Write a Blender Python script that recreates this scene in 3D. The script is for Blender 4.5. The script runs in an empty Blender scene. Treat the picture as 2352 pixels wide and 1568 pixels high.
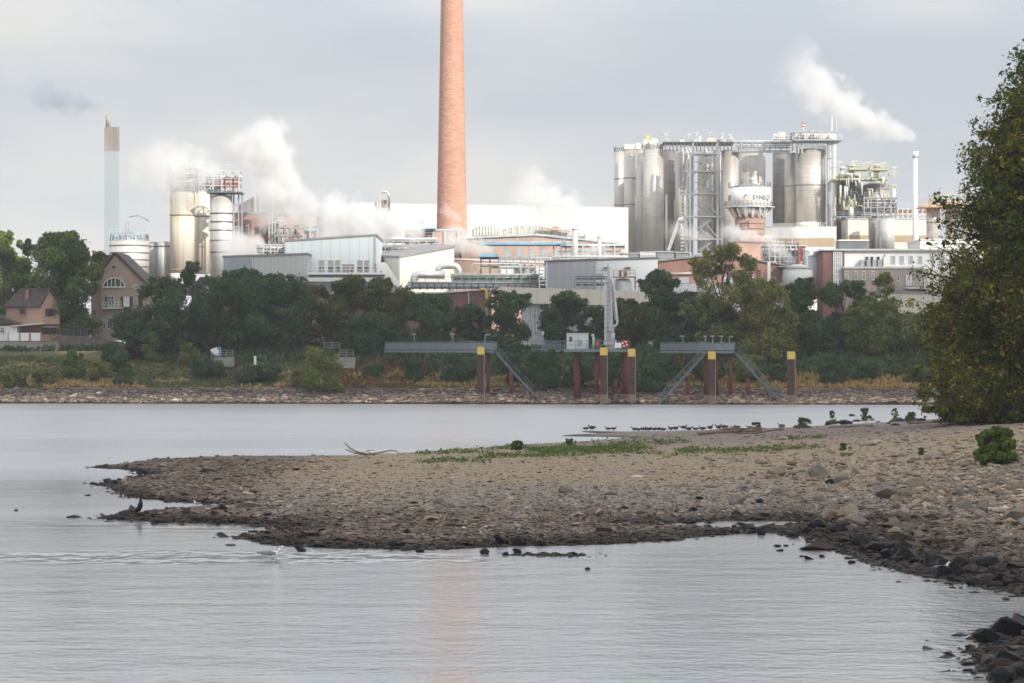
import bpy, bmesh, math, random
import numpy as np
from mathutils import Vector, Matrix

scene = bpy.context.scene
COL = scene.collection
R = math.radians
random.seed(7)
RNG = np.random.default_rng(11)

# ---------------------------------------------------------------- camera
CAMH = 6.0
F = 100.0 / 36.0 * 2352.0          # focal length in units of a 2352 px wide picture
HX, HY = 1176.0, 823.0             # principal column, horizon row in that picture
cam_d = bpy.data.cameras.new("camera")
cam = bpy.data.objects.new("camera", cam_d)
COL.objects.link(cam)
cam.location = (0, 0, CAMH)
cam.rotation_euler = (R(90), 0, 0)
cam_d.lens = 100.0
cam_d.sensor_width = 36.0
cam_d.shift_y = (HY - 784.0) / 2352.0
cam_d.clip_start = 0.5
cam_d.clip_end = 30000.0
scene.camera = cam

# ---------------------------------------------------------------- sky, sun, exposure
SUN_AZ, SUN_EL = R(38), R(30)      # azimuth measured from -Y (behind the camera) towards +X
TO_SUN = Vector((math.sin(SUN_AZ) * math.cos(SUN_EL), -math.cos(SUN_AZ) * math.cos(SUN_EL), math.sin(SUN_EL)))
world = bpy.data.worlds.new("World")
scene.world = world
world.use_nodes = True
nt = world.node_tree
nt.nodes.clear()
out = nt.nodes.new("ShaderNodeOutputWorld")
sky = nt.nodes.new("ShaderNodeTexSky")
sky.sky_type = 'NISHITA'
sky.sun_disc = False
sky.sun_elevation = SUN_EL
sky.sun_rotation = math.pi - SUN_AZ
sky.air_density = 1.0
sky.dust_density = 2.0
bg1 = nt.nodes.new("ShaderNodeBackground")
bg1.inputs[1].default_value = 0.1
nt.links.new(sky.outputs[0], bg1.inputs[0])
tc = nt.nodes.new("ShaderNodeTexCoord")
mp = nt.nodes.new("ShaderNodeMapping")
mp.inputs['Scale'].default_value = (4.2, 4.2, 15.0)
mp.inputs['Location'].default_value = (3.3, 1.2, 0.0)
nt.links.new(tc.outputs['Generated'], mp.inputs[0])
nz = nt.nodes.new("ShaderNodeTexNoise")
nz.inputs['Scale'].default_value = 1.6
nz.inputs['Detail'].default_value = 5.0
nz.inputs['Roughness'].default_value = 0.48
nz.inputs['Distortion'].default_value = 0.15
nt.links.new(mp.outputs[0], nz.inputs['Vector'])
rp = nt.nodes.new("ShaderNodeValToRGB")
rp.color_ramp.elements[0].position = 0.36
rp.color_ramp.elements[0].color = (0.475, 0.512, 0.566, 1)
rp.color_ramp.elements[1].position = 0.64
rp.color_ramp.elements[1].color = (0.665, 0.650, 0.630, 1)
e = rp.color_ramp.elements.new(0.52)
e.color = (0.560, 0.578, 0.604, 1)
nt.links.new(nz.outputs['Fac'], rp.inputs[0])
# overcast skies are brighter higher up
sx = nt.nodes.new("ShaderNodeSeparateXYZ")
nt.links.new(tc.outputs['Generated'], sx.inputs[0])
mr = nt.nodes.new("ShaderNodeMapRange")
mr.inputs['From Min'].default_value = 0.105
mr.inputs['From Max'].default_value = 0.30
mr.inputs['To Min'].default_value = 1.0
mr.inputs['To Max'].default_value = 2.0
nt.links.new(sx.outputs['Z'], mr.inputs['Value'])
bg2 = nt.nodes.new("ShaderNodeBackground")
nt.links.new(rp.outputs[0], bg2.inputs[0])
nt.links.new(mr.outputs[0], bg2.inputs[1])
mx = nt.nodes.new("ShaderNodeMixShader")
mx.inputs[0].default_value = 0.88
nt.links.new(bg1.outputs[0], mx.inputs[1])
nt.links.new(bg2.outputs[0], mx.inputs[2])
nt.links.new(mx.outputs[0], out.inputs[0])

sun_d = bpy.data.lights.new("sun", 'SUN')
sun_d.energy = 4.6
sun_d.angle = R(0.5)
sun_d.color = (1.0, 0.93, 0.82)
sun = bpy.data.objects.new("sun", sun_d)
COL.objects.link(sun)
sun.rotation_euler = TO_SUN.to_track_quat('Z', 'Y').to_euler()

scene.view_settings.view_transform = 'Standard'
scene.view_settings.look = 'None'
scene.view_settings.exposure = 0.22
HAZE = 0.00013
scene.view_settings.gamma = 1.0
scene.view_settings.use_curve_mapping = False
scene.cycles.max_bounces = 8
scene.cycles.diffuse_bounces = 2
scene.cycles.glossy_bounces = 3
scene.cycles.transmission_bounces = 3
scene.cycles.transparent_max_bounces = 8
scene.cycles.volume_bounces = 4
scene.cycles.filter_width = 1.6
scene.cycles.use_denoising = True

# ---------------------------------------------------------------- picture <-> world
def U(Y): return Y / F
def PX(px, Y): return (px - HX) * Y / F
def PZ(py, Y): return CAMH - (py - HY) * Y / F
def PT(px, py, Y): return Vector((PX(px, Y), Y, PZ(py, Y)))
def ground_y(py, z=0.0): return (CAMH - z) * F / (py - HY)

# ---------------------------------------------------------------- objects
ORG = {}
def tag(o, label=None, cat=None, group=None, kind=None):
    if label: o['label'] = label
    if cat: o['category'] = cat
    if group: o['group'] = group
    if kind: o['kind'] = kind
    return o

def thing(name, label, cat, loc, group=None):
    o = bpy.data.objects.new(name, None)
    o.empty_display_size = 0.5
    COL.objects.link(o)
    o.location = loc
    ORG[o] = Vector(loc)
    return tag(o, label, cat, group)

class MB:
    """collects boxes, tubes, cylinders in world coordinates and links them as one mesh object"""
    def __init__(s): s.v, s.f, s.mi, s.m, s.sm, s.smooth = [], [], [], 0, [], False
    def face(s, idx):
        s.f.append(idx); s.mi.append(s.m); s.sm.append(s.smooth)
    def box(s, x0, x1, y0, y1, z0, z1):
        b = len(s.v)
        s.v += [(x0,y0,z0),(x1,y0,z0),(x1,y1,z0),(x0,y1,z0),(x0,y0,z1),(x1,y0,z1),(x1,y1,z1),(x0,y1,z1)]
        for q in ((0,3,2,1),(4,5,6,7),(0,1,5,4),(1,2,6,5),(2,3,7,6),(3,0,4,7)): s.face(tuple(b+i for i in q))
        return s
    def bar(s, p, q, w, h=None):
        """square bar from p to q"""
        p, q = Vector(p), Vector(q); h = h or w
        d = (q - p)
        if d.length < 1e-6: return s
        d.normalize()
        a = d.cross(Vector((0,0,1)))
        if a.length < 1e-3: a = Vector((1,0,0))
        a.normalize(); c = a.cross(d).normalized()
        b = len(s.v)
        for e in (p, q):
            for i, j in ((-1,-1),(1,-1),(1,1),(-1,1)): s.v.append(tuple(e + a*i*w/2 + c*j*h/2))
        for k in ((0,1,2,3),(7,6,5,4),(0,4,5,1),(1,5,6,2),(2,6,7,3),(3,7,4,0)): s.face(tuple(b+i for i in k))
        return s
    def ring(s, c, a, b2, r, n, r2=None):
        k = len(s.v); r2 = r2 or r
        for i in range(n):
            t = 2*math.pi*i/n
            s.v.append(tuple(c + a*math.cos(t)*r + b2*math.sin(t)*r2))
        return k
    def loft(s, rings, n, cap=True):
        o = s.smooth; s.smooth = True
        for k0, k1 in zip(rings, rings[1:]):
            for i in range(n):
                j = (i+1) % n
                s.face((k0+i, k0+j, k1+j, k1+i))
        s.smooth = o
        if cap:
            s.face(tuple(rings[0]+i for i in range(n-1,-1,-1)))
            s.face(tuple(rings[-1]+i for i in range(n)))
        return s
    def cyl(s, cx, cy, z0, z1, r, n=24, r2=None):
        A, B = Vector((1,0,0)), Vector((0,1,0))
        return s.loft([s.ring(Vector((cx,cy,z0)),A,B,r,n), s.ring(Vector((cx,cy,z1)),A,B,r if r2 is None else max(r2,1e-3),n)], n)
    def lathe(s, cx, cy, prof, n=24):
        A, B = Vector((1,0,0)), Vector((0,1,0))
        return s.loft([s.ring(Vector((cx,cy,z)),A,B,max(r,1e-3),n) for r, z in prof], n)
    def tube(s, pts, r, n=8, r2=None):
        pts = [Vector(p) for p in pts]
        rings, m = [], len(pts)
        up = None
        for i, p in enumerate(pts):
            d = (pts[min(i+1,m-1)] - pts[max(i-1,0)]).normalized()
            if up is None:
                up = Vector((0,0,1)) if abs(d.z) < .9 else Vector((1,0,0))
            a = d.cross(up)
            if a.length < 1e-3: a = d.cross(Vector((0,1,0)))
            a.normalize(); b = a.cross(d).normalized(); up = b
            rr = r if r2 is None else r + (r2-r)*i/(m-1)
            rings.append(s.ring(p, a, b, rr, n))
        return s.loft(rings, n)
    def prism(s, poly, y0, y1):
        """poly: (x,z) outline, extruded y0..y1"""
        n = len(poly); b = len(s.v)
        s.v += [(x,y0,z) for x,z in poly] + [(x,y1,z) for x,z in poly]
        s.face(tuple(b+i for i in range(n))); s.face(tuple(b+n+i for i in range(n-1,-1,-1)))
        for i in range(n):
            j = (i+1) % n
            s.face((b+j, b+i, b+n+i, b+n+j))
        return s
    def rail(s, pts, h=1.1, step=1.8, w=.05, rails=(1.0,.5), closed=False):
        pts = [Vector(p) for p in pts]
        if closed: pts = pts + [pts[0]]
        for p, q in zip(pts, pts[1:]):
            L = (q-p).length; n = max(1, int(round(L/step)))
            for i in range(n+1):
                c = p.lerp(q, i/n); s.bar(c, c+Vector((0,0,h)), w)
            for k in rails:
                s.bar(p+Vector((0,0,h*k)), q+Vector((0,0,h*k)), w*.9)
        return s
    def ringrail(s, cx, cy, z, r, h=1.1, n=20, w=.05):
        pts = [(cx+r*math.cos(2*math.pi*i/n), cy+r*math.sin(2*math.pi*i/n), z) for i in range(n)]
        return s.rail(pts, h, 99, w, closed=True)
    def islands(s):
        par = list(range(len(s.v)))
        def find(i):
            while par[i] != i: par[i] = par[par[i]]; i = par[i]
            return i
        for f in s.f:
            r = find(f[0])
            for i in f[1:]: par[find(i)] = r
        out = {}
        for k, f in enumerate(s.f): out.setdefault(find(f[0]), []).append(k)
        return list(out.values())
    ONE_EACH = {'post': 'post', 'posts': 'post', 'bolt_plate': 'bolt_plate', 'deck': 'deck', 'hoops': 'hoop', 'filter_boxes': 'filter_box', 'valve_boxes': 'valve_box', 'lamp_posts': 'lamp_post', 'iron_bands': 'iron_band', 'shaft_bands': 'shaft_band', 'pipes': 'pipe', 'downpipe': 'downpipe', 'pipe_brackets': 'pipe_bracket', 'platform': 'platform', 'girder': 'girder', 'support': 'support', 'skirt': 'skirt', 'corner_post': 'corner_post', 'steps': 'step', 'red_post': 'red_post', 'valve_posts': 'valve_post', 'cabinet': 'cabinet', 'valve': 'valve'}
    def build(s, name, mats, parent=None, label=None, cat=None, group=None, kind=None):
        if parent is not None and name in s.ONE_EACH:
            isl = s.islands(); name = s.ONE_EACH[name]
            if 1 < len(isl) <= 40:
                for ks in isl:
                    q = MB(); mp = {}
                    for k in ks:
                        for i in s.f[k]:
                            if i not in mp: mp[i] = len(q.v); q.v.append(s.v[i])
                        q.f.append(tuple(mp[i] for i in s.f[k])); q.mi.append(s.mi[k]); q.sm.append(s.sm[k])
                    o = q.build(name, mats, parent)
                return o
        me = bpy.data.meshes.new(name)
        if parent is not None: off = ORG[parent]
        elif s.v:
            a = np.array(s.v); off = Vector(((a[:,0].min()+a[:,0].max())/2, (a[:,1].min()+a[:,1].max())/2, a[:,2].min()))
        else: off = Vector((0,0,0))
        me.from_pydata([(x-off.x, y-off.y, z-off.z) for x,y,z in s.v], [], s.f)
        for m in (mats if isinstance(mats,(list,tuple)) else [mats]): me.materials.append(m)
        me.polygons.foreach_set('material_index', s.mi)
        me.polygons.foreach_set('use_smooth', s.sm)
        me.update()
        o = bpy.data.objects.new(name, me)
        COL.objects.link(o)
        if parent is not None:
            o.parent = parent; ORG[o] = off.copy()
        else:
            o.location = off; ORG[o] = off.copy()
        return tag(o, label, cat, group, kind)

def np_mesh(name, V, Fc, mat, col=None, tone=None, smooth=False, parent=None, loc=None):
    """fast mesh from numpy arrays; Fc is (n,3) or (n,4)"""
    V = np.asarray(V, dtype=np.float32); Fc = np.asarray(Fc, dtype=np.int32)
    me = bpy.data.meshes.new(name)
    k = Fc.shape[1]; n = len(Fc)
    me.vertices.add(len(V)); me.vertices.foreach_set('co', V.ravel())
    me.loops.add(n*k); me.loops.foreach_set('vertex_index', Fc.ravel())
    me.polygons.add(n)
    me.polygons.foreach_set('loop_start', np.arange(0, n*k, k, dtype=np.int32))
    me.polygons.foreach_set('use_smooth', np.full(n, smooth, dtype=bool))
    if col is not None:
        a = me.attributes.new('col', 'FLOAT_COLOR', 'POINT')
        c = np.ones((len(V),4), dtype=np.float32); c[:,:3] = col
        a.data.foreach_set('color', c.ravel())
    if tone is not None:
        a = me.attributes.new('tone', 'FLOAT', 'POINT')
        a.data.foreach_set('value', np.asarray(tone, dtype=np.float32))
    me.update(calc_edges=True)
    me.validate()
    me.materials.append(mat)
    o = bpy.data.objects.new(name, me)
    COL.objects.link(o)
    if parent is not None: o.parent = parent
    if loc is not None: o.location = loc
    ORG[o] = Vector((0,0,0)) if parent is None else ORG[parent].copy()
    return o

def copy_tree(o, parent=None):
    c = o.copy(); COL.objects.link(c)
    if parent is not None: c.parent = parent
    for ch in list(o.children): copy_tree(ch, c)
    return c

# ---------------------------------------------------------------- materials
def newmat(name):
    m = bpy.data.materials.new(name); m.use_nodes = True
    nt = m.node_tree
    return m, nt, nt.nodes['Principled BSDF']

def mat(name, c, rough=.6, metal=0., c2=None, sc=.6, st=(1,1,1), lo=.35, hi=.7, bump=0., bsc=6., detail=5, spec=.4, joint=0.):
    m, nt, b = newmat(name)
    c2 = c2 or tuple(x*.78 for x in c)
    tc = nt.nodes.new("ShaderNodeTexCoord"); mp = nt.nodes.new("ShaderNodeMapping")
    mp.inputs['Scale'].default_value = st
    nt.links.new(tc.outputs['Object'], mp.inputs[0])
    nz = nt.nodes.new("ShaderNodeTexNoise"); nz.inputs['Scale'].default_value = sc; nz.inputs['Detail'].default_value = detail
    nt.links.new(mp.outputs[0], nz.inputs['Vector'])
    rp = nt.nodes.new("ShaderNodeValToRGB")
    rp.color_ramp.elements[0].position = lo; rp.color_ramp.elements[0].color = (*c2,1)
    rp.color_ramp.elements[1].position = hi; rp.color_ramp.elements[1].color = (*c,1)
    nt.links.new(nz.outputs['Fac'], rp.inputs[0])
    csock = rp.outputs[0]
    if joint:                                   # upright joints between cladding sheets
        sp = nt.nodes.new("ShaderNodeSeparateXYZ"); nt.links.new(tc.outputs['Object'], sp.inputs[0])
        ad = nt.nodes.new("ShaderNodeMath"); ad.operation = 'ADD'; nt.links.new(sp.outputs[0], ad.inputs[0]); nt.links.new(sp.outputs[1], ad.inputs[1])
        dv = nt.nodes.new("ShaderNodeMath"); dv.operation = 'DIVIDE'; nt.links.new(ad.outputs[0], dv.inputs[0]); dv.inputs[1].default_value = joint
        fr = nt.nodes.new("ShaderNodeMath"); fr.operation = 'FRACT'; nt.links.new(dv.outputs[0], fr.inputs[0])
        lt = nt.nodes.new("ShaderNodeMath"); lt.operation = 'LESS_THAN'; nt.links.new(fr.outputs[0], lt.inputs[0]); lt.inputs[1].default_value = .1/joint
        mj = nt.nodes.new("ShaderNodeMix"); mj.data_type = 'RGBA'; nt.links.new(lt.outputs[0], mj.inputs[0]); nt.links.new(csock, mj.inputs[6]); mj.inputs[7].default_value = (*[v*.72 for v in c],1)
        csock = mj.outputs[2]
    nt.links.new(csock, b.inputs['Base Color'])
    b.inputs['Roughness'].default_value = rough; b.inputs['Metallic'].default_value = metal
    b.inputs['Specular IOR Level'].default_value = spec
    if bump:
        n2 = nt.nodes.new("ShaderNodeTexNoise"); n2.inputs['Scale'].default_value = bsc; n2.inputs['Detail'].default_value = 4
        nt.links.new(tc.outputs['Object'], n2.inputs['Vector'])
        bp = nt.nodes.new("ShaderNodeBump"); bp.inputs['Strength'].default_value = bump; bp.inputs['Distance'].default_value = .1
        nt.links.new(n2.outputs['Fac'], bp.inputs['Height']); nt.links.new(bp.outputs[0], b.inputs['Normal'])
    return m

def mat_banded(name, bands, rough=.45, metal=.6, streak=.25, sc=1.2):
    """bands repeat up the height: sheet-metal courses of slightly different tone, with fine vertical streaks"""
    m, nt, b = newmat(name)
    tc = nt.nodes.new("ShaderNodeTexCoord")
    mp = nt.nodes.new("ShaderNodeMapping"); mp.inputs['Scale'].default_value = (0.02,0.02,1)
    nt.links.new(tc.outputs['Object'], mp.inputs[0])
    nz = nt.nodes.new("ShaderNodeTexNoise"); nz.inputs['Scale'].default_value = .35; nz.inputs['Detail'].default_value = 6; nz.inputs['Roughness'].default_value = .8
    nt.links.new(mp.outputs[0], nz.inputs['Vector'])
    rp = nt.nodes.new("ShaderNodeValToRGB"); rp.color_ramp.interpolation = 'CONSTANT'
    while len(rp.color_ramp.elements) < len(bands): rp.color_ramp.elements.new(.5)
    for e, (p, c) in zip(rp.color_ramp.elements, bands): e.position = p; e.color = (*c,1)
    nt.links.new(nz.outputs['Fac'], rp.inputs[0])
    m2 = nt.nodes.new("ShaderNodeMapping"); m2.inputs['Scale'].default_value = (1,1,.06)
    nt.links.new(tc.outputs['Object'], m2.inputs[0])
    n2 = nt.nodes.new("ShaderNodeTexNoise"); n2.inputs['Scale'].default_value = sc; n2.inputs['Detail'].default_value = 5
    nt.links.new(m2.outputs[0], n2.inputs['Vector'])
    mr = nt.nodes.new("ShaderNodeMapRange"); mr.inputs['From Min'].default_value=.3; mr.inputs['From Max'].default_value=.7
    mr.inputs['To Min'].default_value = 1-streak; mr.inputs['To Max'].default_value = 1.0
    nt.links.new(n2.outputs['Fac'], mr.inputs['Value'])
    mu = nt.nodes.new("ShaderNodeMix"); mu.data_type='RGBA'; mu.blend_type='MULTIPLY'; mu.inputs[0].default_value = 1
    nt.links.new(rp.outputs[0], mu.inputs[6]); nt.links.new(mr.outputs[0], mu.inputs[7])
    nt.links.new(mu.outputs[2], b.inputs['Base Color'])
    b.inputs['Roughness'].default_value = rough; b.inputs['Metallic'].default_value = metal
    return m

def mat_brick(name, c1, c2, mortar, scale=1.0, rough=.85, var=.5):
    m, nt, b = newmat(name)
    tc = nt.nodes.new("ShaderNodeTexCoord"); mp = nt.nodes.new("ShaderNodeMapping")
    mp.inputs['Rotation'].default_value = (R(90),0,0)
    nt.links.new(tc.outputs['Object'], mp.inputs[0])
    br = nt.nodes.new("ShaderNodeTexBrick")
    br.inputs['Color1'].default_value = (*c1,1); br.inputs['Color2'].default_value = (*c2,1); br.inputs['Mortar'].default_value = (*mortar,1)
    br.inputs['Scale'].default_value = scale; br.inputs['Mortar Size'].default_value = .015
    br.inputs['Brick Width'].default_value = .5; br.inputs['Row Height'].default_value = .16
    nt.links.new(mp.outputs[0], br.inputs['Vector'])
    nz = nt.nodes.new("ShaderNodeTexNoise"); nz.inputs['Scale'].default_value = .4; nz.inputs['Detail'].default_value = 6
    nt.links.new(tc.outputs['Object'], nz.inputs['Vector'])
    mr = nt.nodes.new("ShaderNodeMapRange"); mr.inputs['From Min'].default_value=.3; mr.inputs['From Max'].default_value=.7
    mr.inputs['To Min'].default_value = 1-var*.5; mr.inputs['To Max'].default_value = 1.1
    nt.links.new(nz.outputs['Fac'], mr.inputs['Value'])
    mu = nt.nodes.new("ShaderNodeMix"); mu.data_type='RGBA'; mu.blend_type='MULTIPLY'; mu.inputs[0].default_value = 1
    nt.links.new(br.outputs['Color'], mu.inputs[6]); nt.links.new(mr.outputs[0], mu.inputs[7])
    nt.links.new(mu.outputs[2], b.inputs['Base Color'])
    b.inputs['Roughness'].default_value = rough
    return m

def mat_attr(name, rough=.9, sc=8., amt=.35, bump=.0, spec=.25, bsc=12.):
    """colour from the point attribute 'col', broken up with noise"""
    m, nt, b = newmat(name)
    at = nt.nodes.new("ShaderNodeAttribute"); at.attribute_name = 'col'
    tc = nt.nodes.new("ShaderNodeTexCoord")
    nz = nt.nodes.new("ShaderNodeTexNoise"); nz.inputs['Scale'].default_value = sc; nz.inputs['Detail'].default_value = 6; nz.inputs['Roughness'].default_value=.7
    nt.links.new(tc.outputs['Object'], nz.inputs['Vector'])
    mr = nt.nodes.new("ShaderNodeMapRange"); mr.inputs['From Min'].default_value=.3; mr.inputs['From Max'].default_value=.7
    mr.inputs['To Min'].default_value = 1-amt; mr.inputs['To Max'].default_value = 1+amt
    nt.links.new(nz.outputs['Fac'], mr.inputs['Value'])
    mu = nt.nodes.new("ShaderNodeMix"); mu.data_type='RGBA'; mu.blend_type='MULTIPLY'; mu.inputs[0].default_value = 1
    nt.links.new(at.outputs['Color'], mu.inputs[6]); nt.links.new(mr.outputs[0], mu.inputs[7])
    nt.links.new(mu.outputs[2], b.inputs['Base Color'])
    b.inputs['Roughness'].default_value = rough; b.inputs['Specular IOR Level'].default_value = spec
    if bump:
        n2 = nt.nodes.new("ShaderNodeTexNoise"); n2.inputs['Scale'].default_value = bsc; n2.inputs['Detail'].default_value = 5
        nt.links.new(tc.outputs['Object'], n2.inputs['Vector'])
        bp = nt.nodes.new("ShaderNodeBump"); bp.inputs['Strength'].default_value = bump; bp.inputs['Distance'].default_value = .08
        nt.links.new(n2.outputs['Fac'], bp.inputs['Height']); nt.links.new(bp.outputs[0], b.inputs['Normal'])
    return m

def mat_leaf(name, stops, trans=.3):
    """leaf colour by the 'tone' each leaf carries"""
    m = bpy.data.materials.new(name); m.use_nodes = True
    nt = m.node_tree; nt.nodes.clear()
    o = nt.nodes.new("ShaderNodeOutputMaterial")
    at = nt.nodes.new("ShaderNodeAttribute"); at.attribute_name = 'tone'
    rp = nt.nodes.new("ShaderNodeValToRGB")
    while len(rp.color_ramp.elements) < len(stops): rp.color_ramp.elements.new(.5)
    for e, (p, c) in zip(rp.color_ramp.elements, stops): e.position = p; e.color = (*c,1)
    nt.links.new(at.outputs['Fac'], rp.inputs[0])
    d = nt.nodes.new("ShaderNodeBsdfDiffuse"); t = nt.nodes.new("ShaderNodeBsdfTranslucent"); x = nt.nodes.new("ShaderNodeMixShader")
    x.inputs[0].default_value = trans
    nt.links.new(rp.outputs[0], d.inputs[0]); nt.links.new(rp.outputs[0], t.inputs[0])
    nt.links.new(d.outputs[0], x.inputs[1]); nt.links.new(t.outputs[0], x.inputs[2]); nt.links.new(x.outputs[0], o.inputs[0])
    return m

# ---------------------------------------------------------------- value noise
def vnoise(x, y, seed=0):
    xi = np.floor(x).astype(np.int64); yi = np.floor(y).astype(np.int64)
    xf = x - xi; yf = y - yi
    def h(a, b):
        n = (a*374761393 + b*668265263 + seed*982451653) & 0x7fffffff
        n = ((n ^ (n >> 13)) * 1274126177) & 0x7fffffff
        return ((n ^ (n >> 16)) & 0xffff) / 65535.0
    u = xf*xf*(3-2*xf); v = yf*yf*(3-2*yf)
    return (h(xi,yi)*(1-u)+h(xi+1,yi)*u)*(1-v) + (h(xi,yi+1)*(1-u)+h(xi+1,yi+1)*u)*v
def fbm(x, y, oct=4, seed=0):
    s = 0; a = .5; t = 0
    for i in range(oct):
        s = s + a*vnoise(x*2**i, y*2**i, seed+i*17); t += a; a *= .5
    return s/t - .5
def sstep(a, b, x):
    t = np.clip((x-a)/(b-a), 0, 1); return t*t*(3-2*t)
# ================================================================ GROUND, WATER, CLOUD
SHORE_PX = [(2200,958),(2150,962),(2000,973),(1850,982),(1700,989),(1600,991),(1500,993),(1420,993),(1332,989.5),(1340,992),(1400,996),(1290,1000),
 (1290,1001.5),(1400,1003),(1462,1006),(1380,1011),(1300,1017),(1180,1023),(1080,1031),(940,1041),(780,1049),(600,1051),(480,1053),(390,1054),(300,1062),
 (235,1069),(212,1073),(280,1078),(340,1088),(300,1096),(235,1109),(228,1113),(275,1126),(305,1143),(400,1153),(480,1156),(545,1160),(470,1165),
 (380,1172),(300,1183),(245,1189),(300,1195),(400,1198),(560,1204),(672,1213),(600,1221),(560,1234),(590,1243),(650,1254),(760,1258),(900,1262),
 (1020,1262),(1130,1257),(1220,1253),(1350,1251),(1500,1243),(1620,1233),(1690,1226),(1780,1223),(1850,1233),(1900,1251),(1960,1276),(2030,1300),
 (2120,1319),(2180,1331),(2250,1346),(2352,1369)]
SHORE = [(PX(a, ground_y(b)), ground_y(b)) for a, b in SHORE_PX]
SHORE = [(1500,60),(400,190),(140,238),(70,268),(52,285)] + SHORE + [(14.5,70.5),(15.5,68.5),(13.0,66.0),(10.8,62.5),(9.5,57),(9.3,52),(8.6,46),(6,38),(0,26),(-20,16),(-60,5),(-300,-20),(-900,-60),(-900,-400),(1500,-400)]
POND = [(PX(a, ground_y(b)), ground_y(b)) for a, b in [(1500,1206),(1560,1199),(1680,1196),(1800,1196),(1870,1199),(1850,1205),(1760,1211),(1640,1213),(1540,1211)]]
SAND_BAR = [(PX(a, ground_y(b)), ground_y(b)) for a, b in [(1160,1274),(1230,1271),(1310,1273),(1312,1275),(1240,1276),(1165,1276)]]

def poly_sd(x, y, poly):
    """signed distance, positive inside"""
    d = np.full(x.shape, 1e9); ins = np.zeros(x.shape, dtype=bool)
    n = len(poly)
    for i in range(n):
        ax, ay = poly[i]; bx, by = poly[(i+1)%n]
        ex, ey = bx-ax, by-ay
        L = ex*ex+ey*ey + 1e-9
        t = np.clip(((x-ax)*ex+(y-ay)*ey)/L, 0, 1)
        d = np.minimum(d, np.hypot(x-ax-t*ex, y-ay-t*ey))
        c = ((ay > y) != (by > y)) & (x < (bx-ax)*(y-ay)/(by-ay+1e-12)+ax)
        ins ^= c
    return np.where(ins, d, -d)

def spit_z(x, y, with_d=False):
    x = np.asarray(x, dtype=float); y = np.asarray(y, dtype=float)
    d = poly_sd(x, y, SHORE)
    d = np.maximum(d, poly_sd(x, y, SAND_BAR))
    d = np.minimum(d, -poly_sd(x, y, POND))
    d = d + fbm(x/1.6, y/4.5, 4, 5)*1.0
    land = .20*(1-np.exp(-np.maximum(d,0)/2.0)) + .014*np.maximum(d,0)
    land = land + sstep(8, 45, d)*1.25*sstep(10, 34, x) + sstep(34, 110, d)*2.2
    land = land + (2.6*sstep(4, 24, d))*sstep(75, 40, y)
    land = land + fbm(x/9, y/14, 3, 9)*.22*sstep(1, 6, d)
    land = land + fbm(x/1.3, y/1.3, 2, 21)*.10*sstep(.3, 2, d)*(1+1.3*sstep(12, 24, x))
    bed = np.maximum(.05*d, -.9)
    z = np.where(d > 0, land, bed)
    return (z, d) if with_d else z

def yw(x): return 373.0 - .09*np.clip(x, -400, 400)
def bank_z(x, y):
    x = np.asarray(x, dtype=float); y = np.asarray(y, dtype=float)
    s = y - yw(x) + fbm(x/7, y/7, 2, 3)*1.2
    z = np.interp(s, [-30,-6,0,8,13,20,27,35,60,110,400,9000], [-3,-1.2,0,1.85,2.4,3.6,5.4,6.9,7.4,8.0,8.4,9.0])
    z = z + fbm(x/4, y/4, 3, 8)*.5*sstep(9, 14, s)*sstep(60, 38, s)
    z = z + fbm(x/1.1, y/1.1, 2, 12)*.22*sstep(0, 1.5, s)*sstep(11, 8, s)
    return z
def bz(px, Y): return float(bank_z(PX(px, Y), Y))
def sz(x, y): return float(spit_z(np.array([x]), np.array([y]))[0])

def grid(xs, ys):
    X, Y = np.meshgrid(xs, ys)
    nx, ny = len(xs), len(ys)
    i = np.arange(nx*ny).reshape(ny, nx)
    f = np.stack([i[:-1,:-1].ravel(), i[:-1,1:].ravel(), i[1:,1:].ravel(), i[1:,:-1].ravel()], 1)
    return X.ravel(), Y.ravel(), f

def lerp3(a, b, t): return np.asarray(a)*(1-t[:,None]) + np.asarray(b)*t[:,None]

TAN, GREY, BROWN, PINK = (.275,.210,.138), (.222,.186,.152), (.118,.088,.067), (.205,.162,.138)
def spit_col(x, y, z, d):
    yy = y + fbm(x/6, y/10, 3, 31)*22 + np.clip(x-12, 0, 40)*.5
    c = lerp3(GREY, TAN, sstep(118, 134, yy))
    c = lerp3(BROWN, GREY, sstep(103, 113, yy)) * (yy < 118)[:,None] + c * (yy >= 118)[:,None]
    c = c*(1-sstep(172, 200, yy))[:,None] + np.asarray(PINK)[None]*sstep(172, 200, yy)[:,None]
    right = sstep(13, 21, x)*sstep(150, 120, y)
    c = c*(1-right)[:,None] + np.asarray((.280,.222,.155))[None]*right[:,None]
    patch = sstep(-.05, .22, fbm(x/3, y/5, 3, 77))
    c = c*(1-.35*patch)[:,None] + np.asarray((.25,.212,.178))[None]*(.35*patch)[:,None]
    left = sstep(-8, -15, x)*.95
    c = c*(1-left)[:,None] + np.asarray(BROWN)[None]*left[:,None]
    wide = 1.6 + 4.2*sstep(9, 15, x)*sstep(118, 100, y) + 1.6*sstep(112, 100, y)
    wet = sstep(1.0, .15, d/wide + fbm(x/1.5, y/2.5, 3, 41)*.8)
    return c*(1-.74*wet)[:,None]

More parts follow.
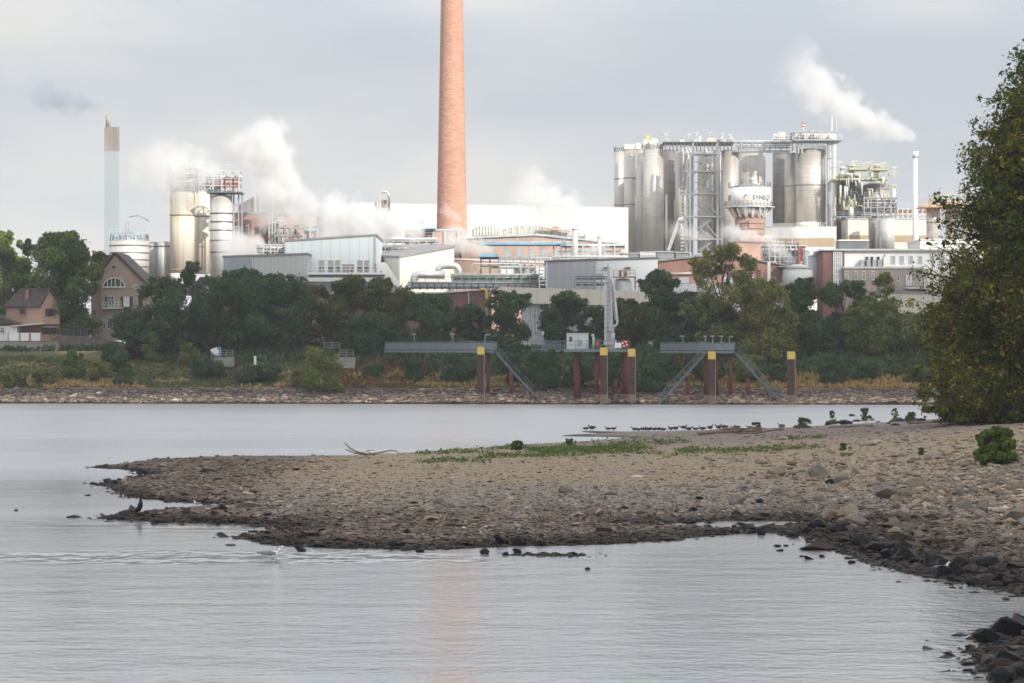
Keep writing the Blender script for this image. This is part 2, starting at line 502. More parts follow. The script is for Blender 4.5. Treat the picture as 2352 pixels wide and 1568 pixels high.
xs = np.concatenate([np.arange(-900,-60,60), np.arange(-60,-30,3), np.arange(-30,52,.3), np.arange(52,90,2), np.arange(90,300,20), np.arange(300,1501,150)])
ys = np.concatenate([np.arange(-400,0,40), np.arange(0,46,2), np.arange(46,130,.3), np.arange(130,270,.5), np.arange(270,300,3)])
gx, gy, gf = grid(xs, ys)
gz, gd = spit_z(gx, gy, True)
gcol = spit_col(gx, gy, gz, gd)
gcol = np.where((gd < 0)[:,None], np.asarray([[.05,.045,.04]]), gcol)
M_GROUND = mat_attr("shingle ground", .95, 5., .5, 1.0, .2, 9.)
o = np_mesh("gravel_spit_ground", np.stack([gx,gy,gz],1), gf, M_GROUND, col=gcol, smooth=True)
tag(o, kind='structure')

xs = np.concatenate([np.arange(-6000,-400,400), np.arange(-400,-100,20), np.arange(-100,100,.6), np.arange(100,400,20), np.arange(400,6001,400)])
ss = np.concatenate([[-40,-20,-10,-6,-3], np.arange(-2,12,.4), np.arange(12,44,.8), np.arange(44,130,6), np.arange(130,600,60), np.arange(600,9000,600)])
gx, gs, gf = grid(xs, ss)
gy = gs + yw(gx)
gz = bank_z(gx, gy)
n1 = fbm(gx/9, gy/5, 4, 51); n2 = fbm(gx/3, gy/2, 3, 52)
stone = lerp3((.16,.125,.095), (.085,.07,.06), sstep(1.5, 6.5, gs + n2*3))
dry, green, soil = np.asarray((.30,.205,.095)), np.asarray((.075,.085,.035)), np.asarray((.13,.085,.05))
g = lerp3(green, dry, sstep(-.05, .12, n1 + n2*.5))
g = g*(1-sstep(.08,.2,n2))[:,None] + soil[None]*sstep(.08,.2,n2)[:,None]
pxg = HX + gx*F/np.maximum(gy,1)
def band(a, b, c, d): return sstep(a, b, pxg)*sstep(d, c, pxg)
dd = np.clip(band(60,90,250,300)*sstep(16,9,gs) + band(940,970,1290,1330)*sstep(17,11,gs) + band(1640,1690,2500,2600)*sstep(19,12,gs), 0, 1)
g = g*(1-dd)[:,None] + np.asarray((.36,.255,.125))[None]*dd[:,None]
rr = band(790,840,930,960)*sstep(8,11,gs)*sstep(30,20,gs)*.7
g = g*(1-rr)[:,None] + np.asarray((.17,.09,.055))[None]*rr[:,None]
gcol = stone*(1-sstep(7.5,9,gs+n2*2))[:,None] + g*sstep(7.5,9,gs+n2*2)[:,None]
yard = sstep(38, 50, gs)
gcol = gcol*(1-yard)[:,None] + np.asarray((.16,.155,.14))[None]*yard[:,None]
gcol = gcol*(1-.6*sstep(.6,.0,gs))[:,None]
o = np_mesh("river_bank_ground", np.stack([gx,gy,gz],1), gf, mat_attr("bank ground", .95, 1.6, .3, .6, .15, 3.), col=gcol, smooth=True)
tag(o, kind='structure')

# ---- water
m, nt_, b_ = newmat("river water")
b_.inputs['Base Color'].default_value = (.25,.252,.252,1)
b_.inputs['IOR'].default_value = 2.7
b_.inputs['Specular IOR Level'].default_value = .5
tc = nt_.nodes.new("ShaderNodeTexCoord")
def wave(scale, st, detail, rough=.5):
    mp = nt_.nodes.new("ShaderNodeMapping"); mp.inputs['Scale'].default_value = st
    nt_.links.new(tc.outputs['Object'], mp.inputs[0])
    n = nt_.nodes.new("ShaderNodeTexNoise"); n.inputs['Scale'].default_value = scale; n.inputs['Detail'].default_value = detail; n.inputs['Roughness'].default_value = rough
    nt_.links.new(mp.outputs[0], n.inputs['Vector'])
    return n
sxyz = nt_.nodes.new("ShaderNodeSeparateXYZ"); nt_.links.new(tc.outputs['Object'], sxyz.inputs[0])
def wmath(op, a, b=None):
    n = nt_.nodes.new("ShaderNodeMath"); n.operation = op
    for i, v in enumerate((a, b)):
        if v is None: continue
        if isinstance(v, (int, float)): n.inputs[i].default_value = v
        else: nt_.links.new(v, n.inputs[i])
    return n.outputs[0]
def wmap(v, a, b, c, d):
    n = nt_.nodes.new("ShaderNodeMapRange"); n.interpolation_type = 'SMOOTHSTEP'
    for k, x_ in zip(('From Min','From Max','To Min','To Max'), (a,b,c,d)): n.inputs[k].default_value = x_
    nt_.links.new(v, n.inputs['Value']); return n.outputs[0]
w1 = wave(2.3, (1.1,1,1), 4, .6); w2 = wave(.55, (.6,1,1), 3); w3 = wave(.035, (.35,1.2,1), 4)
mr = nt_.nodes.new("ShaderNodeMapRange")   # calm and ruffled patches
mr.inputs['From Min'].default_value=.38; mr.inputs['From Max'].default_value=.62
mr.inputs['To Min'].default_value=.12; mr.inputs['To Max'].default_value=.85
nt_.links.new(w3.outputs['Fac'], mr.inputs['Value'])
bp1 = nt_.nodes.new("ShaderNodeBump"); bp1.inputs['Distance'].default_value=.060
bp2 = nt_.nodes.new("ShaderNodeBump"); bp2.inputs['Distance'].default_value=.07; bp2.inputs['Strength'].default_value=.6
# riffles where the current runs over the shallow point, and a current line out in the stream
wob = wmath('MULTIPLY', wmath('SUBTRACT', wave(.12, (1,.6,1), 3).outputs['Fac'], .5), 9.0)
yy_ = wmath('ADD', sxyz.outputs[1], wob)
rif = wmath('MULTIPLY', wmath('MULTIPLY', wmap(yy_, 82.5, 84.5, 0, 1), wmap(yy_, 89.5, 86.5, 0, 1)), wmap(sxyz.outputs[0], 1.0, -6.0, 0, 1))
rif2 = wmath('MULTIPLY', wmath('MULTIPLY', wmap(yy_, 212, 219, 0, 1), wmap(yy_, 231, 222, 0, 1)), wmap(sxyz.outputs[0], -6.0, -14.0, 0, 1))
w4 = wave(1.5, (.8,.45,1), 2)
bp3 = nt_.nodes.new("ShaderNodeBump"); bp3.inputs['Distance'].default_value = .9
nt_.links.new(wmath('ADD', rif, wmath('MULTIPLY', rif2, .8)), bp3.inputs['Strength'])
nt_.links.new(w4.outputs['Fac'], bp3.inputs['Height']); nt_.links.new(bp3.outputs[0], bp2.inputs['Normal'])
stream = wmap(wmath('ADD', sxyz.outputs[1], wmath('MULTIPLY', wob, 4.0)), 60, 270, 0, 1)      # the open stream is more ruffled than the bay
nt_.links.new(wmath('ADD', mr.outputs[0], wmath('MULTIPLY', stream, .5)), bp1.inputs['Strength'])
nt_.links.new(w1.outputs['Fac'], bp1.inputs['Height']); nt_.links.new(w2.outputs['Fac'], bp2.inputs['Height'])
nt_.links.new(bp2.outputs[0], bp1.inputs['Normal']); nt_.links.new(bp1.outputs[0], b_.inputs['Normal'])
mr2 = nt_.nodes.new("ShaderNodeMapRange")
mr2.inputs['From Min'].default_value=.38; mr2.inputs['From Max'].default_value=.62
mr2.inputs['To Min'].default_value=.09; mr2.inputs['To Max'].default_value=.15
nt_.links.new(w3.outputs['Fac'], mr2.inputs['Value']); nt_.links.new(wmath('ADD', mr2.outputs[0], wmath('MULTIPLY', stream, .20)), b_.inputs['Roughness'])
M_WATER = m
w = MB()
w.v = [(-6000,-400,0),(6000,-400,0),(6000,420,0),(-6000,420,0)]; w.face((0,1,2,3))
me = bpy.data.meshes.new("river_water"); me.from_pydata(w.v, [], w.f); me.materials.append(M_WATER)
o = bpy.data.objects.new("river_water", me); COL.objects.link(o); tag(o, kind='structure')

# ---- the cloud that shades the river: a thick bank of cloud high up behind the camera
def shade_cloud():
    zc = 800.0
    off = TO_SUN * ((zc-14.0)/TO_SUN.z)
    edge = 487.0                      # far limit of the shade on the ground
    xs = np.linspace(-420, 420, 57); ysl = np.linspace(-560, 0, 41)
    X, Y, f = grid(xs, ysl)
    e = np.minimum.reduce([X+420, 420-X, Y+560, -Y])
    t = sstep(0, 170, e)
    lump = 1 + .8*fbm(X/90, Y/90, 4, 61)
    top = zc + 4 + 95*t*lump
    low = zc - 4 - 14*t*(1+fbm(X/60, Y/60, 3, 62))
    jig = fbm(X/70, Y*0+3, 3, 63)*16*sstep(-80, 0, Y)
    jig = jig - 19*sstep(4, 34, X)*sstep(-200, 0, Y)
    P = np.stack([X+off.x, Y+edge+off.y+jig, top], 1); Q = np.stack([X+off.x, Y+edge+off.y+jig, low], 1)
    n = len(P)
    nx, ny = 57, 41
    i = np.arange(nx*ny).reshape(ny, nx)
    ringi = np.concatenate([i[0,:], i[1:,-1], i[-1,-2::-1], i[-2:0:-1,0]])
    r2 = np.roll(ringi, -1)
    side = np.stack([ringi, ringi+n, r2+n, r2], 1)
    o = np_mesh("cloud", np.concatenate([P,Q]), np.concatenate([f, f[:,::-1]+n, side]), mat("cloud vapour", (.8,.8,.82), 1., spec=0), smooth=True)
    tag(o, kind='structure')
shade_cloud()

# ================================================================ STONES
def hull_rock(seed, n=15, flat=.6):
    r = random.Random(seed)
    bm = bmesh.new()
    for _ in range(n):
        v = Vector((r.gauss(0,1), r.gauss(0,1), r.gauss(0,1))).normalized()
        bm.verts.new((v.x*r.uniform(.8,1.05), v.y*r.uniform(.6,.8), v.z*flat*r.uniform(.85,1.05)))
    res = bmesh.ops.convex_hull(bm, input=bm.verts)
    bmesh.ops.delete(bm, geom=[g for g in res['geom_interior'] if isinstance(g, bmesh.types.BMVert)], context='VERTS')
    bmesh.ops.triangulate(bm, faces=bm.faces)
    bm.verts.index_update()
    V = np.array([v.co[:] for v in bm.verts]); Fc = np.array([[v.index for v in f.verts] for f in bm.faces])
    bm.free()
    return V, Fc
OCTA = (np.array([(1,0,0),(0,.8,0),(-1,0,0),(0,-.8,0),(0,0,.62),(0,0,-.5),(.6,.55,.2),(-.6,-.5,.25)]), np.array([(0,6,4),(6,1,4),(1,2,4),(2,7,4),(7,3,4),(3,0,4),(6,0,5),(1,6,5),(2,1,5),(7,2,5),(3,7,5),(0,3,5)]))
HULLS = [hull_rock(s, 14) for s in range(10)]
PEBBLES = [OCTA] + [hull_rock(40+s, 9) for s in range(4)]

def scatter_mesh(name, variants, P, S, mat, col, tilt=.35, smooth=False):
    n = len(P); which = RNG.integers(0, len(variants), n)
    VV, FF, CC, base = [], [], [], 0
    for k, (V, Fc) in enumerate(variants):
        ix = np.nonzero(which == k)[0]
        if not len(ix): continue
        a = RNG.uniform(0, 2*math.pi, len(ix)); t1 = RNG.normal(0, tilt, len(ix)); 
        ca, sa, ct, st = np.cos(a), np.sin(a), np.cos(t1), np.sin(t1)
        v = V[None]*S[ix][:,None,:]
        x, y, z = v[...,0], v[...,1], v[...,2]
        y, z = y*ct[:,None]-z*st[:,None], y*st[:,None]+z*ct[:,None]
        x, y = x*ca[:,None]-y*sa[:,None], x*sa[:,None]+y*ca[:,None]
        w = np.stack([x,y,z],-1) + P[ix][:,None,:]
        VV.append(w.reshape(-1,3)); CC.append(np.repeat(col[ix], len(V), 0))
        FF.append((Fc[None] + (np.arange(len(ix))*len(V))[:,None,None] + base).reshape(-1,3)); base += len(ix)*len(V)
    return np_mesh(name, np.concatenate(VV), np.concatenate(FF), mat, col=np.concatenate(CC), smooth=smooth)

M_STONE = mat_attr("stones", .9, 6., .25, .4, .25, 20.)
def pick_ground(n, px0, px1, py0, py1, power=1.0):
    """random places on the dry ground, denser near the water's edge of the camera side"""
    px = RNG.uniform(px0, px1, n); py = py0 + (py1-py0)*RNG.uniform(0,1,n)**power
    y = CAMH*F/(py-HY); x = (px-HX)*y/F
    for _ in range(3):
        z = spit_z(x, y); y2 = (CAMH-np.clip(z,0,4))*F/(py-HY); y = np.clip(.5*y+.5*y2, 45, 300); x = (px-HX)*y/F
    z, d = spit_z(x, y, True)
    return x, y, z, d

def stone_cols(x, y, z, d, jitter=.3):
    n = len(x)
    c = spit_col(x, y, z, d)
    pal = np.array([(.25,.225,.20),(.34,.275,.20),(.19,.14,.105),(.10,.09,.085),(.22,.15,.105),(.36,.32,.27),(.16,.145,.135)])
    pr = pal[RNG.integers(0, len(pal), n)]
    k = RNG.uniform(.1,.62,n)[:,None]
    wet = sstep(1.0, .2, d/(1.6+4.2*sstep(9,15,x)*sstep(118,100,y)+1.6*sstep(112,100,y)))[:,None]
    return (c*(1-k) + pr*k*(1-.74*wet))*np.exp(RNG.normal(0,jitter,n))[:,None]

# gravel: tens of thousands of pebbles nobody could count
x, y, z, d = pick_ground(225000, 170, 2950, 960, 1600)
k = (d > -1.5) & ((d > -.2) | (RNG.uniform(0,1,len(d)) < .35*np.exp(1.4*d))) & (y < 290) & (RNG.uniform(0,1,len(x)) < np.maximum(.48+.52*sstep(150, 108, y), .95*sstep(-6,-14,x)))
x, y, z, d = x[k], y[k], z[k], d[k]
s = .030*np.exp(RNG.normal(.3,.55,len(x)))*(1+.4*sstep(125,100,y))*(1+.5*sstep(14,22,x))*(1+.7*sstep(-6,-13,x))
S = np.stack([s*RNG.uniform(.9,1.6,len(s)), s*RNG.uniform(.8,1.2,len(s)), s*RNG.uniform(.5,.9,len(s))],1)
o = scatter_mesh("gravel", PEBBLES, np.stack([x,y,z+s*.15],1), S, M_STONE, stone_cols(x,y,z,d), .25)
tag(o, kind='stuff')

# rubble: the smaller broken stone of the groyne slope, far past three hundred pieces
x, y, z, d = pick_ground(11500, 1500, 2950, 985, 1560)
keep = (d > -.1) & (RNG.uniform(0,1,len(x)) < (sstep(6, 18, x)*.62 + .04)*(1-.75*sstep(140, 165, y))) & (z < 2.6)
x, y, z, d = x[keep], y[keep], z[keep], d[keep]
s = np.clip(.125*np.exp(RNG.normal(0,.45,len(x))), .05, .32)
S = np.stack([s*RNG.uniform(1,1.6,len(s)), s*RNG.uniform(.9,1.3,len(s)), s*RNG.uniform(.7,1.25,len(s))],1)
o = scatter_mesh("rubble", HULLS, np.stack([x,y,z+s*.3],1), S, M_STONE, stone_cols(x,y,z,d,.2), .4)
tag(o, kind='stuff')

# riprap of the far bank
n = 15000
x = RNG.uniform(-95, 95, n); sd = RNG.uniform(-.3, 8.6, n); y = yw(x)+sd; z = bank_z(x, y)
s = np.clip(.24*np.exp(RNG.normal(0,.4,n)), .1, .55)
S = np.stack([s*RNG.uniform(1,1.7,n), s*RNG.uniform(.9,1.3,n), s*RNG.uniform(.45,.8,n)],1)
c = lerp3((.35,.27,.195), (.13,.102,.085), sstep(1.2, 6.5, sd + fbm(x/5, y/3, 3, 71)*5))*np.exp(RNG.normal(0,.38,n))[:,None]
c = c*(1-.85*sstep(1.0,.3,sd))[:,None]
o = scatter_mesh("riprap_rubble", HULLS, np.stack([x,y,z+s*.1],1), S, M_STONE, c, .45)
tag(o, kind='stuff')

# single rocks: the three hundred that show largest
ROCKM = []
for i, (c, c2, ro) in enumerate([((.018,.018,.021),(.008,.008,.010),.5),((.042,.036,.032),(.018,.016,.014),.6),((.29,.235,.172),(.20,.16,.12),.9),((.225,.200,.172),(.15,.132,.115),.9),((.15,.085,.06),(.08,.05,.04),.7)]):
    ROCKM.append(mat("rock %d" % i, c, ro, 0, c2, 3.0, bump=.5, bsc=9., spec=.12))
ROCK_MESH = {}
def rock_mesh(var, mi):
    if (var, mi) not in ROCK_MESH:
        V, Fc = hull_rock(100+var, 15, .68)
        bm = bmesh.new()
        vs = [bm.verts.new(v) for v in V]
        for f in Fc: bm.faces.new([vs[i] for i in f])
        bmesh.ops.bevel(bm, geom=list(bm.edges), offset=.022, segments=1, affect='EDGES')
        me = bpy.data.meshes.new("rock"); bm.to_mesh(me); bm.free()
        me.materials.append(ROCKM[mi])
        ROCK_MESH[(var, mi)] = me
    return ROCK_MESH[(var, mi)]
def rock(px, py, wpx, mi, label, group=None, sink=.05, asp=.6, z0=None, name="rock"):
    y = ground_y(py)
    for _ in range(6):
        z = max(0., sz(PX(px,y), y)); y = .5*y + .5*ground_y(py, z)
    x = PX(px, y); r = wpx*U(y)/2
    o = bpy.data.objects.new(name, rock_mesh(random.randrange(8), mi)); COL.objects.link(o)
    o.scale = (r, r*random.uniform(.7,1.1), r*asp*1.5)
    o.rotation_euler = (random.gauss(0,.18), random.gauss(0,.18), random.uniform(-.5,.5) + random.choice((0,math.pi)))
    o.location = (x, y, max(0., sz(x,y)) + r*asp*(.55-sink))
    tag(o, label, 'rock', group)
    return o
# the ones that stand out
rock(1350,1308,16,1,'small brown rock standing alone in the open water','rocks in the shallows',.3)
rock(1113,1272,30,1,'wide brown rock in the water below the gravel point, beside a tiny stone','rocks in the shallows')
rock(965,1268,30,0,'flat dark rock in the shallows below the middle of the gravel edge','rocks in the shallows',asp=.4)
rock(690,1266,38,0,'long flat dark stone lying just ahead of the walking gull','rocks in the shallows',asp=.42)
rock(202,1138,18,0,'thin dark stone breaking the water off the tip of the spit','rocks in the shallows',asp=.25)
rock(37,1173,14,1,'small brown stone alone in the water near the picture edge','rocks in the shallows',asp=.4)
rock(1191,1249,44,0,'big black rock at the gravel edge under the two geese','rocks in the shallows',asp=.6)
rock(1240,1253,34,0,'rounded black rock next to the big black one at the gravel edge','rocks in the shallows',asp=.6)
rock(662,1192,32,0,'blocky black rock on the brown gravel of the lower point','rocks on the shingle',asp=.5)
rock(1748,1228,32,0,'upright black boulder in the still water by the pond mouth','rocks in the shallows',asp=.75)
rock(1825,1234,34,0,'tall grey sided boulder standing in still water','rocks in the shallows',asp=.8)
rock(1712,1218,34,0,'low black boulder between the pond and the gravel point','rocks in the shallows',asp=.5)
rock(1905,1111,26,0,'dark round boulder alone on the pale sandy slope','rocks on the shingle',asp=.75)
rock(1005,1158,30,3,'grey upright boulder pair on the middle of the shingle','rocks on the shingle',asp=.7)
rock(905,1178,34,3,'pale grey boulder beside a rusty stone on the brown shingle','rocks on the shingle',asp=.6)
rock(868,1182,22,4,'rusty brown stone beside the pale grey boulder','rocks on the shingle',asp=.6)
rock(1540,1196,52,2,'large pale slab at the back of the small pond','rocks on the shingle',asp=.4)
rock(1650,1175,46,3,'grey boulder on the shingle behind the pond','rocks on the shingle',asp=.55)
rock(1585,1203,36,0,'black rock lying in the small pond behind the gravel','rocks in the shallows',asp=.5)
rock(2245,1345,70,0,'longest flat black rock at the waterline of the rocky slope','rocks at the foot of the slope',asp=.35)
rock(2185,1343,24,4,'reddish brown stone in the water below the rocky slope','rocks in the shallows',asp=.5)
rock(2310,1378,22,4,'reddish block alone in the bay between the two rock banks','rocks in the shallows',asp=.6)
rock(2272,1302,72,0,'largest black boulder on the lower rocky slope','rocks at the foot of the slope',asp=.6)
rock(2335,1420,26,4,'brown pointed stone above the corner rock pile','rocks in the corner pile',asp=.7)
rock(2270,1455,66,4,'flat brown slab at the tip of the corner rock pile','rocks in the corner pile',asp=.4)
rock(2305,1457,58,0,'large slate black boulder on the corner rock pile','rocks in the corner pile',asp=.7)
rock(2264,1524,46,0,'rounded black boulder at the water side of the corner pile','rocks in the corner pile',asp=.65)
rock(2226,1496,28,1,'thin dark stone awash beside the corner rock pile','rocks in the shallows',asp=.25)
# black wet rocks by the waterline of the groyne, the corner pile, and the pale stones above
n_r = 0
def many(n, spots, label, group, mis, w, asp=(.4,.75)):
    for _ in range(n):
        a, b, c, d_ = random.choices(spots, [s_[4] for s_ in spots])[0][:4], 0, 0, 0
        px = random.uniform(a[0], a[1]); t = (px-a[0])/(a[1]-a[0])
        py = a[2] + (a[3]-a[2])*t + random.gauss(0, 7)
        rock(px, py, w*math.exp(random.gauss(0,.35)), random.choice(mis), label, group, asp=random.uniform(*asp))
many(66, [(1850,2100,1218,1290,1.0),(1980,2200,1255,1320,1.0),(2080,2352,1285,1345,1.0)], 'black wet rock among others along the foot of the rocky slope', 'black rocks along the slope foot', (0,0,0,1), 40, (.5,.85))
many(42, [(2265,2352,1470,1450,1.0),(2275,2352,1500,1490,1.0),(2270,2360,1535,1525,1.0),(2290,2370,1568,1560,1.0)], 'dark rock among others heaped in the corner rock pile', 'dark rocks heaped in the corner', (0,0,0,1), 46, (.5,.8))
many(24, [(1780,2080,1262,1312,1.0),(1700,1960,1212,1262,1.0)], 'small dark stone awash in the shallows off the slope', 'dark stones awash off the slope', (0,1), 19, (.3,.5))
many(34, [(600,1200,1246,1256,1.0),(640,1300,1225,1232,1.0),(250,560,1190,1196,.6),(300,640,1172,1180,.6)], 'dark stone among many on the wet gravel edge', 'dark stones on the wet gravel edge', (0,0,1,4), 22)
many(66, [(1900,2352,1190,1270,1.0),(2000,2352,1130,1200,1.0),(1750,2352,1090,1140,.7)], 'pale sandy broken stone among others on the groyne slope', 'pale stones on the groyne slope', (2,2,3), 36, (.5,.85))
many(30, [(1350,1900,1168,1178,1.0),(1250,1800,1150,1155,1.0),(700,1400,1178,1190,.8)], 'grey flat stone among others on the upper shingle', 'grey stones on the upper shingle', (3,3,2,0), 24)
many(20, [(1850,2150,975,962,1.0),(1900,2100,978,968,1.0)], 'dark rock among others on the ridge above the far channel', 'dark rocks on the ridge', (1,1,0), 24, (.3,.5))
# ================================================================ VEGETATION
def ball(n):
    v = RNG.normal(0,1,(n,3)); return v/np.linalg.norm(v,axis=1)[:,None]
def crown_arrays(lobes, per, size, tone0=0., spread=.28, shell=.55, droop=0.):
    """leaf sprays spread through and over a set of lobes: (centre, (rx,ry,rz))"""
    C, T = [], []
    N = []
    for k, (c, r) in enumerate(lobes):
        n = max(8, int(per*RNG.uniform(.7,1.3)))
        d = ball(n)
        rad = RNG.uniform(shell**2, 1.08, n)**.5
        p = np.asarray(c)[None] + d*rad[:,None]*np.asarray(r)[None]*(1+.25*RNG.normal(0,1,n)*(RNG.uniform(0,1,n)>.8))[:,None]
        C.append(p); N.append(d + RNG.normal(0,.55,(n,3)))
        T.append(np.clip(.5 + tone0 + RNG.normal(0,.13) + RNG.normal(0,spread*.6,n), 0, 1))
    P = np.concatenate(C); N = np.concatenate(N); T = np.concatenate(T)
    N /= np.linalg.norm(N,axis=1)[:,None]+1e-9
    h = RNG.normal(0,1,P.shape); t = np.cross(N,h); t /= np.linalg.norm(t,axis=1)[:,None]+1e-9
    b = np.cross(N,t)
    s = size*np.exp(RNG.normal(0,.35,len(P)))[:,None]
    V = np.stack([P - t*s, P - b*s*.55 + N*s*.15, P + t*s, P + b*s*.55 + N*s*.15],1).reshape(-1,3)
    if droop: V[:,2] -= 0
    Fq = np.arange(len(P)*4).reshape(-1,4)
    return V, Fq, np.repeat(T,4)

G = {}
def leafmat(key, *cols):
    n = len(cols)
    G[key] = mat_leaf("leaves "+key, [(i/(n-1) if n>1 else 0, c) for i, c in enumerate(cols)])
leafmat('dark', (0.044,0.073,0.037),(0.065,0.104,0.048),(0.089,0.137,0.061),(0.119,0.158,0.069))
leafmat('mid', (0.062,0.103,0.032),(0.100,0.155,0.043),(0.146,0.204,0.055),(0.201,0.238,0.077))
leafmat('olive', (0.094,0.118,0.040),(0.145,0.174,0.051),(0.200,0.224,0.065),(0.262,0.247,0.081))
leafmat('rust', (0.065,0.088,0.034),(0.095,0.119,0.041),(0.129,0.141,0.047),(0.175,0.149,0.056))
leafmat('yellow', (0.089,0.116,0.032),(0.142,0.171,0.047),(0.202,0.213,0.060),(0.284,0.251,0.074))
leafmat('lime', (0.100,0.150,0.030),(0.150,0.200,0.040),(0.200,0.240,0.060))
leafmat('blue', (0.050,0.088,0.040),(0.076,0.131,0.055),(0.110,0.175,0.070))
leafmat('purple', (0.030,0.014,0.018),(0.045,0.020,0.024),(0.050,0.030,0.028))
leafmat('poplar', (0.031,0.044,0.012),(0.049,0.071,0.015),(0.070,0.098,0.019),(0.102,0.132,0.025),(0.140,0.158,0.031),(0.204,0.192,0.038),(0.369,0.274,0.050))
leafmat('weed', (0.061,0.105,0.033),(0.094,0.143,0.044),(0.143,0.176,0.055))
leafmat('carpet', (0.077,0.103,0.040),(0.114,0.144,0.052),(0.173,0.177,0.069))
leafmat('russet', (0.106,0.088,0.040),(0.188,0.106,0.050),(0.250,0.156,0.075))
leafmat('straw', (0.287,0.193,0.075),(0.431,0.296,0.125),(0.546,0.385,0.175))
M_BARK = mat("bark", (.11,.088,.068), .95, 0, (.05,.04,.032), 3.0, (1,1,.25), bump=.5)
M_BARKL = mat("pale bark", (.26,.22,.17), .95, 0, (.15,.12,.09), 3.0, (1,1,.25), bump=.5)

def lobes_for(W, H, low, k, rs=(.17,.27), top=0, rnd=None, flat=.85):
    """lobes stacked from the ground up inside an uneven, broad-shouldered outline"""
    r = rnd; L = []
    ph = [r.uniform(0,6.28) for _ in range(4)]
    for i in range(k):
        f = low + (1-low)*(i+r.random())/k*.97
        u = (f-low)/(1-low)
        prof = (.72+.28*math.sin(min(1,u*1.6)*1.57))*(1-max(0,u-.5)**1.7*2.1) if low < .2 else math.sin(math.pi*min(1,.18+.74*u))**.7
        prof *= 1+.16*math.sin(7*u+ph[0])
        rr = W*r.uniform(*rs)*(1-.35*u)
        a = r.uniform(0,6.28); q = math.sqrt(r.random())
        rad = max(0, W/2*prof-rr*.75)
        L.append(((math.cos(a)*rad*q**.6, math.sin(a)*rad*q**.6, max(rr*.6, min(H-rr*flat*.95, f*H))), (rr, rr, rr*flat)))
    for i in range(top):
        a = r.uniform(-.3,.3)*W; rr = W*r.uniform(.06,.11)
        L.append(((a, r.uniform(-.1,.1)*W, H*(1-.5*(abs(a)/W)**1.2) - rr), (rr, rr, rr*1.1)))
    for c, q in list(L):
        for _ in range(2):
            d = Vector((r.uniform(-1,1), r.uniform(-1,1), r.uniform(-.4,1))).normalized()*q[0]*r.uniform(.8,1.25)
            rr = q[0]*r.uniform(.28,.5)
            L.append(((c[0]+d.x, c[1]+d.y, max(.3, min(H-rr*.5, c[2]+d.z))), (rr, rr, rr*.8)))
    return L

TREE_N = 0
def tree(px, py_top, wpx, Y, key, label, low=.1, k=15, per=330, leaf=None, top=3, group='trees along the far bank', z0=None, tone=0, name='tree', trunk=True, shell=.5, rs=(.17,.27), bark=None, cat='tree', kids=None):
    global TREE_N; TREE_N += 1
    rnd = random.Random(1000+TREE_N)
    x = PX(px, Y); z = bz(px, Y) if z0 is None else z0
    H = PZ(py_top, Y) - z; Wd = wpx*U(Y)*(1.22 if cat == 'tree' else 1.05)
    t = thing(name, label, cat, (x, Y, z-.15), group)
    leaf = leaf or Y/400*.19; per = per*2.1
    L = lobes_for(Wd, H, low, k, rs, top, rnd)
    A_ = [crown_arrays([l], per*1.15*(l[1][0]/(Wd*.2))**1.6, leaf, tone, shell=shell, spread=.34) for l in L]
    V = np.concatenate([a[0] for a in A_]); T = np.concatenate([a[2] for a in A_]); Fq = np.arange(len(V)).reshape(-1,4)
    V[:,2] = np.maximum(V[:,2], .05)
    np_mesh("crown", V, Fq, G[key], tone=T, parent=t)
    if trunk:
        b = MB(); o = ORG[t]
        r0 = max(.12, H*.018)
        pts = [o + Vector((math.sin(i*1.7+TREE_N)*.03*H*(i/5), 0, H*.82*i/5)) for i in range(6)]
        b.tube(pts, r0, 8, r0*.25)
        for c, r in L[:k]:
            a = pts[1].lerp(pts[4], min(1, max(0, (c[2]-H*.25)/H)))
            q = o + Vector(c); b.tube([a, a.lerp(q,.55)+Vector((0,0,-.04*H)), q], r0*.4, 5, r0*.1)
        b.build("trunk", bark or M_BARK, t)
    return t

def bush(px, py_top, py_bot, wpx, key, label, Y=None, per=260, k=8, group='bushes on the far bank', tone=0, leaf=None, name='bush'):
    if Y is None:
        Y = 400.
        ys_ = np.linspace(yw(PX(px,385))+6, yw(PX(px,385))+40, 120)
        pys = HY + (CAMH - bank_z(PX(px,390)+ys_*0, ys_))*F/ys_
        Y = float(ys_[np.argmin(np.abs(pys-py_bot))])
    z = bz(px, Y)
    return tree(px, py_top, wpx, Y, key, label, .0, k, per, leaf or Y/400*.15, 1, group, z0=z, tone=tone, name=name, trunk=True, rs=(.2,.32), cat='bush')

# trees behind and beside the houses
tree(22, 528, 90, 520, 'lime', 'sunlit yellow green tree top rising behind the darker trees beside the houses', .2, 12, 300)
tree(68, 543, 46, 470, 'dark', 'small dark tree crown between the sunlit tree and the big round one', .2, 8, 260)
tree(10, 566, 118, 448, 'mid', 'green tree at the picture edge behind the small tan house', .08, 15, 340)
tree(140, 531, 158, 434, 'mid', 'biggest round green tree, between the tan house and the gabled house', .03, 34, 520, top=5, tone=.05, rs=(.16,.25))
tree(293, 592, 30, 446, 'blue', 'slim dark conifer peeping over the slope of the gable roof', .1, 7, 150, top=1)
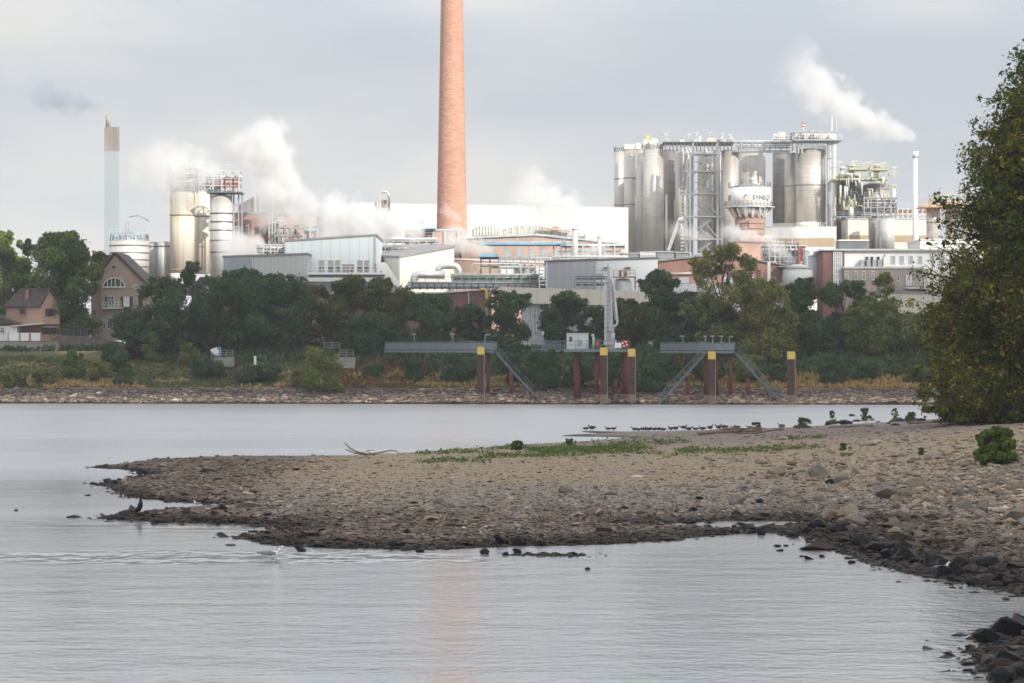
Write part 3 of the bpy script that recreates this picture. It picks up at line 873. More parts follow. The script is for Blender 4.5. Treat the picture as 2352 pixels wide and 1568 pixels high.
# the dark belt of trees
tree(322, 712, 110, 409, 'dark', 'low dark tree at the foot of the gabled house', .0, 12, 340)
tree(384, 634, 150, 412, 'dark', 'dark round tree just right of the gabled house', .0, 18, 380)
tree(450, 600, 74, 424, 'blue', 'tall thin pine like tree showing above the dark tree belt', .3, 9, 220, top=2)
tree(462, 672, 128, 410, 'dark', 'dark tree below the pine, in front of the hidden house', .02, 14, 340, tone=-.06)
tree(548, 616, 158, 411, 'blue', 'wide dark tree standing in front of the grey shed', .0, 20, 380, top=5, tone=-.05)
tree(640, 628, 160, 413, 'dark', 'dark tree under the corner of the pale blue shed', .0, 18, 360, top=4)
tree(716, 652, 110, 418, 'rust', 'thin ragged tree with brick wall showing through it', .15, 12, 170, top=4)
tree(806, 630, 128, 415, 'rust', 'brownish olive tree below the row of cooling units', .04, 18, 330, top=4)
tree(886, 638, 118, 417, 'rust', 'bronze leaved round tree beside the sloping white conveyor', .04, 15, 330, top=3, tone=-.05)
tree(855, 716, 150, 408, 'dark', 'low dark tree below the two bronze trees', .0, 14, 320, tone=-.08)
tree(985, 672, 128, 412, 'blue', 'dark green tree behind the first jetty walkway', .0, 15, 330)
tree(1072, 696, 96, 410, 'dark', 'dim greyish tree in front of the red brick wall', .0, 12, 300)
tree(1168, 664, 118, 408, 'blue', 'pointed dark tree at the head of the first jetty', .0, 18, 330, top=3, rs=(.13,.22))
tree(1300, 668, 110, 417, 'dark', 'dark tree under the beige conveyor bridge behind the white cabin', .1, 14, 280, top=4)
tree(1360, 700, 90, 414, 'dark', 'small dark tree just behind the loading crane', .05, 10, 260)
tree(1450, 684, 112, 414, 'rust', 'brownish dark tree on the far side of the loading crane', .04, 14, 300)
tree(1518, 618, 112, 410, 'blue', 'leafy green tree crossing the end of the beige bridge', .2, 14, 260, top=4)
tree(1560, 668, 130, 407, 'dark', 'very dark tree behind the double stair jetty', .0, 16, 340, tone=-.08)
tree(1662, 556, 165, 402, 'olive', 'tallest olive tree in front of the brick hall and silos', .14, 38, 260, top=8, rs=(.10,.18), tone=.2, shell=.25)
tree(1640, 690, 140, 405, 'dark', 'dark low tree under the tallest olive tree', .0, 14, 320)
tree(1752, 640, 150, 399, 'yellow', 'yellowing tree beside the tallest olive tree', .05, 26, 240, top=4, tone=.1)
tree(1838, 636, 96, 409, 'blue', 'green tree below the cone roofed tank', .05, 13, 280, top=4)
tree(1870, 716, 130, 403, 'dark', 'dark bushy tree behind the lone mooring pile', .0, 14, 320)
tree(1938, 640, 120, 408, 'blue', 'green tree at the foot of the brick stair tower', .0, 16, 320, top=4)
tree(2004, 690, 150, 403, 'olive', 'dull olive tree under the grey office windows', .0, 18, 340, tone=-.15)
tree(2036, 622, 78, 412, 'yellow', 'thin half bare yellow tree in front of the office building', .3, 12, 60, top=5, bark=M_BARK)
tree(2096, 716, 140, 402, 'olive', 'dull green tree partly behind the great foreground tree', .0, 17, 330, tone=-.2)
tree(2200, 700, 190, 405, 'dark', 'far bank tree mostly hidden by the great foreground tree', .0, 18, 300)
tree(2330, 690, 180, 405, 'dark', 'far bank tree wholly at the edge behind the great foreground tree', .0, 14, 260)
tree(-60, 640, 150, 430, 'mid', 'green tree beside the white house beyond the picture edge', .05, 14, 280)

# bushes
B_ = [(28,842,888,74,'olive','rounded olive bush at the grassy edge by the picture border'),
 (102,842,886,66,'olive','olive bush beside the dry yellow grass patch'),
 (168,802,866,58,'mid','fresh green bush in front of the garden wall'),
 (222,830,872,60,'olive','grey olive bush between two greener bushes'),
 (284,804,886,70,'blue','tall soft bush at the end of the dry grass'),
 (262,784,830,70,'blue','green bush at the end of the garden wall'),
 (312,742,826,44,'purple','dark purple leaved bush under the trees'),
 (348,760,832,50,'mid','dark green bush beside the purple one'),
 (430,786,838,56,'yellow','pale yellow green young bush under the dark trees'),
 (742,792,896,118,'yellow','large yellow green bush below the brick building'),
 (690,846,890,60,'olive','low olive bush left of the large yellow green one'),
 (858,832,868,56,'blue','small green bush above the rusty slope'),
 (944,818,880,62,'blue','rounded green bush under the first jetty'),
 (1052,812,880,100,'blue','wide green bush under the jetty walkway'),
 (1180,806,884,84,'dark','dark bush behind the first jetty stairs'),
 (1252,800,892,110,'blue','big dark bush left of the crane platform'),
 (1330,830,892,70,'dark','dark bush between the platform piles'),
 (1420,812,890,90,'dark','dark bush behind the old timber stumps'),
 (1496,838,896,76,'blue','pale green bush left of the double stairs'),
 (1540,824,880,70,'blue','greyish bush under the double stair jetty'),
 (1610,820,876,90,'dark','dark bush under the middle of the double stair jetty'),
 (1720,812,880,90,'olive','olive bush behind the descending stairs'),
 (1790,836,882,56,'blue','green bush behind the foot of the stairs'),
 (1900,812,884,96,'blue','wide green bush right of the lone mooring pile'),
 (1990,820,874,90,'blue','low green bush above the straw bank'),
 (2096,838,882,46,'blue','small round bush standing in the straw grass'),
 (2134,842,884,50,'mid','leaning bush at the end of the straw grass'),
 (2052,834,868,40,'rust','small brownish bush in the straw grass'),
 (480,820,870,90,'dark','low dark bush under the blue and white board'),
 (600,836,876,110,'dark','low bush behind the white marker post')]
for a in B_:
    bush(*a)

# low growth and dry grass that nobody could count
def tufts(name, n, xr, sr, key, h, w, cond=None, blades=9, flop=.5, leafy=False):
    x = RNG.uniform(*xr, n); s = RNG.uniform(*sr, n); y = yw(x)+s
    keep = np.ones(n, bool) if cond is None else cond(x, s, y)
    x, y = x[keep], y[keep]; z = bank_z(x, y); n = len(x)
    X = np.repeat(x, blades)+RNG.normal(0,w,n*blades); Yy = np.repeat(y, blades)+RNG.normal(0,w,n*blades); Z = np.repeat(z, blades)-.05
    m_ = len(X); hh = h*np.clip(np.exp(RNG.normal(0,.35,m_)),.4,1.7); a = RNG.uniform(0,6.283,m_); b = RNG.normal(0,flop,m_)
    dx, dy = np.cos(a), np.sin(a); wd = (.3 if leafy else .12)*hh + .03
    P = np.stack([X,Yy,Z],1)
    tip = P + np.stack([dx*b*hh, dy*b*hh, hh],1)
    sd = np.stack([-dy*wd, dx*wd, 0*wd],1); mid = P*.45 + tip*.55
    V = np.stack([P, mid+sd, tip, mid-sd],1).reshape(-1,3)
    o = np_mesh(name, V, np.arange(m_*4).reshape(-1,4), G[key], tone=np.repeat(np.clip(RNG.normal(.5,.25,m_),0,1),4))
    return tag(o, kind='stuff')
def pxcond(x, y): return HX + x*F/y
def c_straw(x, s, y):
    p = pxcond(x, y); v = fbm(x/6, y/3, 3, 51)
    z1 = ((p>60)&(p<310)&(s<15)&(s>8.6))|((p>945)&(p<1330)&(s<17)&(s>9))|((p>1480)&(s<19)&(s>8.6))
    return (z1 & (v > -.22)) | ((v > .19) & (s > 9))
def c_green(x, s, y): return fbm(x/6, y/3, 3, 51) < .14
def c_rust(x, s, y):
    p = pxcond(x, y); return (p>780)&(p<960)
def c_shade(x, s, y):
    p = pxcond(x, y); return ((p > 330) & (p < 960) & (s > 27)) | ((p >= 960) & (s > 19)) | ((p < 330) & (s > 40))
tufts("dry_grass", 6500, (-90,90), (8.4,26), 'straw', .5, .22, c_straw)
tufts("green_undergrowth", 11000, (-90,90), (9.2,32), 'carpet', .26, .35, c_green, 9, .8, True)
tufts("dark_undergrowth", 4200, (-90,90), (18,46), 'dark', .7, .45, c_shade, 8, .7, True)
tufts("rusty_undergrowth", 800, (-26,-10), (9,30), 'russet', .36, .3, c_rust, 8, .7, True)

# ---------------------------------------------------------------- the great tree on our own bank, and plants on the shingle
def big_tree(px, py_top, wpx, Y, label, nb, per, leaf, seed, env, group, bark_r=.5, key='poplar', tone=0., lean=0.):
    """trunk with limbs; every limb carries clumps of leaves out to a ragged tip. env: crown half width against height"""
    rnd = random.Random(seed)
    x = PX(px, Y); z = sz(x, Y)
    H = PZ(py_top, Y)-z; W_ = wpx*U(Y)
    t = thing("tree", label, "tree", (x, Y, z-.1), group)
    o = ORG[t]
    pts = [o+Vector((math.sin(i*1.3+seed)*.02*H*i/5+lean*i/6, 0, H*.93*i/6)) for i in range(7)]
    b = MB(); b.tube(pts, bark_r, 10, .05)
    L = []
    eh = [e[0] for e in env]; ew = [e[1] for e in env]
    for i in range(nb):
        f = ((i+rnd.random())/nb)**.9
        h = f*H*.97; rad = W_/2*float(np.interp(f, eh, ew))*rnd.uniform(.62,1.12)
        az = rnd.uniform(0, 6.283)
        tip = Vector((math.cos(az)*rad + lean*f, math.sin(az)*rad, min(H, h + rnd.uniform(-.06,.05)*H)))
        f0 = max(.03, f - rad/H*rnd.uniform(.35,.8))
        k0 = min(5.999, f0/.93*6); a0 = pts[int(k0)].lerp(pts[int(k0)+1], k0-int(k0)) - o
        midp = a0.lerp(tip, .55) + Vector((0,0,rnd.uniform(.0,.05)*H))
        b.tube([o+a0, o+midp, o+tip], .05+.02*rad, 5, .015)
        n = max(3, int(rad*1.5)+2)
        for k in range(n):
            u = .22 + .8*(k+rnd.random()*.7)/n
            p = a0.lerp(midp, u/.55) if u < .55 else midp.lerp(tip, min(1.03,(u-.55)/.45))
            s_ = W_*rnd.uniform(.035,.075)*(1.25-.75*u)
            p = p + Vector((rnd.gauss(0,1),rnd.gauss(0,1),rnd.gauss(-.1,.8)))*s_*.8
            L.append((tuple(p),(s_*1.15,s_*1.15,s_*.9)))
    A = [crown_arrays([l], per*(l[1][0]/(W_*.06))**1.9*rnd.uniform(.5,1.2), leaf, tone, spread=.42, shell=.05) for l in L]
    V = np.concatenate([q[0] for q in A]); T = np.concatenate([q[2] for q in A])
    V[:,2] = np.maximum(V[:,2], .12)
    np_mesh("crown", V, np.arange(len(V)).reshape(-1,4), G[key], tone=T, parent=t)
    b.build("trunk", M_BARK, t)
    return t
E_WIDE = [(0,.75),(.08,.98),(.22,1.0),(.40,.88),(.62,.76),(.8,.52),(.93,.26),(1,.08)]
E_LOW = [(0,.85),(.15,1.0),(.4,.95),(.7,.75),(.9,.45),(1,.15)]
E_TALL = [(0,.4),(.15,.7),(.4,.9),(.6,.9),(.8,.7),(.93,.42),(1,.12)]
big_tree(2352, 200, 560, 205, 'great green tree with yellowing leaves towering over the shingle bank', 240, 72, .125, 5, E_WIDE, 'trees on the near bank')
big_tree(2400, 70, 400, 235, 'taller dark tree standing behind the great yellowing tree', 160, 60, .14, 8, E_TALL, 'trees on the near bank', tone=-.16)
big_tree(2232, 600, 300, 214, 'low spreading tree with drooping boughs under the great tree', 130, 62, .12, 12, E_LOW, 'trees on the near bank', .25, tone=-.03)
big_tree(2560, 200, 400, 200, 'dark tree beyond the picture edge next to the great tree', 70, 40, .17, 15, E_WIDE, 'trees on the near bank')

def plant(px, py_base, wpx, hpx, key, label, per=70, k=9, group='plants on the shingle', leaf=.06, name='shrub', stems=5):
    y = ground_y(py_base)
    for _ in range(8):
        z = max(0, sz(PX(px,y), y)); y = .5*y+.5*ground_y(py_base, z)
    x = PX(px,y); z = sz(x,y)
    rnd = random.Random(int(px*7+py_base)); W_, H = wpx*U(y), hpx*U(y)
    t = thing(name, label, 'plant', (x,y,z-.02), group)
    L = lobes_for(W_*.85, H, .25, k, (.10,.18), 4, rnd)
    for _ in range(k): a_ = rnd.uniform(0,6.28); q_ = rnd.uniform(.1,.42)*W_; L.append(((math.cos(a_)*q_, math.sin(a_)*q_, H*rnd.uniform(.05,.3)), (W_*.12, W_*.12, H*.12)))
    for f_ in (.22,.42,.62,.82): L.append(((rnd.uniform(-.06,.06)*W_, 0, H*f_), (W_*.30*(1.15-f_), W_*.26*(1.15-f_), H*.2)))
    V, Fq, T = crown_arrays(L, per*(.45 if key == 'weed' else .8), leaf, .1, shell=.1); V[:,2] = np.maximum(V[:,2], .01)
    np_mesh("foliage", V, Fq, G[key], tone=T, parent=t)
    b = MB(); o = ORG[t]
    for c, r in L[:stems]:
        b.tube([o, o+Vector((c[0]*.5,c[1]*.5,c[2]*.6)), o+Vector(c)], .02, 5, .006)
    b.build("stem", M_BARK, t)
plant(2292,1068,112,84,'mid','largest dark green shrub on the shingle bank below the great tree',260,22,leaf=.075)
plant(1846,984,52,26,'weed','low weed with yellow flowers at the water side of the ridge',60,8,leaf=.07)
plant(1910,975,26,34,'weed','upright pale grassy weed on the ridge beside the flowering one',40,6,leaf=.07)
plant(1988,966,48,34,'blue','spindly leafy weed on the ridge stones',45,8,leaf=.07)
plant(2056,964,22,30,'rust','small reddish seedling weed on the ridge',40,5,leaf=.06)
plant(2092,970,50,24,'weed','low green weed patch near the end of the ridge',60,7,leaf=.07)
plant(1738,988,30,18,'weed','small weed beside the driftwood pile',50,6,leaf=.07)
plant(2196,975,56,44,'rust','russet bush under the drooping boughs of the near tree',90,10,leaf=.08)
plant(2270,962,90,60,'rust','wide russet thicket at the foot of the great tree',110,12,leaf=.09)
plant(2150,948,70,34,'olive','olive scrub at the water side under the near tree',90,10,leaf=.08)
plant(1938,1034,24,16,'weed','single green tuft on the pebbles below the ridge',50,5,leaf=.05)
plant(2116,1048,20,10,'weed','tiny green tuft on the bare pebbles beside the large shrub',40,4,leaf=.05)
plant(1190,1034,44,22,'weed','taller nettle clump at the far edge of the green strip',26,6,leaf=.08)
plant(1312,1024,34,16,'weed','nettle clump by the narrow inlet of water',24,5,leaf=.08)
# the loose green strip along the crest of the spit
px = RNG.uniform(960, 1900, 2600); t_ = (px-960)/940
py = 1044 - 28*np.sin(t_*1.5) + RNG.normal(0, 9, len(px)) + 14*RNG.uniform(0,1,len(px))
y = CAMH*F/(py-HY); x = (px-HX)*y/F
for _ in range(3):
    z = spit_z(x,y); y = .5*y+.5*(CAMH-np.clip(z,0,3))*F/(py-HY); x = (px-HX)*y/F
z, d = spit_z(x, y, True)
k = (d > .6) & (fbm(x/3.2, y/7, 3, 91) > -.02+.1*np.abs(t_-.45))
x, y, z = x[k], y[k], z[k]
P = np.stack([x,y,z+.06],1); nb = 9
Q = np.repeat(P, nb, 0)+RNG.normal(0,1,(len(P)*nb,3))*np.array([.20,.20,.07])
N = RNG.normal(0,.6,Q.shape)+np.array([0,-.2,1]); N /= np.linalg.norm(N,axis=1)[:,None]
t1 = np.cross(N, RNG.normal(0,1,Q.shape)); t1 /= np.linalg.norm(t1,axis=1)[:,None]; b1 = np.cross(N,t1)
s_ = .075*np.exp(RNG.normal(0,.3,len(Q)))[:,None]
V = np.stack([Q-t1*s_, Q-b1*s_*.6, Q+t1*s_, Q+b1*s_*.6],1).reshape(-1,3); V[:,2] = np.maximum(V[:,2], .02)
o = np_mesh("weeds", V, np.arange(len(Q)*4).reshape(-1,4), G['weed'], tone=np.repeat(RNG.uniform(0,1,len(Q)),4))
tag(o, kind='stuff')
# ================================================================ THE PLANT ACROSS THE RIVER
GZ = 7.6
def quadprism(b, foot, z0, tops):
    """four-cornered block with its own top height at each corner"""
    n = len(foot); k = len(b.v)
    b.v += [(x,y,z0) for x,y in foot] + [(x,y,z) for (x,y),z in zip(foot,tops)]
    b.face(tuple(k+i for i in range(n-1,-1,-1))); b.face(tuple(k+n+i for i in range(n)))
    for i in range(n):
        j = (i+1) % n
        b.face((k+i,k+j,k+n+j,k+n+i))
    return b
def xy(px, Y): return (PX(px,Y), Y)

M_WHITE = mat("white cladding", (.80,.79,.76), .5, 0, (.72,.71,.68), .5, (1,1,.15), joint=2.4)
M_CREAM = mat("cream cladding", (.72,.69,.60), .55, 0, (.66,.63,.55), .5, (1,1,.1), joint=1.5)
M_BEIGE = mat("beige cladding", (.66,.61,.51), .6, 0, (.62,.57,.47), .25, (1,1,.2), joint=2.0)
M_PALEBLUE = mat("pale blue cladding", (.60,.66,.68), .5, 0, (.56,.62,.645), .4, (1,1,.1), joint=1.6)
M_SHEDGREY = mat("weathered pale cladding", (.60,.61,.59), .6, 0, (.47,.48,.45), 1.4, (2.5,1,.06), joint=1.0)
M_GREY = mat("grey cladding", (.42,.43,.45), .6, 0, (.37,.38,.40), .5, (1,1,.15), joint=1.3)
M_GREYD = mat("dark grey cladding", (.16,.17,.19), .6, 0, (.12,.13,.14), .6)
M_ROOFG = mat("grey roof", (.30,.30,.31), .8, 0, (.22,.22,.23), 1.)
M_BRICK = mat_brick("red brick", (.27,.12,.09), (.34,.16,.12), (.34,.30,.27), 2.0)
M_BRICKP = mat_brick("pale brick", (.46,.27,.20), (.54,.33,.25), (.5,.45,.4), 2.0)
M_BRICKD = mat_brick("dark brick", (.17,.072,.06), (.22,.095,.075), (.2,.16,.15), 2.0)
M_STEEL = mat("galvanised steel", (.42,.44,.46), .5, .5, (.33,.35,.37), 1.)
M_STEELL = mat("light steel", (.62,.63,.62), .5, .3, (.50,.51,.50), 1.)
M_STEELD = mat("dark steel", (.12,.13,.14), .6, .3, (.08,.085,.09), 1.)
M_DECK = mat("jetty steel", (.15,.18,.195), .6, .2, (.11,.135,.15), 1.2)
M_DECKL = mat("jetty mesh", (.20,.24,.26), .6, .2, (.16,.195,.215), 2.)
M_BLUE = mat("light blue paint", (.22,.42,.58), .5, 0, (.17,.34,.48), .8)
M_BLUEP = mat("pale blue paint", (.45,.60,.68), .5, 0, (.36,.50,.58), .8)
M_YEL = mat("yellow paint", (.72,.52,.12), .5, 0, (.60,.42,.10), 1.)
M_GREEN = mat("pale green paint", (.36,.42,.27), .5, 0, (.27,.33,.2), .8)
M_YGREEN = mat("yellow green paint", (.50,.50,.30), .5, 0, (.40,.42,.24), .8)
M_ORANGE = mat("orange primer", (.62,.33,.17), .55, 0, (.50,.26,.14), .8)
M_REDP = mat("red paint", (.55,.05,.045), .5)
M_TANB = mat("brown cladding", (.42,.31,.20), .6, 0, (.38,.28,.18), .5)
M_GLASS = mat("window glass", (.05,.055,.06), .12, 0, (.03,.035,.04), .8, spec=.6)
M_GLASSL = mat("pale glazing", (.42,.46,.46), .2, 0, (.30,.34,.35), .8, spec=.6)
M_WFRAME = mat("white window frame", (.76,.76,.74), .5)
M_CONC = mat("concrete", (.36,.34,.31), .9, 0, (.25,.235,.21), .7, bump=.3)
SILV = [(0,(.53,.50,.455)),(.42,(.60,.57,.525)),(.48,(.55,.525,.48)),(.53,(.65,.62,.57)),(.58,(.54,.515,.475)),(.64,(.58,.55,.505))]
M_SILO = mat_banded("stainless silo", SILV, .40, .38, .18, 1.1)
M_SILOD = mat_banded("dark silo", [(0,(.24,.225,.21)),(.5,(.28,.265,.245)),(.58,(.22,.21,.195))], .5, .5, .25, 1.)  # darker stainless, also for hoops; on the shaded silos the shade is painted in
M_TANK = mat_banded("pale tank", [(0,(.60,.585,.555)),(.48,(.66,.645,.61)),(.56,(.56,.545,.52))], .5, .35, .2, .9)
M_RUSTY = mat("rust streaked cream", (.68,.63,.53), .7, 0, (.50,.35,.19), .9, (1.6,1.6,.05), .28, .52)
M_ALU = mat("aluminium duct", (.66,.65,.64), .4, .5, (.56,.55,.54), .6)
M_ROOFT = mat("brown roof tiles", (.105,.080,.075), .85, 0, (.065,.052,.05), 1.6, (1,1,1), bump=.3)
M_PLAST = mat("tan render", (.44,.335,.265), .9, 0, (.38,.285,.225), .7)
M_PLASTP = mat("rose tan render", (.48,.31,.235), .9, 0, (.42,.27,.205), .7)
M_SHUT = mat("dark green shutter", (.03,.065,.065), .6)
M_SHUTB = mat("brown shutter", (.10,.045,.03), .6)
M_WALLG = mat("garden wall stone", (.30,.27,.24), .9, 0, (.19,.16,.14), .8, bump=.4)
M_RUSTPILE = mat("rusty red pile", (.21,.055,.036), .8, 0, (.12,.036,.028), 1.2, (1,1,.25))
M_PILE = mat("dark sheet pile", (.090,.046,.038), .8, 0, (.050,.030,.028), 1.3, (1,1,.3))
M_SILT = mat("dried silt on pile", (.27,.19,.145), .9, 0, (.17,.11,.085), 1.6)
M_WOOD = mat("driftwood", (.27,.20,.15), .9, 0, (.17,.125,.095), 3., bump=.4)
M_WHITEL = mat("white paint", (.82,.82,.81), .5, 0, (.76,.76,.75), .8)

def plant_thing(name, label, cat, px, Y, group=None, z=GZ):
    return thing(name, label, cat, (PX(px,Y), Y, z), group)

# ---------------------------------------------------------------- generic pieces
def shed(name, label, px0, px1, pyl, pyr, Y, depth, wall, roof=None, z0=GZ, cat='building', group=None):
    t = plant_thing(name, label, cat, (px0+px1)/2, Y, group, z0)
    x0, x1 = PX(px0,Y), PX(px1,Y); zl, zr = PZ(pyl,Y), PZ(pyr,Y)
    b = MB(); b.prism([(x0,z0),(x1,z0),(x1,zr),(x0,zl)], Y, Y+depth); b.build("wall", wall, t)
    b = MB(); e = .18
    b.prism([(x0-e,zl+.01),(x1+e,zr+.01),(x1+e,zr+.3),(x0-e,zl+.3)], Y-e, Y+depth+e); b.build("roof", roof or M_ROOFG, t)
    return t

def rack(name, label, px0, px1, py0, py1, Y, d, bays, levels, steel, pipes=(), deck=(), cat='pipe rack', group=None, w=.22, braces=True, rail=True):
    """steel frame with pipe runs; pipes: (level fraction, radius px, material)"""
    t = plant_thing(name, label, cat, (px0+px1)/2, Y, group, PZ(py1,Y))
    x0, x1, z0, z1 = PX(px0,Y), PX(px1,Y), PZ(py1,Y), PZ(py0,Y)
    b = MB()
    X = [x0+(x1-x0)*i/bays for i in range(bays+1)]; Zs = [z0+(z1-z0)*(i+1)/levels for i in range(levels)]
    for x in X:
        for y in (Y, Y+d): b.bar((x,y,z0),(x,y,z1), w)
    for z in Zs:
        for y in (Y,Y+d): b.bar((x0,y,z-w/2),(x1,y,z-w/2), w*.8)
        for x in X: b.bar((x,Y,z-w/2),(x,Y+d,z-w/2), w*.8)
    if braces:
        for i in range(0, bays, 2):
            b.bar((X[i],Y-.02,z0),(X[i+1],Y-.02,Zs[0]), w*.5)
    b.build("frame", steel, t)
    if rail:
        r = MB(); r.rail([(x0,Y-.1,z1),(x1,Y-.1,z1)], 1.1, 2.2, .07); r.build("railing", steel, t)
    for k in deck:
        g = MB(); z = z0+(z1-z0)*k; g.box(x0-.1,x1+.1,Y+.05,Y+d-.05,z,z+.12); g.build("deck", M_STEELD, t)
    for i, (f, rp, m_) in enumerate(pipes):
        r = rp*U(Y); z = z0+(z1-z0)*f+r; y = Y+.3+(i*.7)%max(.5,d-.6)
        p = MB(); a = (x1-x0)*.06
        p.tube([(x0-a*random.random(),y,z),(x1+a*random.random(),y,z)], r, 8); p.build("pipe", m_, t)
    return t

def silo(px0, px1, py_top, py_bot, Y, m_, label, name='silo', group='silos', hoops=(.3,.62), rail=True, dome=.12, boxes=0, skirt=None, hm=None):
    cx, r = PX((px0+px1)/2,Y), (px1-px0)/2*U(Y); cy = Y+r; z0, z1 = PZ(py_bot,Y), PZ(py_top,Y)
    t = thing(name, label, 'silo' if name == 'silo' else 'tank', (cx,cy,z0), group)
    b = MB(); b.cyl(cx,cy,z0,z1,r,40); b.build("shell", m_, t)
    b = MB(); b.lathe(cx,cy,[(r+.02,z1+.01),(r*.3,z1+r*dome+.1),(.05,z1+r*dome+.12)],40); b.build("roof", m_, t)
    if hoops:
        b = MB()
        for h in hoops:
            z = z1-(z1-z0)*h; b.cyl(cx,cy,z-.12,z+.12,r+.05,40)
        b.build("hoops", hm or M_SILOD, t)
    if rail:
        b = MB(); b.ringrail(cx,cy,z1+.02,r*.97,1.1,16,.09); b.build("railing", M_STEEL, t)
    for i in range(boxes):
        a = -1.9+i*.9; bx, by = cx+r*.55*math.cos(a), cy+r*.55*math.sin(a); s_ = r*.24
        b = MB(); b.box(bx-s_,bx+s_,by-s_,by+s_,z1+.1,z1+s_*2.6+.4); b.build("filter_box", M_STEELL, t)
    if skirt:
        b = MB(); b.cyl(cx,cy,PZ(skirt,Y),z0,r*1.0,40); b.build("skirt", M_WHITE, t)
    return t

# ---------------------------------------------------------------- far left: tall pale stack, tanks, rusty silos
Y = 670.
t = plant_thing("industrial_chimney", "tall square pale blue flue stack with a dirty grey head behind the tanks", "chimney", 254, Y, 'chimneys of the plant')
a = (PX(273,Y)-PX(235,Y)); x0 = PX(235,Y)
th = R(8); ca_, sa_ = math.cos(th), math.sin(th); sd_ = a/(ca_+sa_)
def sq(g): return [(x0-g*.7+sd_*sa_, Y-g), (x0+a+g, Y+sd_*sa_), (x0+a-sd_*sa_+g*.7, Y+sd_*(sa_+ca_)+g), (x0-g, Y+sd_*ca_)]
b = MB(); quadprism(b, sq(0), GZ, [PZ(346,Y)]*4); b.build("shaft", mat("pale blue shaft", (.31,.355,.38), .8, 0, (.275,.32,.345), .2, (1,1,.1)), t)
b = MB(); quadprism(b, sq(.06), PZ(346,Y)+.01, [PZ(291,Y)]*4); b.build("head", mat("sooty head", (.30,.27,.25), .8, 0, (.19,.17,.16), .4, (1,1,.3)), t)
b = MB(); b.cyl(x0+a*.29,Y+a*.4,PZ(291,Y),PZ(262,Y),5.2*U(Y),16); b.build("flue_pipe", M_CONC, t)

silo(245,336,551,640,520,M_TANK,"broad silvery storage tank with thin hoops below the pale stack",'storage_tank','tanks',(.13,.32,.5,.68,.86),True,.05,0)
silo(338,362,557,640,531,M_GREY,"slim grey vessel beside the broad silvery tank",'vessel','tanks',(.1,),False)
silo(361,389,556,642,528,M_TANK,"slim pale vessel against the rusty silo",'vessel','tanks',(.1,),False)
t = rack("machinery_platform","pale blue machinery with a bent crane arm on the silvery tank",252,332,538,548.6,523,3,4,1,M_BLUEP,cat='machinery')
b = MB(); x=PX(291,524); b.cyl(x,524.5,PZ(538,524),PZ(510,524),.35,10); b.box(x-1.2,x+.9,524,525.4,PZ(538,524),PZ(528,524)); b.build("mast", M_STEELL, t)
b = MB(); b.tube([PT(296,498,524),PT(318,494,524),PT(342,507,524)],.13,6); b.build("arm", M_STEELL, t)

silo(387,444,441,627,525,M_RUSTY,"wide cream silo streaked with rust, leftmost of the pale silo group",'silo','rust streaked silos',(.28,.955),True,.1,0,645,mat("rust band",(.42,.26,.13),.8))
silo(442,480,439,628,537,M_RUSTY,"narrow cream silo streaked with rust between the wide one and the white one",'silo','rust streaked silos',(.3,),True,.1)
silo(480,531,450,645,522,M_TANK,"white silo with dark rings beside the rust streaked silos",'silo','rust streaked silos',(.2,.3,.4,.52,.66),True,.16,0,None,M_STEELD)
Y=527.
rack("steel_tower","grey steel frame with louvred box on the wide rusty silo",384,446,384,440,526,5,3,3,M_STEEL,[(.4,2,M_STEELL),(.7,3,M_STEELL)],(.34,.67))
t = plant_thing("filter_house","grey filter house wrapped in steam over the rusty silos","machinery",412,528,None,PZ(438,529))
b = MB(); b.box(PX(392,529),PX(432,529),529,531.5,PZ(438,529),PZ(380,529)); b.build("housing", M_GREY, t)
b = MB(); b.cyl(PX(398,528.5),528.2,PZ(438,528),PZ(376,528),.5,10); b.build("downpipe", M_STEELL, t)
t = rack("steel_tower","red and white pipe frame standing on the white ringed silo",470,549,391,441,524,5,4,3,M_STEELL,[(.36,2,M_REDP),(.7,2,M_WHITEL)],(.34,.67))
b = MB(); x0_,x1_=PX(520,525),PX(548,525)
for f in (0,.35,.7,1): b.bar((x0_+(x1_-x0_)*f,524-.2,PZ(440,524)),(x0_+(x1_-x0_)*f,523.8,PZ(402,524)),.16)
b.build("red_post", mat("faded red steel",(.42,.18,.15),.6), t)
b = MB(); b.box(PX(484,525),PX(508,525),525.5,528,PZ(440,525),PZ(398,525)); b.build("filter_box", M_STEELL, t)
t = plant_thing("access_platform","blue grey steel platform on posts beside the white ringed silo","platform",540,524,None,GZ)
b = MB(); b.box(PX(476,523),PX(556,523),521.2,528,PZ(443,523),PZ(440.5,523)); b.build("deck", M_DECKL, t)
b = MB()
for q in (537,548,556): b.bar(PT(q,443,527),PT(q,640,527),.25)
for q in (470,520,570): b.bar(PT(535,q,527),PT(557,q,527),.16)
b.build("post", M_STEEL, t)

t = plant_thing("brick_building","sunlit pink brick process building with pipes behind the steam","building",628,560,'brick buildings')
Y=560.
b = MB(); b.box(PX(534,Y),PX(634,Y),Y,Y+26,GZ,PZ(490,Y)); b.build("wall", M_BRICK, t)
b = MB(); b.box(PX(634.2,Y),PX(724,Y),Y-4,Y+22,GZ,PZ(497,Y)); b.build("annexe_wall", M_BRICKP, t)
b = MB(); b.box(PX(533,Y),PX(635,Y),Y-.3,Y+26.3,PZ(490,Y)+.01,PZ(487,Y)); b.box(PX(633.5,Y),PX(726,Y),Y-4.3,Y+22.3,PZ(497,Y)+.01,PZ(494,Y)); b.build("roof", M_ROOFG, t)
for q in (560,585,610,650,680):
    b = MB(); b.box(PX(q,Y),PX(q+10,Y),Y-(.08 if q<634 else 4.08),Y-(.01 if q<634 else 4.01),PZ(540,Y),PZ(520,Y)); b.build("window", M_GLASS, t)
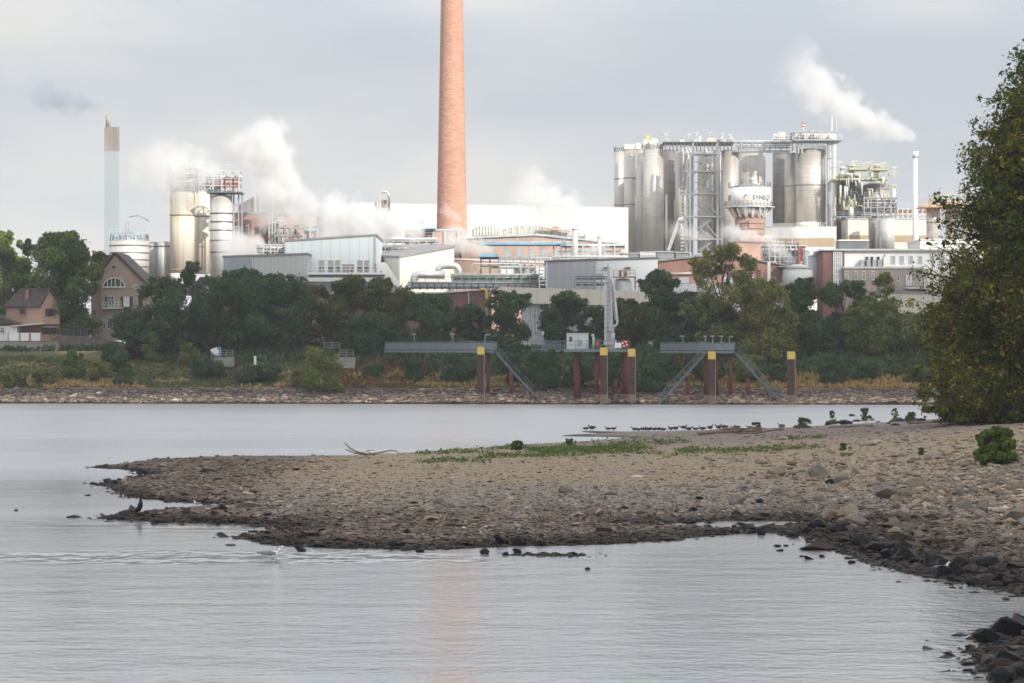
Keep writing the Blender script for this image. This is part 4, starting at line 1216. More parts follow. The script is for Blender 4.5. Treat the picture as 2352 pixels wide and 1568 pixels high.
t = plant_thing("roof_machine","dark hooded dust collector on the brick process building","machinery",568,562,None,PZ(487,562))
b = MB(); quadprism(b,[xy(548,562),xy(594,562),xy(594,567),xy(548,567)],PZ(487,562),[PZ(470,562),PZ(446,562),PZ(446,567),PZ(470,567)]); b.build("hood", mat("dull brown steel",(.22,.19,.18),.7), t)
b = MB(); b.bar(PT(587,440,561),PT(587,487,561),.3); b.bar(PT(600,450,561),PT(600,487,561),.2); b.build("post", M_STEELL, t)
t = rack("process_column","slender stainless column tower with ladders and platforms wreathed in steam",618,646,420,600,548,3,2,8,M_STEELL,[(.2,2,M_WHITEL),(.5,2,M_STEELL),(.8,2,M_STEELL)],(.25,.5,.75,1.))
b = MB(); b.cyl(PX(634,550),550.,PZ(600,550),PZ(352,550),6*U(550),14); b.build("column", M_STEELL, t)
b = MB(); b.tube([PT(625,600,548),PT(625,390,548),PT(629,376,548),PT(640,374,548)],2*U(548),8); b.build("pipe", M_WHITEL, t)
for q in (372,400):
    b = MB(); b.cyl(PX(639,550),549.7,PZ(q,550),PZ(q-3,550),11*U(550),10); b.ringrail(PX(639,550),549.7,PZ(q-3,550),10.5*U(550),.9,8,.08); b.build("platform", M_STEEL, t)
t = plant_thing("vent_stack","short fat white vent on the pink brick building","vent",669,550,None,PZ(560,550))
b = MB(); b.lathe(PX(669,550),551,[(5,PZ(560,550)-.0),(5,PZ(530,550))] and [(6*U(550),PZ(556,550)),(6*U(550),PZ(528,550)),(8*U(550),PZ(527,550)),(8*U(550),PZ(523,550)),(2*U(550),PZ(521,550))],14); b.build("pipe", M_TANK, t)
b = MB(); b.box(PX(662,550),PX(676,550),550,552,PZ(566,550),PZ(556,550)); b.build("base", M_STEELL, t)
rack("pipe_rack","rusty pipe gallery on the front of the pink brick building",640,725,520,600,543,4,6,4,M_STEELL,[(.2,2,M_STEELL),(.45,3,M_ORANGE),(.7,2,M_WHITEL),(.95,2,M_STEEL)],(.5,),group='pipe racks')
t = shed("brick_annexe","small pink brick block with a pale blue frame beside the steam",696,730,520,520,540,8,M_BRICKP,M_BLUEP,group='brick buildings')
b = MB()
for q in (697,712,729): b.bar(PT(q,516,539.5),PT(q,560,539.5),.3)
b.bar(PT(695,527,539.5),PT(731,527,539.5),.4); b.build("blue_frame", M_BLUEP, t)
t = rack("roof_gantry","pale open steel canopy frame between the two pale sheds",588,655,560,590,486,8,4,2,M_STEELL,[(.6,3,M_STEELL)],(.5,),rail=False)

# ---------------------------------------------------------------- sheds
t = shed("metal_shed","pale weathered grey shed with a darker end bay above the dark trees",513,706,591,584.5,468,9,M_SHEDGREY,M_ROOFG)
b = MB(); Y=467.95; b.box(PX(514,Y),PX(579,Y),Y-.1,Y,GZ,PZ(593,Y)); b.build("end_bay", mat("dull grey blue",(.37,.41,.44),.6), t)  # end bay in a darker grey blue than the rest of the shed
b = MB(); b.box(PX(579,Y),PX(581,Y),Y-.2,Y-.0,GZ,PZ(590,Y)); b.build("corner_post", M_WHITE, t)
t = shed("factory_hall","large pale blue hall with a single sloping roof edge",655,863,554.5,541,478,24,M_PALEBLUE,M_ROOFG)
b = MB(); Y=477.9; b.box(PX(860,Y),PX(863.4,Y),Y-.1,Y+.05,GZ,PZ(542.5,Y)); b.build("corner_trim", M_GREY, t)
t = plant_thing("cooler_platform","white rooftop platform carrying a row of cooling units","platform",788,462,None,PZ(634,462))
Y=462.
b = MB(); b.box(PX(706,Y),PX(884,Y),Y,Y+6,PZ(630,Y),PZ(625.5,Y)); b.build("deck", M_WHITEL, t)
b = MB(); b.rail([(PX(707,Y),Y+.1,PZ(625.5,Y)),(PX(868,Y),Y+.1,PZ(625.5,Y))],1.,2.2,.10); b.build("railing", M_WHITEL, t)
b = MB(); b.box(PX(708,Y),PX(880,Y),Y+.5,Y+5.5,GZ,PZ(630,Y)-.01); b.build("base_wall", M_GREYD, t)
b = MB(); b.box(PX(707,Y),PX(882,Y),Y+.3,Y+5.7,PZ(646,Y),PZ(637,Y)); b.build("band", M_CREAM, t)
ac = None
for q in (738,759,775,826,842):
    if ac is None:
        ac = plant_thing("cooling_unit","grey boxed cooling unit in the row on the white platform","cooling unit",q,463,'cooling units on the white platform',PZ(625.5,462))
        x = PX(q,463); s_ = 6*U(463)
        b = MB(); b.box(x-s_,x+s_,463,464.2,PZ(625.5,462),PZ(598.5,462)); b.build("casing", mat("dusty grey unit",(.60,.56,.50),.6), ac)
        b = MB(); b.lathe(x,462.9,[(.35,PZ(619,462)),(.35,PZ(612,462))],12) ; b.build("fan", M_GREYD, ac)
        b = MB(); b.box(x-s_*1.05,x+s_*1.05,462.9,464.3,PZ(598.5,462)+.01,PZ(597,462)); b.build("lid", M_CREAM, ac)
    else:
        c = copy_tree(ac); c.location.x = PX(q,463)
t = plant_thing("cooling_unit","long low brown cooling unit in the middle of the white platform","cooling unit",798,463,'cooling units on the white platform',PZ(625.5,462))
b = MB(); b.box(PX(786,463),PX(812,463),463,464.5,PZ(625.5,462),PZ(606,462)); b.build("casing", mat("brown unit",(.44,.36,.31),.6), t)
t = plant_thing("covered_conveyor","white covered conveyor sloping down beside the cream shed","conveyor",888,478,None,GZ)
b = MB(); Y=477.; b.v=[]; b.prism([(PX(864,Y),PZ(603,Y)),(PX(885,Y),PZ(602,Y)),(PX(925,Y),PZ(664,Y)),(PX(902,Y),PZ(664,Y))],Y,Y+3); b.build("housing", M_WHITE, t)
b = MB(); b.bar(PT(868,630,Y+3.3),PT(868,660,Y+3.3),.4); b.build("leg", M_STEEL, t)
t = plant_thing("metal_shed","cream corner shed with a grey lean roof behind the silver duct","building",950,492,None,GZ)
A,B_2,D = xy(918,490),xy(1043,500),xy(863,503); C_ = (B_2[0]+D[0]-A[0],B_2[1]+D[1]-A[1])
za,zb,zd = PZ(593,490),PZ(567.5,500),PZ(590,503); zc=zb+zd-za
b = MB(); quadprism(b,[A,B_2,C_,D],GZ,[za,zb,zc,zd]); b.build("wall", M_CREAM, t)
b = MB(); k=len(b.v); e=.25
ft=[(A[0]-.1,A[1]-e),(B_2[0]+e,B_2[1]-e),(C_[0],C_[1]+e),(D[0]-e,D[1])]; tp=[za,zb,zc,zd]
b.v += [(x,y,z+.02) for (x,y),z in zip(ft,tp)]+[(x,y,z+.4) for (x,y),z in zip(ft,tp)]
b.face((3,2,1,0)); b.face((4,5,6,7))
for i in range(4): j=(i+1)%4; b.face((i,j,4+j,4+i))
b.build("roof", M_ROOFG, t)
b = MB(); b.bar((A[0]-.03,A[1]-.06,GZ),(A[0]-.03,A[1]-.06,za),.22); b.build("corner_trim", M_GREY, t)
t = plant_thing("ventilation_duct","fat silver duct with two bends in front of the cream shed","duct",1005,484,None,PZ(660,484))
Y=484.; r=9.5*U(Y)
def arcp(p0, c, p1): return [p0]+[ (Vector(p0).lerp(Vector(c),k)).lerp(Vector(c).lerp(Vector(p1),k),k) for k in (.2,.4,.6,.8)]+[p1]
p=[PT(951,662,Y)]+arcp(PT(951,645,Y),PT(951,630,Y),PT(966,630,Y))+[PT(1022,631,Y)]
b = MB(); b.tube(p,r,14); b.build("lower_pipe", M_ALU, t)
p=arcp(PT(1006,622,Y+2),PT(1008,610,Y+2),PT(1022,610,Y+2))+arcp(PT(1040,610,Y+2),PT(1053,610,Y+2),PT(1055,624,Y+2))+[PT(1055,640,Y+2)]
b = MB(); b.tube(p,r*.82,14); b.build("upper_pipe", M_ALU, t)

# ---------------------------------------------------------------- white hall, great chimney, middle buildings
Y=640.
t = plant_thing("warehouse","vast white windowless hall behind the brick chimney","building",1135,Y)
b = MB(); b.prism([(PX(827,Y),GZ),(PX(1443,Y),GZ),(PX(1443,Y),PZ(477,Y)),(PX(827,Y),PZ(465.5,Y))],Y,Y+55); b.build("wall", M_WHITE, t)
b = MB(); b.prism([(PX(826.5,Y),PZ(465.5,Y)+.01),(PX(1443.5,Y),PZ(477,Y)+.01),(PX(1443.5,Y),PZ(476,Y)),(PX(826.5,Y),PZ(464.5,Y))],Y-.05,Y+55); b.build("roof_edge", M_CREAM, t)
t = plant_thing("billboard","white roof board with purple strokes at the corner of the white hall","sign",815,630,None,PZ(500,630))
b = MB(); b.box(PX(798,630),PX(829,630),630,630.4,PZ(496,630),PZ(474,630)); b.build("panel", M_WHITE, t)
b = MB()
for q in (802,807,811,816,820,825): b.bar(PT(q,479,629.9),PT(q+1.5,491,629.9),.22)
b.build("lettering", mat("purple grey paint",(.27,.20,.27),.6), t)
b = MB(); b.bar(PT(804,496,630.6),PT(804,520,630.6),.4); b.bar(PT(824,496,630.6),PT(824,520,630.6),.4); b.build("post", M_STEEL, t)
t = plant_thing("gatehouse_roof","low dark building with a blue roof edge half lost in steam","building",770,615,None,GZ)
b = MB(); b.box(PX(722,615),PX(806,615),615,625,GZ,PZ(484,615)); b.build("wall", M_GREY, t)
b = MB(); b.box(PX(721,615),PX(807,615),614.8,625.2,PZ(484,615)+.01,PZ(475.5,615)); b.build("roof", mat("blue roof edge",(.16,.27,.46),.6), t)

Y=585.
m,ntm,bm_ = newmat("chimney brick")
tcn=ntm.nodes.new("ShaderNodeTexCoord")
def nzn(st, sc, det, rgh=.6):
    mpn=ntm.nodes.new("ShaderNodeMapping"); mpn.inputs['Scale'].default_value=st; ntm.links.new(tcn.outputs['Object'],mpn.inputs[0])
    n=ntm.nodes.new("ShaderNodeTexNoise"); n.inputs['Scale'].default_value=sc; n.inputs['Detail'].default_value=det; n.inputs['Roughness'].default_value=rgh
    ntm.links.new(mpn.outputs[0],n.inputs['Vector']); return n
na=nzn((.5,.5,3.6),1.5,6,.8); nb_=nzn((1,1,.4),.10,3)
ra=ntm.nodes.new("ShaderNodeValToRGB"); ra.color_ramp.elements[0].position=.40; ra.color_ramp.elements[0].color=(.40,.205,.145,1); ra.color_ramp.elements[1].position=.60; ra.color_ramp.elements[1].color=(.60,.36,.275,1)
e_=ra.color_ramp.elements.new(.53); e_.color=(.52,.29,.212,1)
ntm.links.new(na.outputs['Fac'],ra.inputs[0])
rb=ntm.nodes.new("ShaderNodeMapRange"); rb.inputs['From Min'].default_value=.35; rb.inputs['From Max'].default_value=.65; rb.inputs['To Min'].default_value=.86; rb.inputs['To Max'].default_value=1.08
ntm.links.new(nb_.outputs['Fac'],rb.inputs['Value'])
mu=ntm.nodes.new("ShaderNodeMix"); mu.data_type='RGBA'; mu.blend_type='MULTIPLY'; mu.inputs[0].default_value=1
ntm.links.new(ra.outputs[0],mu.inputs[6]); ntm.links.new(rb.outputs[0],mu.inputs[7]); ntm.links.new(mu.outputs[2],bm_.inputs['Base Color']); bm_.inputs['Roughness'].default_value=.9; bm_.inputs['Specular IOR Level'].default_value=.15
t = plant_thing("industrial_chimney","huge tapering red brick factory chimney rising out of the picture","chimney",1036,Y,'chimneys of the plant')
cx=PX(1037,Y); zt=112.; zb_=PZ(525,Y); zf=PZ(0,Y); rb0,rt0=35.5*U(Y),25.4*U(Y)
prof=[]
for i in range(25):
    z=GZ+(zt-GZ)*i/24; f=(z-zb_)/(zf-zb_); prof.append((rb0+(rt0-rb0)*(f if f<0 else f**.9 if f<1 else f),z))
b = MB(); b.lathe(cx,Y+rb0,prof,56); b.build("shaft", m, t)
b = MB(); b.lathe(cx,Y+rb0,[(prof[-1][0]+.35,zt-.6),(prof[-1][0]+.35,zt+.5),(prof[-1][0]-.4,zt+.5)],56); b.build("cap", M_CONC, t)
Y=600.
t = plant_thing("cyclone_separator","tan cyclone vessel with an inverted U pipe in front of the white hall","machinery",882,Y,None,PZ(560,Y))
b = MB(); b.lathe(PX(885,Y),Y+2,[(1.2*U(Y),PZ(516,Y)),(8*U(Y),PZ(492,Y)),(10.5*U(Y),PZ(486,Y)),(10.5*U(Y),PZ(459,Y)),(3*U(Y),PZ(457,Y))],18); b.build("vessel", mat("tan vessel",(.36,.29,.23),.6,0,(.27,.21,.17),.8,(1,1,.2)), t)
b = MB(); b.tube([PT(871,575,Y),PT(871,455,Y),PT(872,446,Y),PT(876,441,Y),PT(882,439.5,Y),PT(889,441,Y),PT(893,446,Y),PT(894,458,Y)],2.6*U(Y),10); b.build("pipe", M_ALU, t)
b = MB()
for q in (862,877): b.bar(PT(q,470,Y+3),PT(q,560,Y+3),.25)
for q in (480,496,512): b.box(PX(858,Y),PX(898,Y),Y+.6,Y+4,PZ(q,Y),PZ(q-1.2,Y))
b.build("frame", M_BLUEP, t)
b = MB(); b.box(PX(858,Y),PX(868,Y),Y+1,Y+3,PZ(492,Y),PZ(462,Y)); b.build("cabinet", M_WHITEL, t)
rack("pipe_rack","blue green pipe gallery between the pale blue hall and the cream shed",866,1000,548,590,515,6,7,3,M_STEEL,[(.1,3,M_STEEL),(.35,3,M_BLUE),(.5,4,M_STEELL),(.8,2,M_STEELD),(.95,3,M_WHITEL)],(.5,),group='pipe racks')
t = shed("brick_building","pink brick block with a pale blue roof trim beside the chimney foot",930,1056,531,529,560,14,M_BRICKP,M_BLUEP,group='brick buildings')
b = MB()
for q in (965,995,1022,1053): b.bar(PT(q,531,559.6),PT(q,565,559.6),.3)
b.build("blue_frame", M_BLUEP, t)
t = plant_thing("roof_unit","grey roof unit on a pale blue stage beside the chimney foot","machinery",962,556,None,PZ(529,556))
b = MB(); b.box(PX(953,556),PX(972,556),556,559,PZ(521,556),PZ(507,556)); b.build("casing", M_GREY, t)
b = MB(); b.box(PX(948,556),PX(1000,556),555.5,560,PZ(525,556),PZ(521.2,556)); b.build("stage", M_BLUEP, t)
Y=500.
rack("pipe_rack","low grey pipe run along the roof behind the cream shed",900,1005,568,585,512,4,6,1,M_STEELL,[(.3,3,M_WHITEL),(.8,4,M_STEEL)],(),group='pipe racks')
# brick shed with glazed ridges
Y=548.
t = plant_thing("brick_hall","long sunlit brick hall with two glazed barrel ridges on its roof","building",1240,Y,'brick buildings')
b = MB(); b.prism([(PX(1060,Y),GZ),(PX(1436,Y),GZ),(PX(1436,Y),PZ(562,Y)),(PX(1232,Y),PZ(541,Y)),(PX(1060,Y),PZ(549,Y))],Y,Y+40); b.build("wall", M_BRICKP, t)
b = MB(); b.prism([(PX(1058,Y),PZ(549,Y)+.02),(PX(1232,Y),PZ(541,Y)+.02),(PX(1438,Y),PZ(562,Y)+.02),(PX(1438,Y),PZ(558,Y)),(PX(1232,Y),PZ(536,Y)),(PX(1058,Y),PZ(545,Y))],Y-.4,Y+40.4); b.build("roof", M_STEELL, t)
M_RIDGE = mat("glazed ridge",(.42,.44,.41),.35,0,(.30,.31,.28),1.5)
for (q0,q1,py) in ((1083,1180,531),(1150,1345,530)):
    b = MB(); n=14
    x0,x1=PX(q0,Y+10),PX(q1,Y+10); zb=PZ(541,Y+10); zt_=PZ(516,Y+10)
    A_=Vector((0,1,0)); rings=[]
    for i in range(n+1):
        f=i/n; xx=x0+(x1-x0)*f; rr=(zt_-zb)*(.6+.4*math.sin(min(1,f*4)*1.57))*(1 if f<.5 else 1-.75*(f-.5)*2)
        rings.append(b.ring(Vector((xx,Y+14,zb)),Vector((0,1,0)),Vector((0,0,1)),4.,12,max(.2,rr)))
    b.loft(rings,12); o_=b.build("skylight", M_RIDGE, t)
    g=MB()
    for i in range(0,n+1):
        f=i/n; xx=x0+(x1-x0)*f; rr=(zt_-zb)*(.6+.4*math.sin(min(1,f*4)*1.57))*(1 if f<.5 else 1-.75*(f-.5)*2)+.1
        pts=[(xx,Y+14-4.1*math.cos(a_),zb+rr*math.sin(a_)) for a_ in [math.pi*k/8 for k in range(0,9)]]
        g.tube(pts,.12,4)
    g.build("glazing_bar", M_CREAM, o_)
for q in (1160,1188,1216,1244,1272,1300,1328,1356,1384):
    b = MB(); b.box(PX(q,Y),PX(q+14,Y),Y-.1,Y-.01,PZ(590,Y),PZ(573,Y)); b.build("window", M_GLASSL, t)
t = plant_thing("vent_stack","small square vent on the ridge of the brick hall","vent",1277,558,None,PZ(532,558))
b = MB(); b.box(PX(1270,558),PX(1284,558),558,560,PZ(545,558),PZ(521,558)); b.build("pipe", M_GREY, t); b = MB(); b.box(PX(1269,558),PX(1285,558),557.8,560.2,PZ(521,558)+.01,PZ(519,558)); b.build("cap", M_STEELL, t)
t = plant_thing("roof_lantern","long low red capped vent strip on the sloping roof of the brick hall","vent",1310,556,None,PZ(540,556))
b = MB(); b.prism([(PX(1238,556),PZ(524,556)),(PX(1310,556),PZ(531,556)),(PX(1310,556),PZ(528.5,556)),(PX(1238,556),PZ(521.5,556))],556,558); b.build("cap", M_ORANGE, t)
# blue pipe bridges in front of the hall
Y=532.
t = rack("pipe_bridge","bright blue pipe bridge across the brick hall front",1104,1300,556,640,Y,4,7,2,M_BLUE,[(.95,3,M_STEELL),(.9,2,M_BLUE),(.45,3,M_STEEL),(.2,3,M_CREAM)],(.92,),group='pipe racks')
b = MB(); b.box(PX(1108,Y),PX(1296,Y),Y-.5,Y-.2,PZ(562,Y),PZ(556,Y)); b.build("girder", M_BLUE, t)
rack("pipe_bridge","pale blue upper pipe bridge reaching to the white stacks",1290,1436,562,640,530,5,6,3,M_BLUEP,[(.95,3,M_STEELL),(.6,2,M_BLUE),(.3,3,M_CREAM),(.15,3,M_ORANGE),(.8,2,M_WHITEL)],(.66,.95),group='pipe racks')
rack("pipe_rack","cream and orange pipe stack beneath the pale blue bridge",1220,1420,590,636,524,5,9,3,M_STEELL,[(.05,3,M_CREAM),(.3,3,M_ORANGE),(.5,3,M_WHITEL),(.75,3,M_CREAM),(.95,2,M_STEEL)],(),group='pipe racks')
for q,(w,top,lab) in {1321:(14,526,'white steel vent stack in front of the brick hall, the taller of two'),1377:(10,545,'short white vent stack near the end of the brick hall')}.items():
    t = plant_thing("vent_stack",lab,"vent stack",q,527,'vent stacks',PZ(620,527)); r=w/2*U(527)
    b = MB(); b.cyl(PX(q,527),527,PZ(620,527),PZ(top,527),r,16); b.build("pipe", M_TANK, t)
    b = MB(); b.cyl(PX(q,527),527,PZ(top,527)+.0,PZ(top-3,527),r*1.25,16); b.build("rim", M_WHITEL, t)
t = plant_thing("supply_pipe","yellow gas pipe bending down beside the pale blue bridge","pipe",1335,523,None,PZ(620,523))
b = MB(); b.tube([PT(1262,588,522),PT(1330,590,522),PT(1337,592,522),PT(1338,612,522)],1.6*U(522),8); b.build("pipe", M_YEL, t)
t = shed("brick_building","low pink brick building with white gable trims behind the grey pipe racks",1038,1300,596,606,510,10,M_BRICKP,M_WHITE,group='brick buildings')
for k,(px0,px1,z) in enumerate([(1150,1200,604),(1210,1276,606)]):
    b = MB(); b.box(PX(px0,509.9),PX(px1,509.9),509.8,509.95,PZ(640,510),PZ(z+6,510)); b.build("panel", M_WHITE, t)
# grey pipe racks on the roof in front
t = rack("process_structure","tall grey process frame under a small blue roof",1104,1146,590,652,488,5,2,3,M_STEELD,[(.3,2,M_STEEL)],(.33,.66),rail=False,w=.3)
b = MB(); b.prism([(PX(1102,488),PZ(590,488)+.02),(PX(1149,488),PZ(590,488)+.02),(PX(1143,488),PZ(583,488)),(PX(1108,488),PZ(583,488))],487.5,493.5); b.build("roof", M_BLUE, t)
t = rack("process_structure","wide grey process frame with tall cabinets right of the blue roof",1147,1230,592,652,487,6,5,3,M_STEEL,[(.34,2,M_STEELL),(.7,2,M_STEELL),(.95,2,M_STEELD)],(.3,),w=.26)
b = MB(); b.box(PX(1180,489),PX(1206,489),489,491,PZ(634,489),PZ(612,489)); b.box(PX(1216,489),PX(1232,489),489,491,PZ(634,489),PZ(611,489)); b.build("cabinet", M_GREY, t)
t = plant_thing("process_pipe","pale looped pipe standing over the roof pipework like a goalpost","pipe",1150,482,None,PZ(655,482))
b = MB(); b.tube([PT(1084,655,482),PT(1084,610,482),PT(1087,606,482),PT(1190,605,482),PT(1194,609,482),PT(1194,640,482)],1.7*U(482),8); b.build("pipe", M_STEELL, t)
b = MB(); b.tube([PT(1100,655,481),PT(1100,619,481),PT(1103,615,481),PT(1126,615,481)],1.5*U(482),8); b.build("branch_pipe", M_STEELL, t)
b = MB(); b.tube([PT(1140,655,480),PT(1140,640,480),PT(1143,637,480),PT(1186,637,480)],1.5*U(482),8); b.build("low_branch", M_STEELL, t)
rack("pipe_rack","pale green pipe trestle with railings beside the silver duct",1040,1236,630,654,479,6,10,2,M_GREEN,[(.05,3,M_STEEL),(.3,2,M_STEELD),(.6,3,M_STEEL),(.95,2,M_STEELL),(.8,2,M_BLUE)],(.5,),group='pipe racks')
rack("pipe_rack","dense dark pipe tray running along the brick roof edge",946,1252,650,664,473,5,18,2,M_STEELD,[(.05,3,M_STEEL),(.2,3,M_STEELL),(.4,3,M_STEELD),(.6,2,M_STEEL),(.75,2,M_WHITEL),(.95,3,M_STEEL)],(),group='pipe racks',w=.16)
t = rack("access_tower","white caged ladder tower beside the grey hall",1239,1256,594,660,470,2,1,8,M_WHITEL,[],(),rail=True,w=.18,braces=False)
# brick wall and yellow pipe
Y=456.
t = plant_thing("brick_building","long dark red brick building under the roof pipework","building",1010,Y,'brick buildings')
b = MB(); b.prism([(PX(700,Y),GZ),(PX(1128,Y),GZ),(PX(1128,Y),PZ(665,Y)),(PX(1010,Y),PZ(674,Y)),(PX(700,Y),PZ(678,Y))],Y,Y+14); b.build("wall", M_BRICKD, t)
b = MB(); b.prism([(PX(698,Y),PZ(678,Y)+.02),(PX(1010,Y),PZ(674,Y)+.02),(PX(1130,Y),PZ(665,Y)+.02),(PX(1130,Y),PZ(662,Y)),(PX(1010,Y),PZ(670.5,Y)),(PX(698,Y),PZ(674,Y))],Y-.4,Y+14.4); b.build("roof", M_STEELL, t)
for q in (716,745,764,1012): 
    b = MB(); b.box(PX(q,Y),PX(q+9,Y),Y-.12,Y-.01,PZ(703,Y),PZ(684,Y)); b.build("window", M_GLASSL, t)
b = MB(); b.box(PX(1075,Y),PX(1078,Y),Y-.15,Y-.01,GZ,PZ(670,Y)); b.build("downpipe", M_GREY, t)
t = shed("brick_annexe","low white roofed brick block among the trees below the pale blue hall",678,770,680,676,452,5,M_BRICK,M_WHITE,group='brick buildings')
t = plant_thing("supply_pipe","yellow pipe coming down the corner of the dark red brick building","pipe",1117,454,None,GZ)
b = MB(); b.tube([PT(1102,664,454),PT(1113,664,454),PT(1117,668,454),PT(1117,740,454)],3.2*U(454),10); b.build("pipe", M_YEL, t)
b = MB(); b.tube([PT(1124,740,454.5),PT(1124,672,454.5),PT(1129,664,454.5),PT(1140,661,454.5)],1.6*U(454),8); b.build("side_pipe", M_STEEL, t)
# beige conveyor bridge
Y=450.
t = plant_thing("conveyor_bridge","long beige box conveyor bridge on grey supports behind the loading crane","bridge",1320,Y,None,GZ)
b = MB(); b.prism([(PX(1146,Y),PZ(695,Y)),(PX(1500,Y),PZ(703,Y)),(PX(1500,Y),PZ(669,Y)),(PX(1146,Y),PZ(658,Y))],Y,Y+4); b.build("housing", M_BEIGE, t)
b = MB(); b.prism([(PX(1146,Y),PZ(695,Y)-.02),(PX(1500,Y),PZ(703,Y)-.02),(PX(1500,Y),PZ(705,Y)),(PX(1146,Y),PZ(697,Y))],Y-.1,Y+4.1); b.build("floor_beam", M_GREYD, t)
b = MB(); b.box(PX(1198,Y),PX(1250,Y),Y+.6,Y+3.4,GZ,PZ(698,Y)); b.build("support", M_GREY, t)
b = MB(); b.box(PX(1466,Y),PX(1502,Y),Y+.6,Y+3.4,GZ,PZ(704,Y)); b.build("support", M_GREY, t)
b = MB()
for q in (1225,1232): b.bar(PT(q,700,Y+.4),PT(q,765,Y+.4),.2)
b.build("downpipe", M_STEELL, t)
t = rack("access_tower","thin white stair frame beside the grey support of the beige bridge",1247,1262,700,775,448,2,1,6,M_WHITEL,[],(),rail=False,w=.14,braces=False)
t = shed("beige_wall","low beige hall front showing between the trees by the office building",1985,2360,672,676,455,10,M_BEIGE,M_ROOFG)

# ---------------------------------------------------------------- grey halls, brick hall and roof units
t = shed("factory_hall","blue grey metal hall left of the white fronted one",1253,1367,602,597,470,16,M_GREY,M_GREYD)
t = shed("factory_hall","pale fronted hall behind the head of the loading crane",1367.5,1511,598,594,471,16,mat("pale grey cladding",(.66,.68,.70),.6,0,(.62,.64,.66),.4),M_GREYD)
for q in (1388,1436):
    b = MB(); b.lathe(PX(q+6,470.5),470.6,[(.02,PZ(614.6,470)),(14*U(470)*.6,PZ(613.5,470)),(.02,PZ(612.5,470))],12); b.build("wall_lamp", M_GREYD, t)
Y=462.
t = plant_thing("process_vessel","small steel vessel with an orange railed platform beside the crane head","tank",1432,Y,None,GZ)
b = MB(); b.lathe(PX(1431,Y),Y+1.6,[(20*U(Y),GZ),(20*U(Y),PZ(645,Y)),(15*U(Y),PZ(640,Y)),(3*U(Y),PZ(638,Y))],20); b.build("vessel", M_STEELL, t)
b = MB(); b.box(PX(1408,Y),PX(1460,Y),Y-.4,Y+3.4,PZ(636.5,Y),PZ(634.5,Y)); b.rail([(PX(1409,Y),Y-.3,PZ(634.5,Y)),(PX(1459,Y),Y-.3,PZ(634.5,Y))],1.0,.9,.09); b.build("platform", M_ORANGE, t)
b = MB(); b.cyl(PX(1425,Y),Y+1.5,PZ(634,Y),PZ(620,Y),.25,8); b.cyl(PX(1437,Y),Y+1.5,PZ(634,Y),PZ(622,Y),.3,8); b.build("valve", M_GREYD, t)
b = MB(); b.bar(PT(1459,634,Y+3),PT(1459,665,Y+3),.25); b.build("leg", M_ORANGE, t)
t = rack("access_platform","grey walkway with railings in front of the blue grey hall",1322,1398,636,664,460,3,5,2,M_STEEL,[(.3,2,M_STEELD),(.8,2,M_STEELL)],(.5,1.),cat='walkway',w=.18)
b = MB(); b.box(PX(1358,461),PX(1386,461),461,462.5,PZ(636,461),PZ(629,461)); b.build("cabinet", M_GREY, t)
Y=480.
for i,(q0,q1,py0,m_,lab) in enumerate([(1426,1468,582,M_STEELD,'dark louvred roof unit at the left of the rooftop row'),(1470,1506,579,M_STEELL,'pale roof unit with a blue side in the rooftop row'),(1507,1549,578,M_GREYD,'roof unit with slatted front in the rooftop row'),(1551,1584,580,M_STEELD,'long black roof housing at the end of the rooftop row')]):
    t = plant_thing("roof_unit",lab,"roof unit",(q0+q1)/2,Y,'roof units in a row',PZ(598,Y))
    b = MB(); b.box(PX(q0,Y),PX(q1,Y),Y,Y+4,PZ(601,Y),PZ(py0,Y)); b.build("casing", m_, t)
    b = MB(); b.box(PX(q0-.5,Y),PX(q1+.5,Y),Y-.1,Y+4.1,PZ(py0,Y)+.01,PZ(py0-1.6,Y)); b.build("lid", M_STEELL, t)
    b = MB()
    for k in range(4): b.box(PX(q0+2,Y),PX(q1-2,Y),Y-.08,Y-.01,PZ(586+k*3.2,Y),PZ(584.6+k*3.2,Y))
    b.build("louvre", M_GREY if m_ is not M_GREY else M_GREYD, t)
rack("roof_gantry","light roof walkway behind the crane head hall",1270,1440,588,602,478,4,10,1,M_STEELL,[(.3,3,M_CREAM),(.7,3,M_WHITEL)],(),cat='walkway',w=.14)
Y=472.
t = plant_thing("brick_hall","broad red brick hall with a low gable behind the tallest olive tree","building",1660,Y,'brick buildings')
b = MB(); b.prism([(PX(1512,Y),GZ),(PX(1815,Y),GZ),(PX(1815,Y),PZ(612,Y)),(PX(1650,Y),PZ(585,Y)),(PX(1512,Y),PZ(601,Y))],Y,Y+24); b.build("wall", M_BRICK, t)
b = MB(); b.prism([(PX(1509,Y),PZ(601,Y)+.02),(PX(1650,Y),PZ(585,Y)+.02),(PX(1818,Y),PZ(612,Y)+.02),(PX(1818,Y),PZ(608.5,Y)),(PX(1650,Y),PZ(581.5,Y)),(PX(1509,Y),PZ(597.5,Y))],Y-.4,Y+24.4); b.build("roof", M_ROOFG, t)
b = MB(); b.tube([PT(1520,628,Y-.5),PT(1600,627,Y-.5)],1.8*U(Y),8); b.tube([PT(1522,628,Y-.5),PT(1522,640,Y-.5)],2.5*U(Y),8); b.build("pipe", M_STEELL, t)
b = MB(); b.box(PX(1548,Y-2),PX(1800,Y-2),Y-2,Y-.02,GZ,PZ(652,Y)); b.build("lean_to", M_GREY, t)
for q in (1560,1610,1660,1710,1760):
    b = MB(); b.box(PX(q,Y),PX(q+22,Y),Y-.1,Y-.01,PZ(650,Y),PZ(636,Y)); b.build("window", M_GLASSL, t)
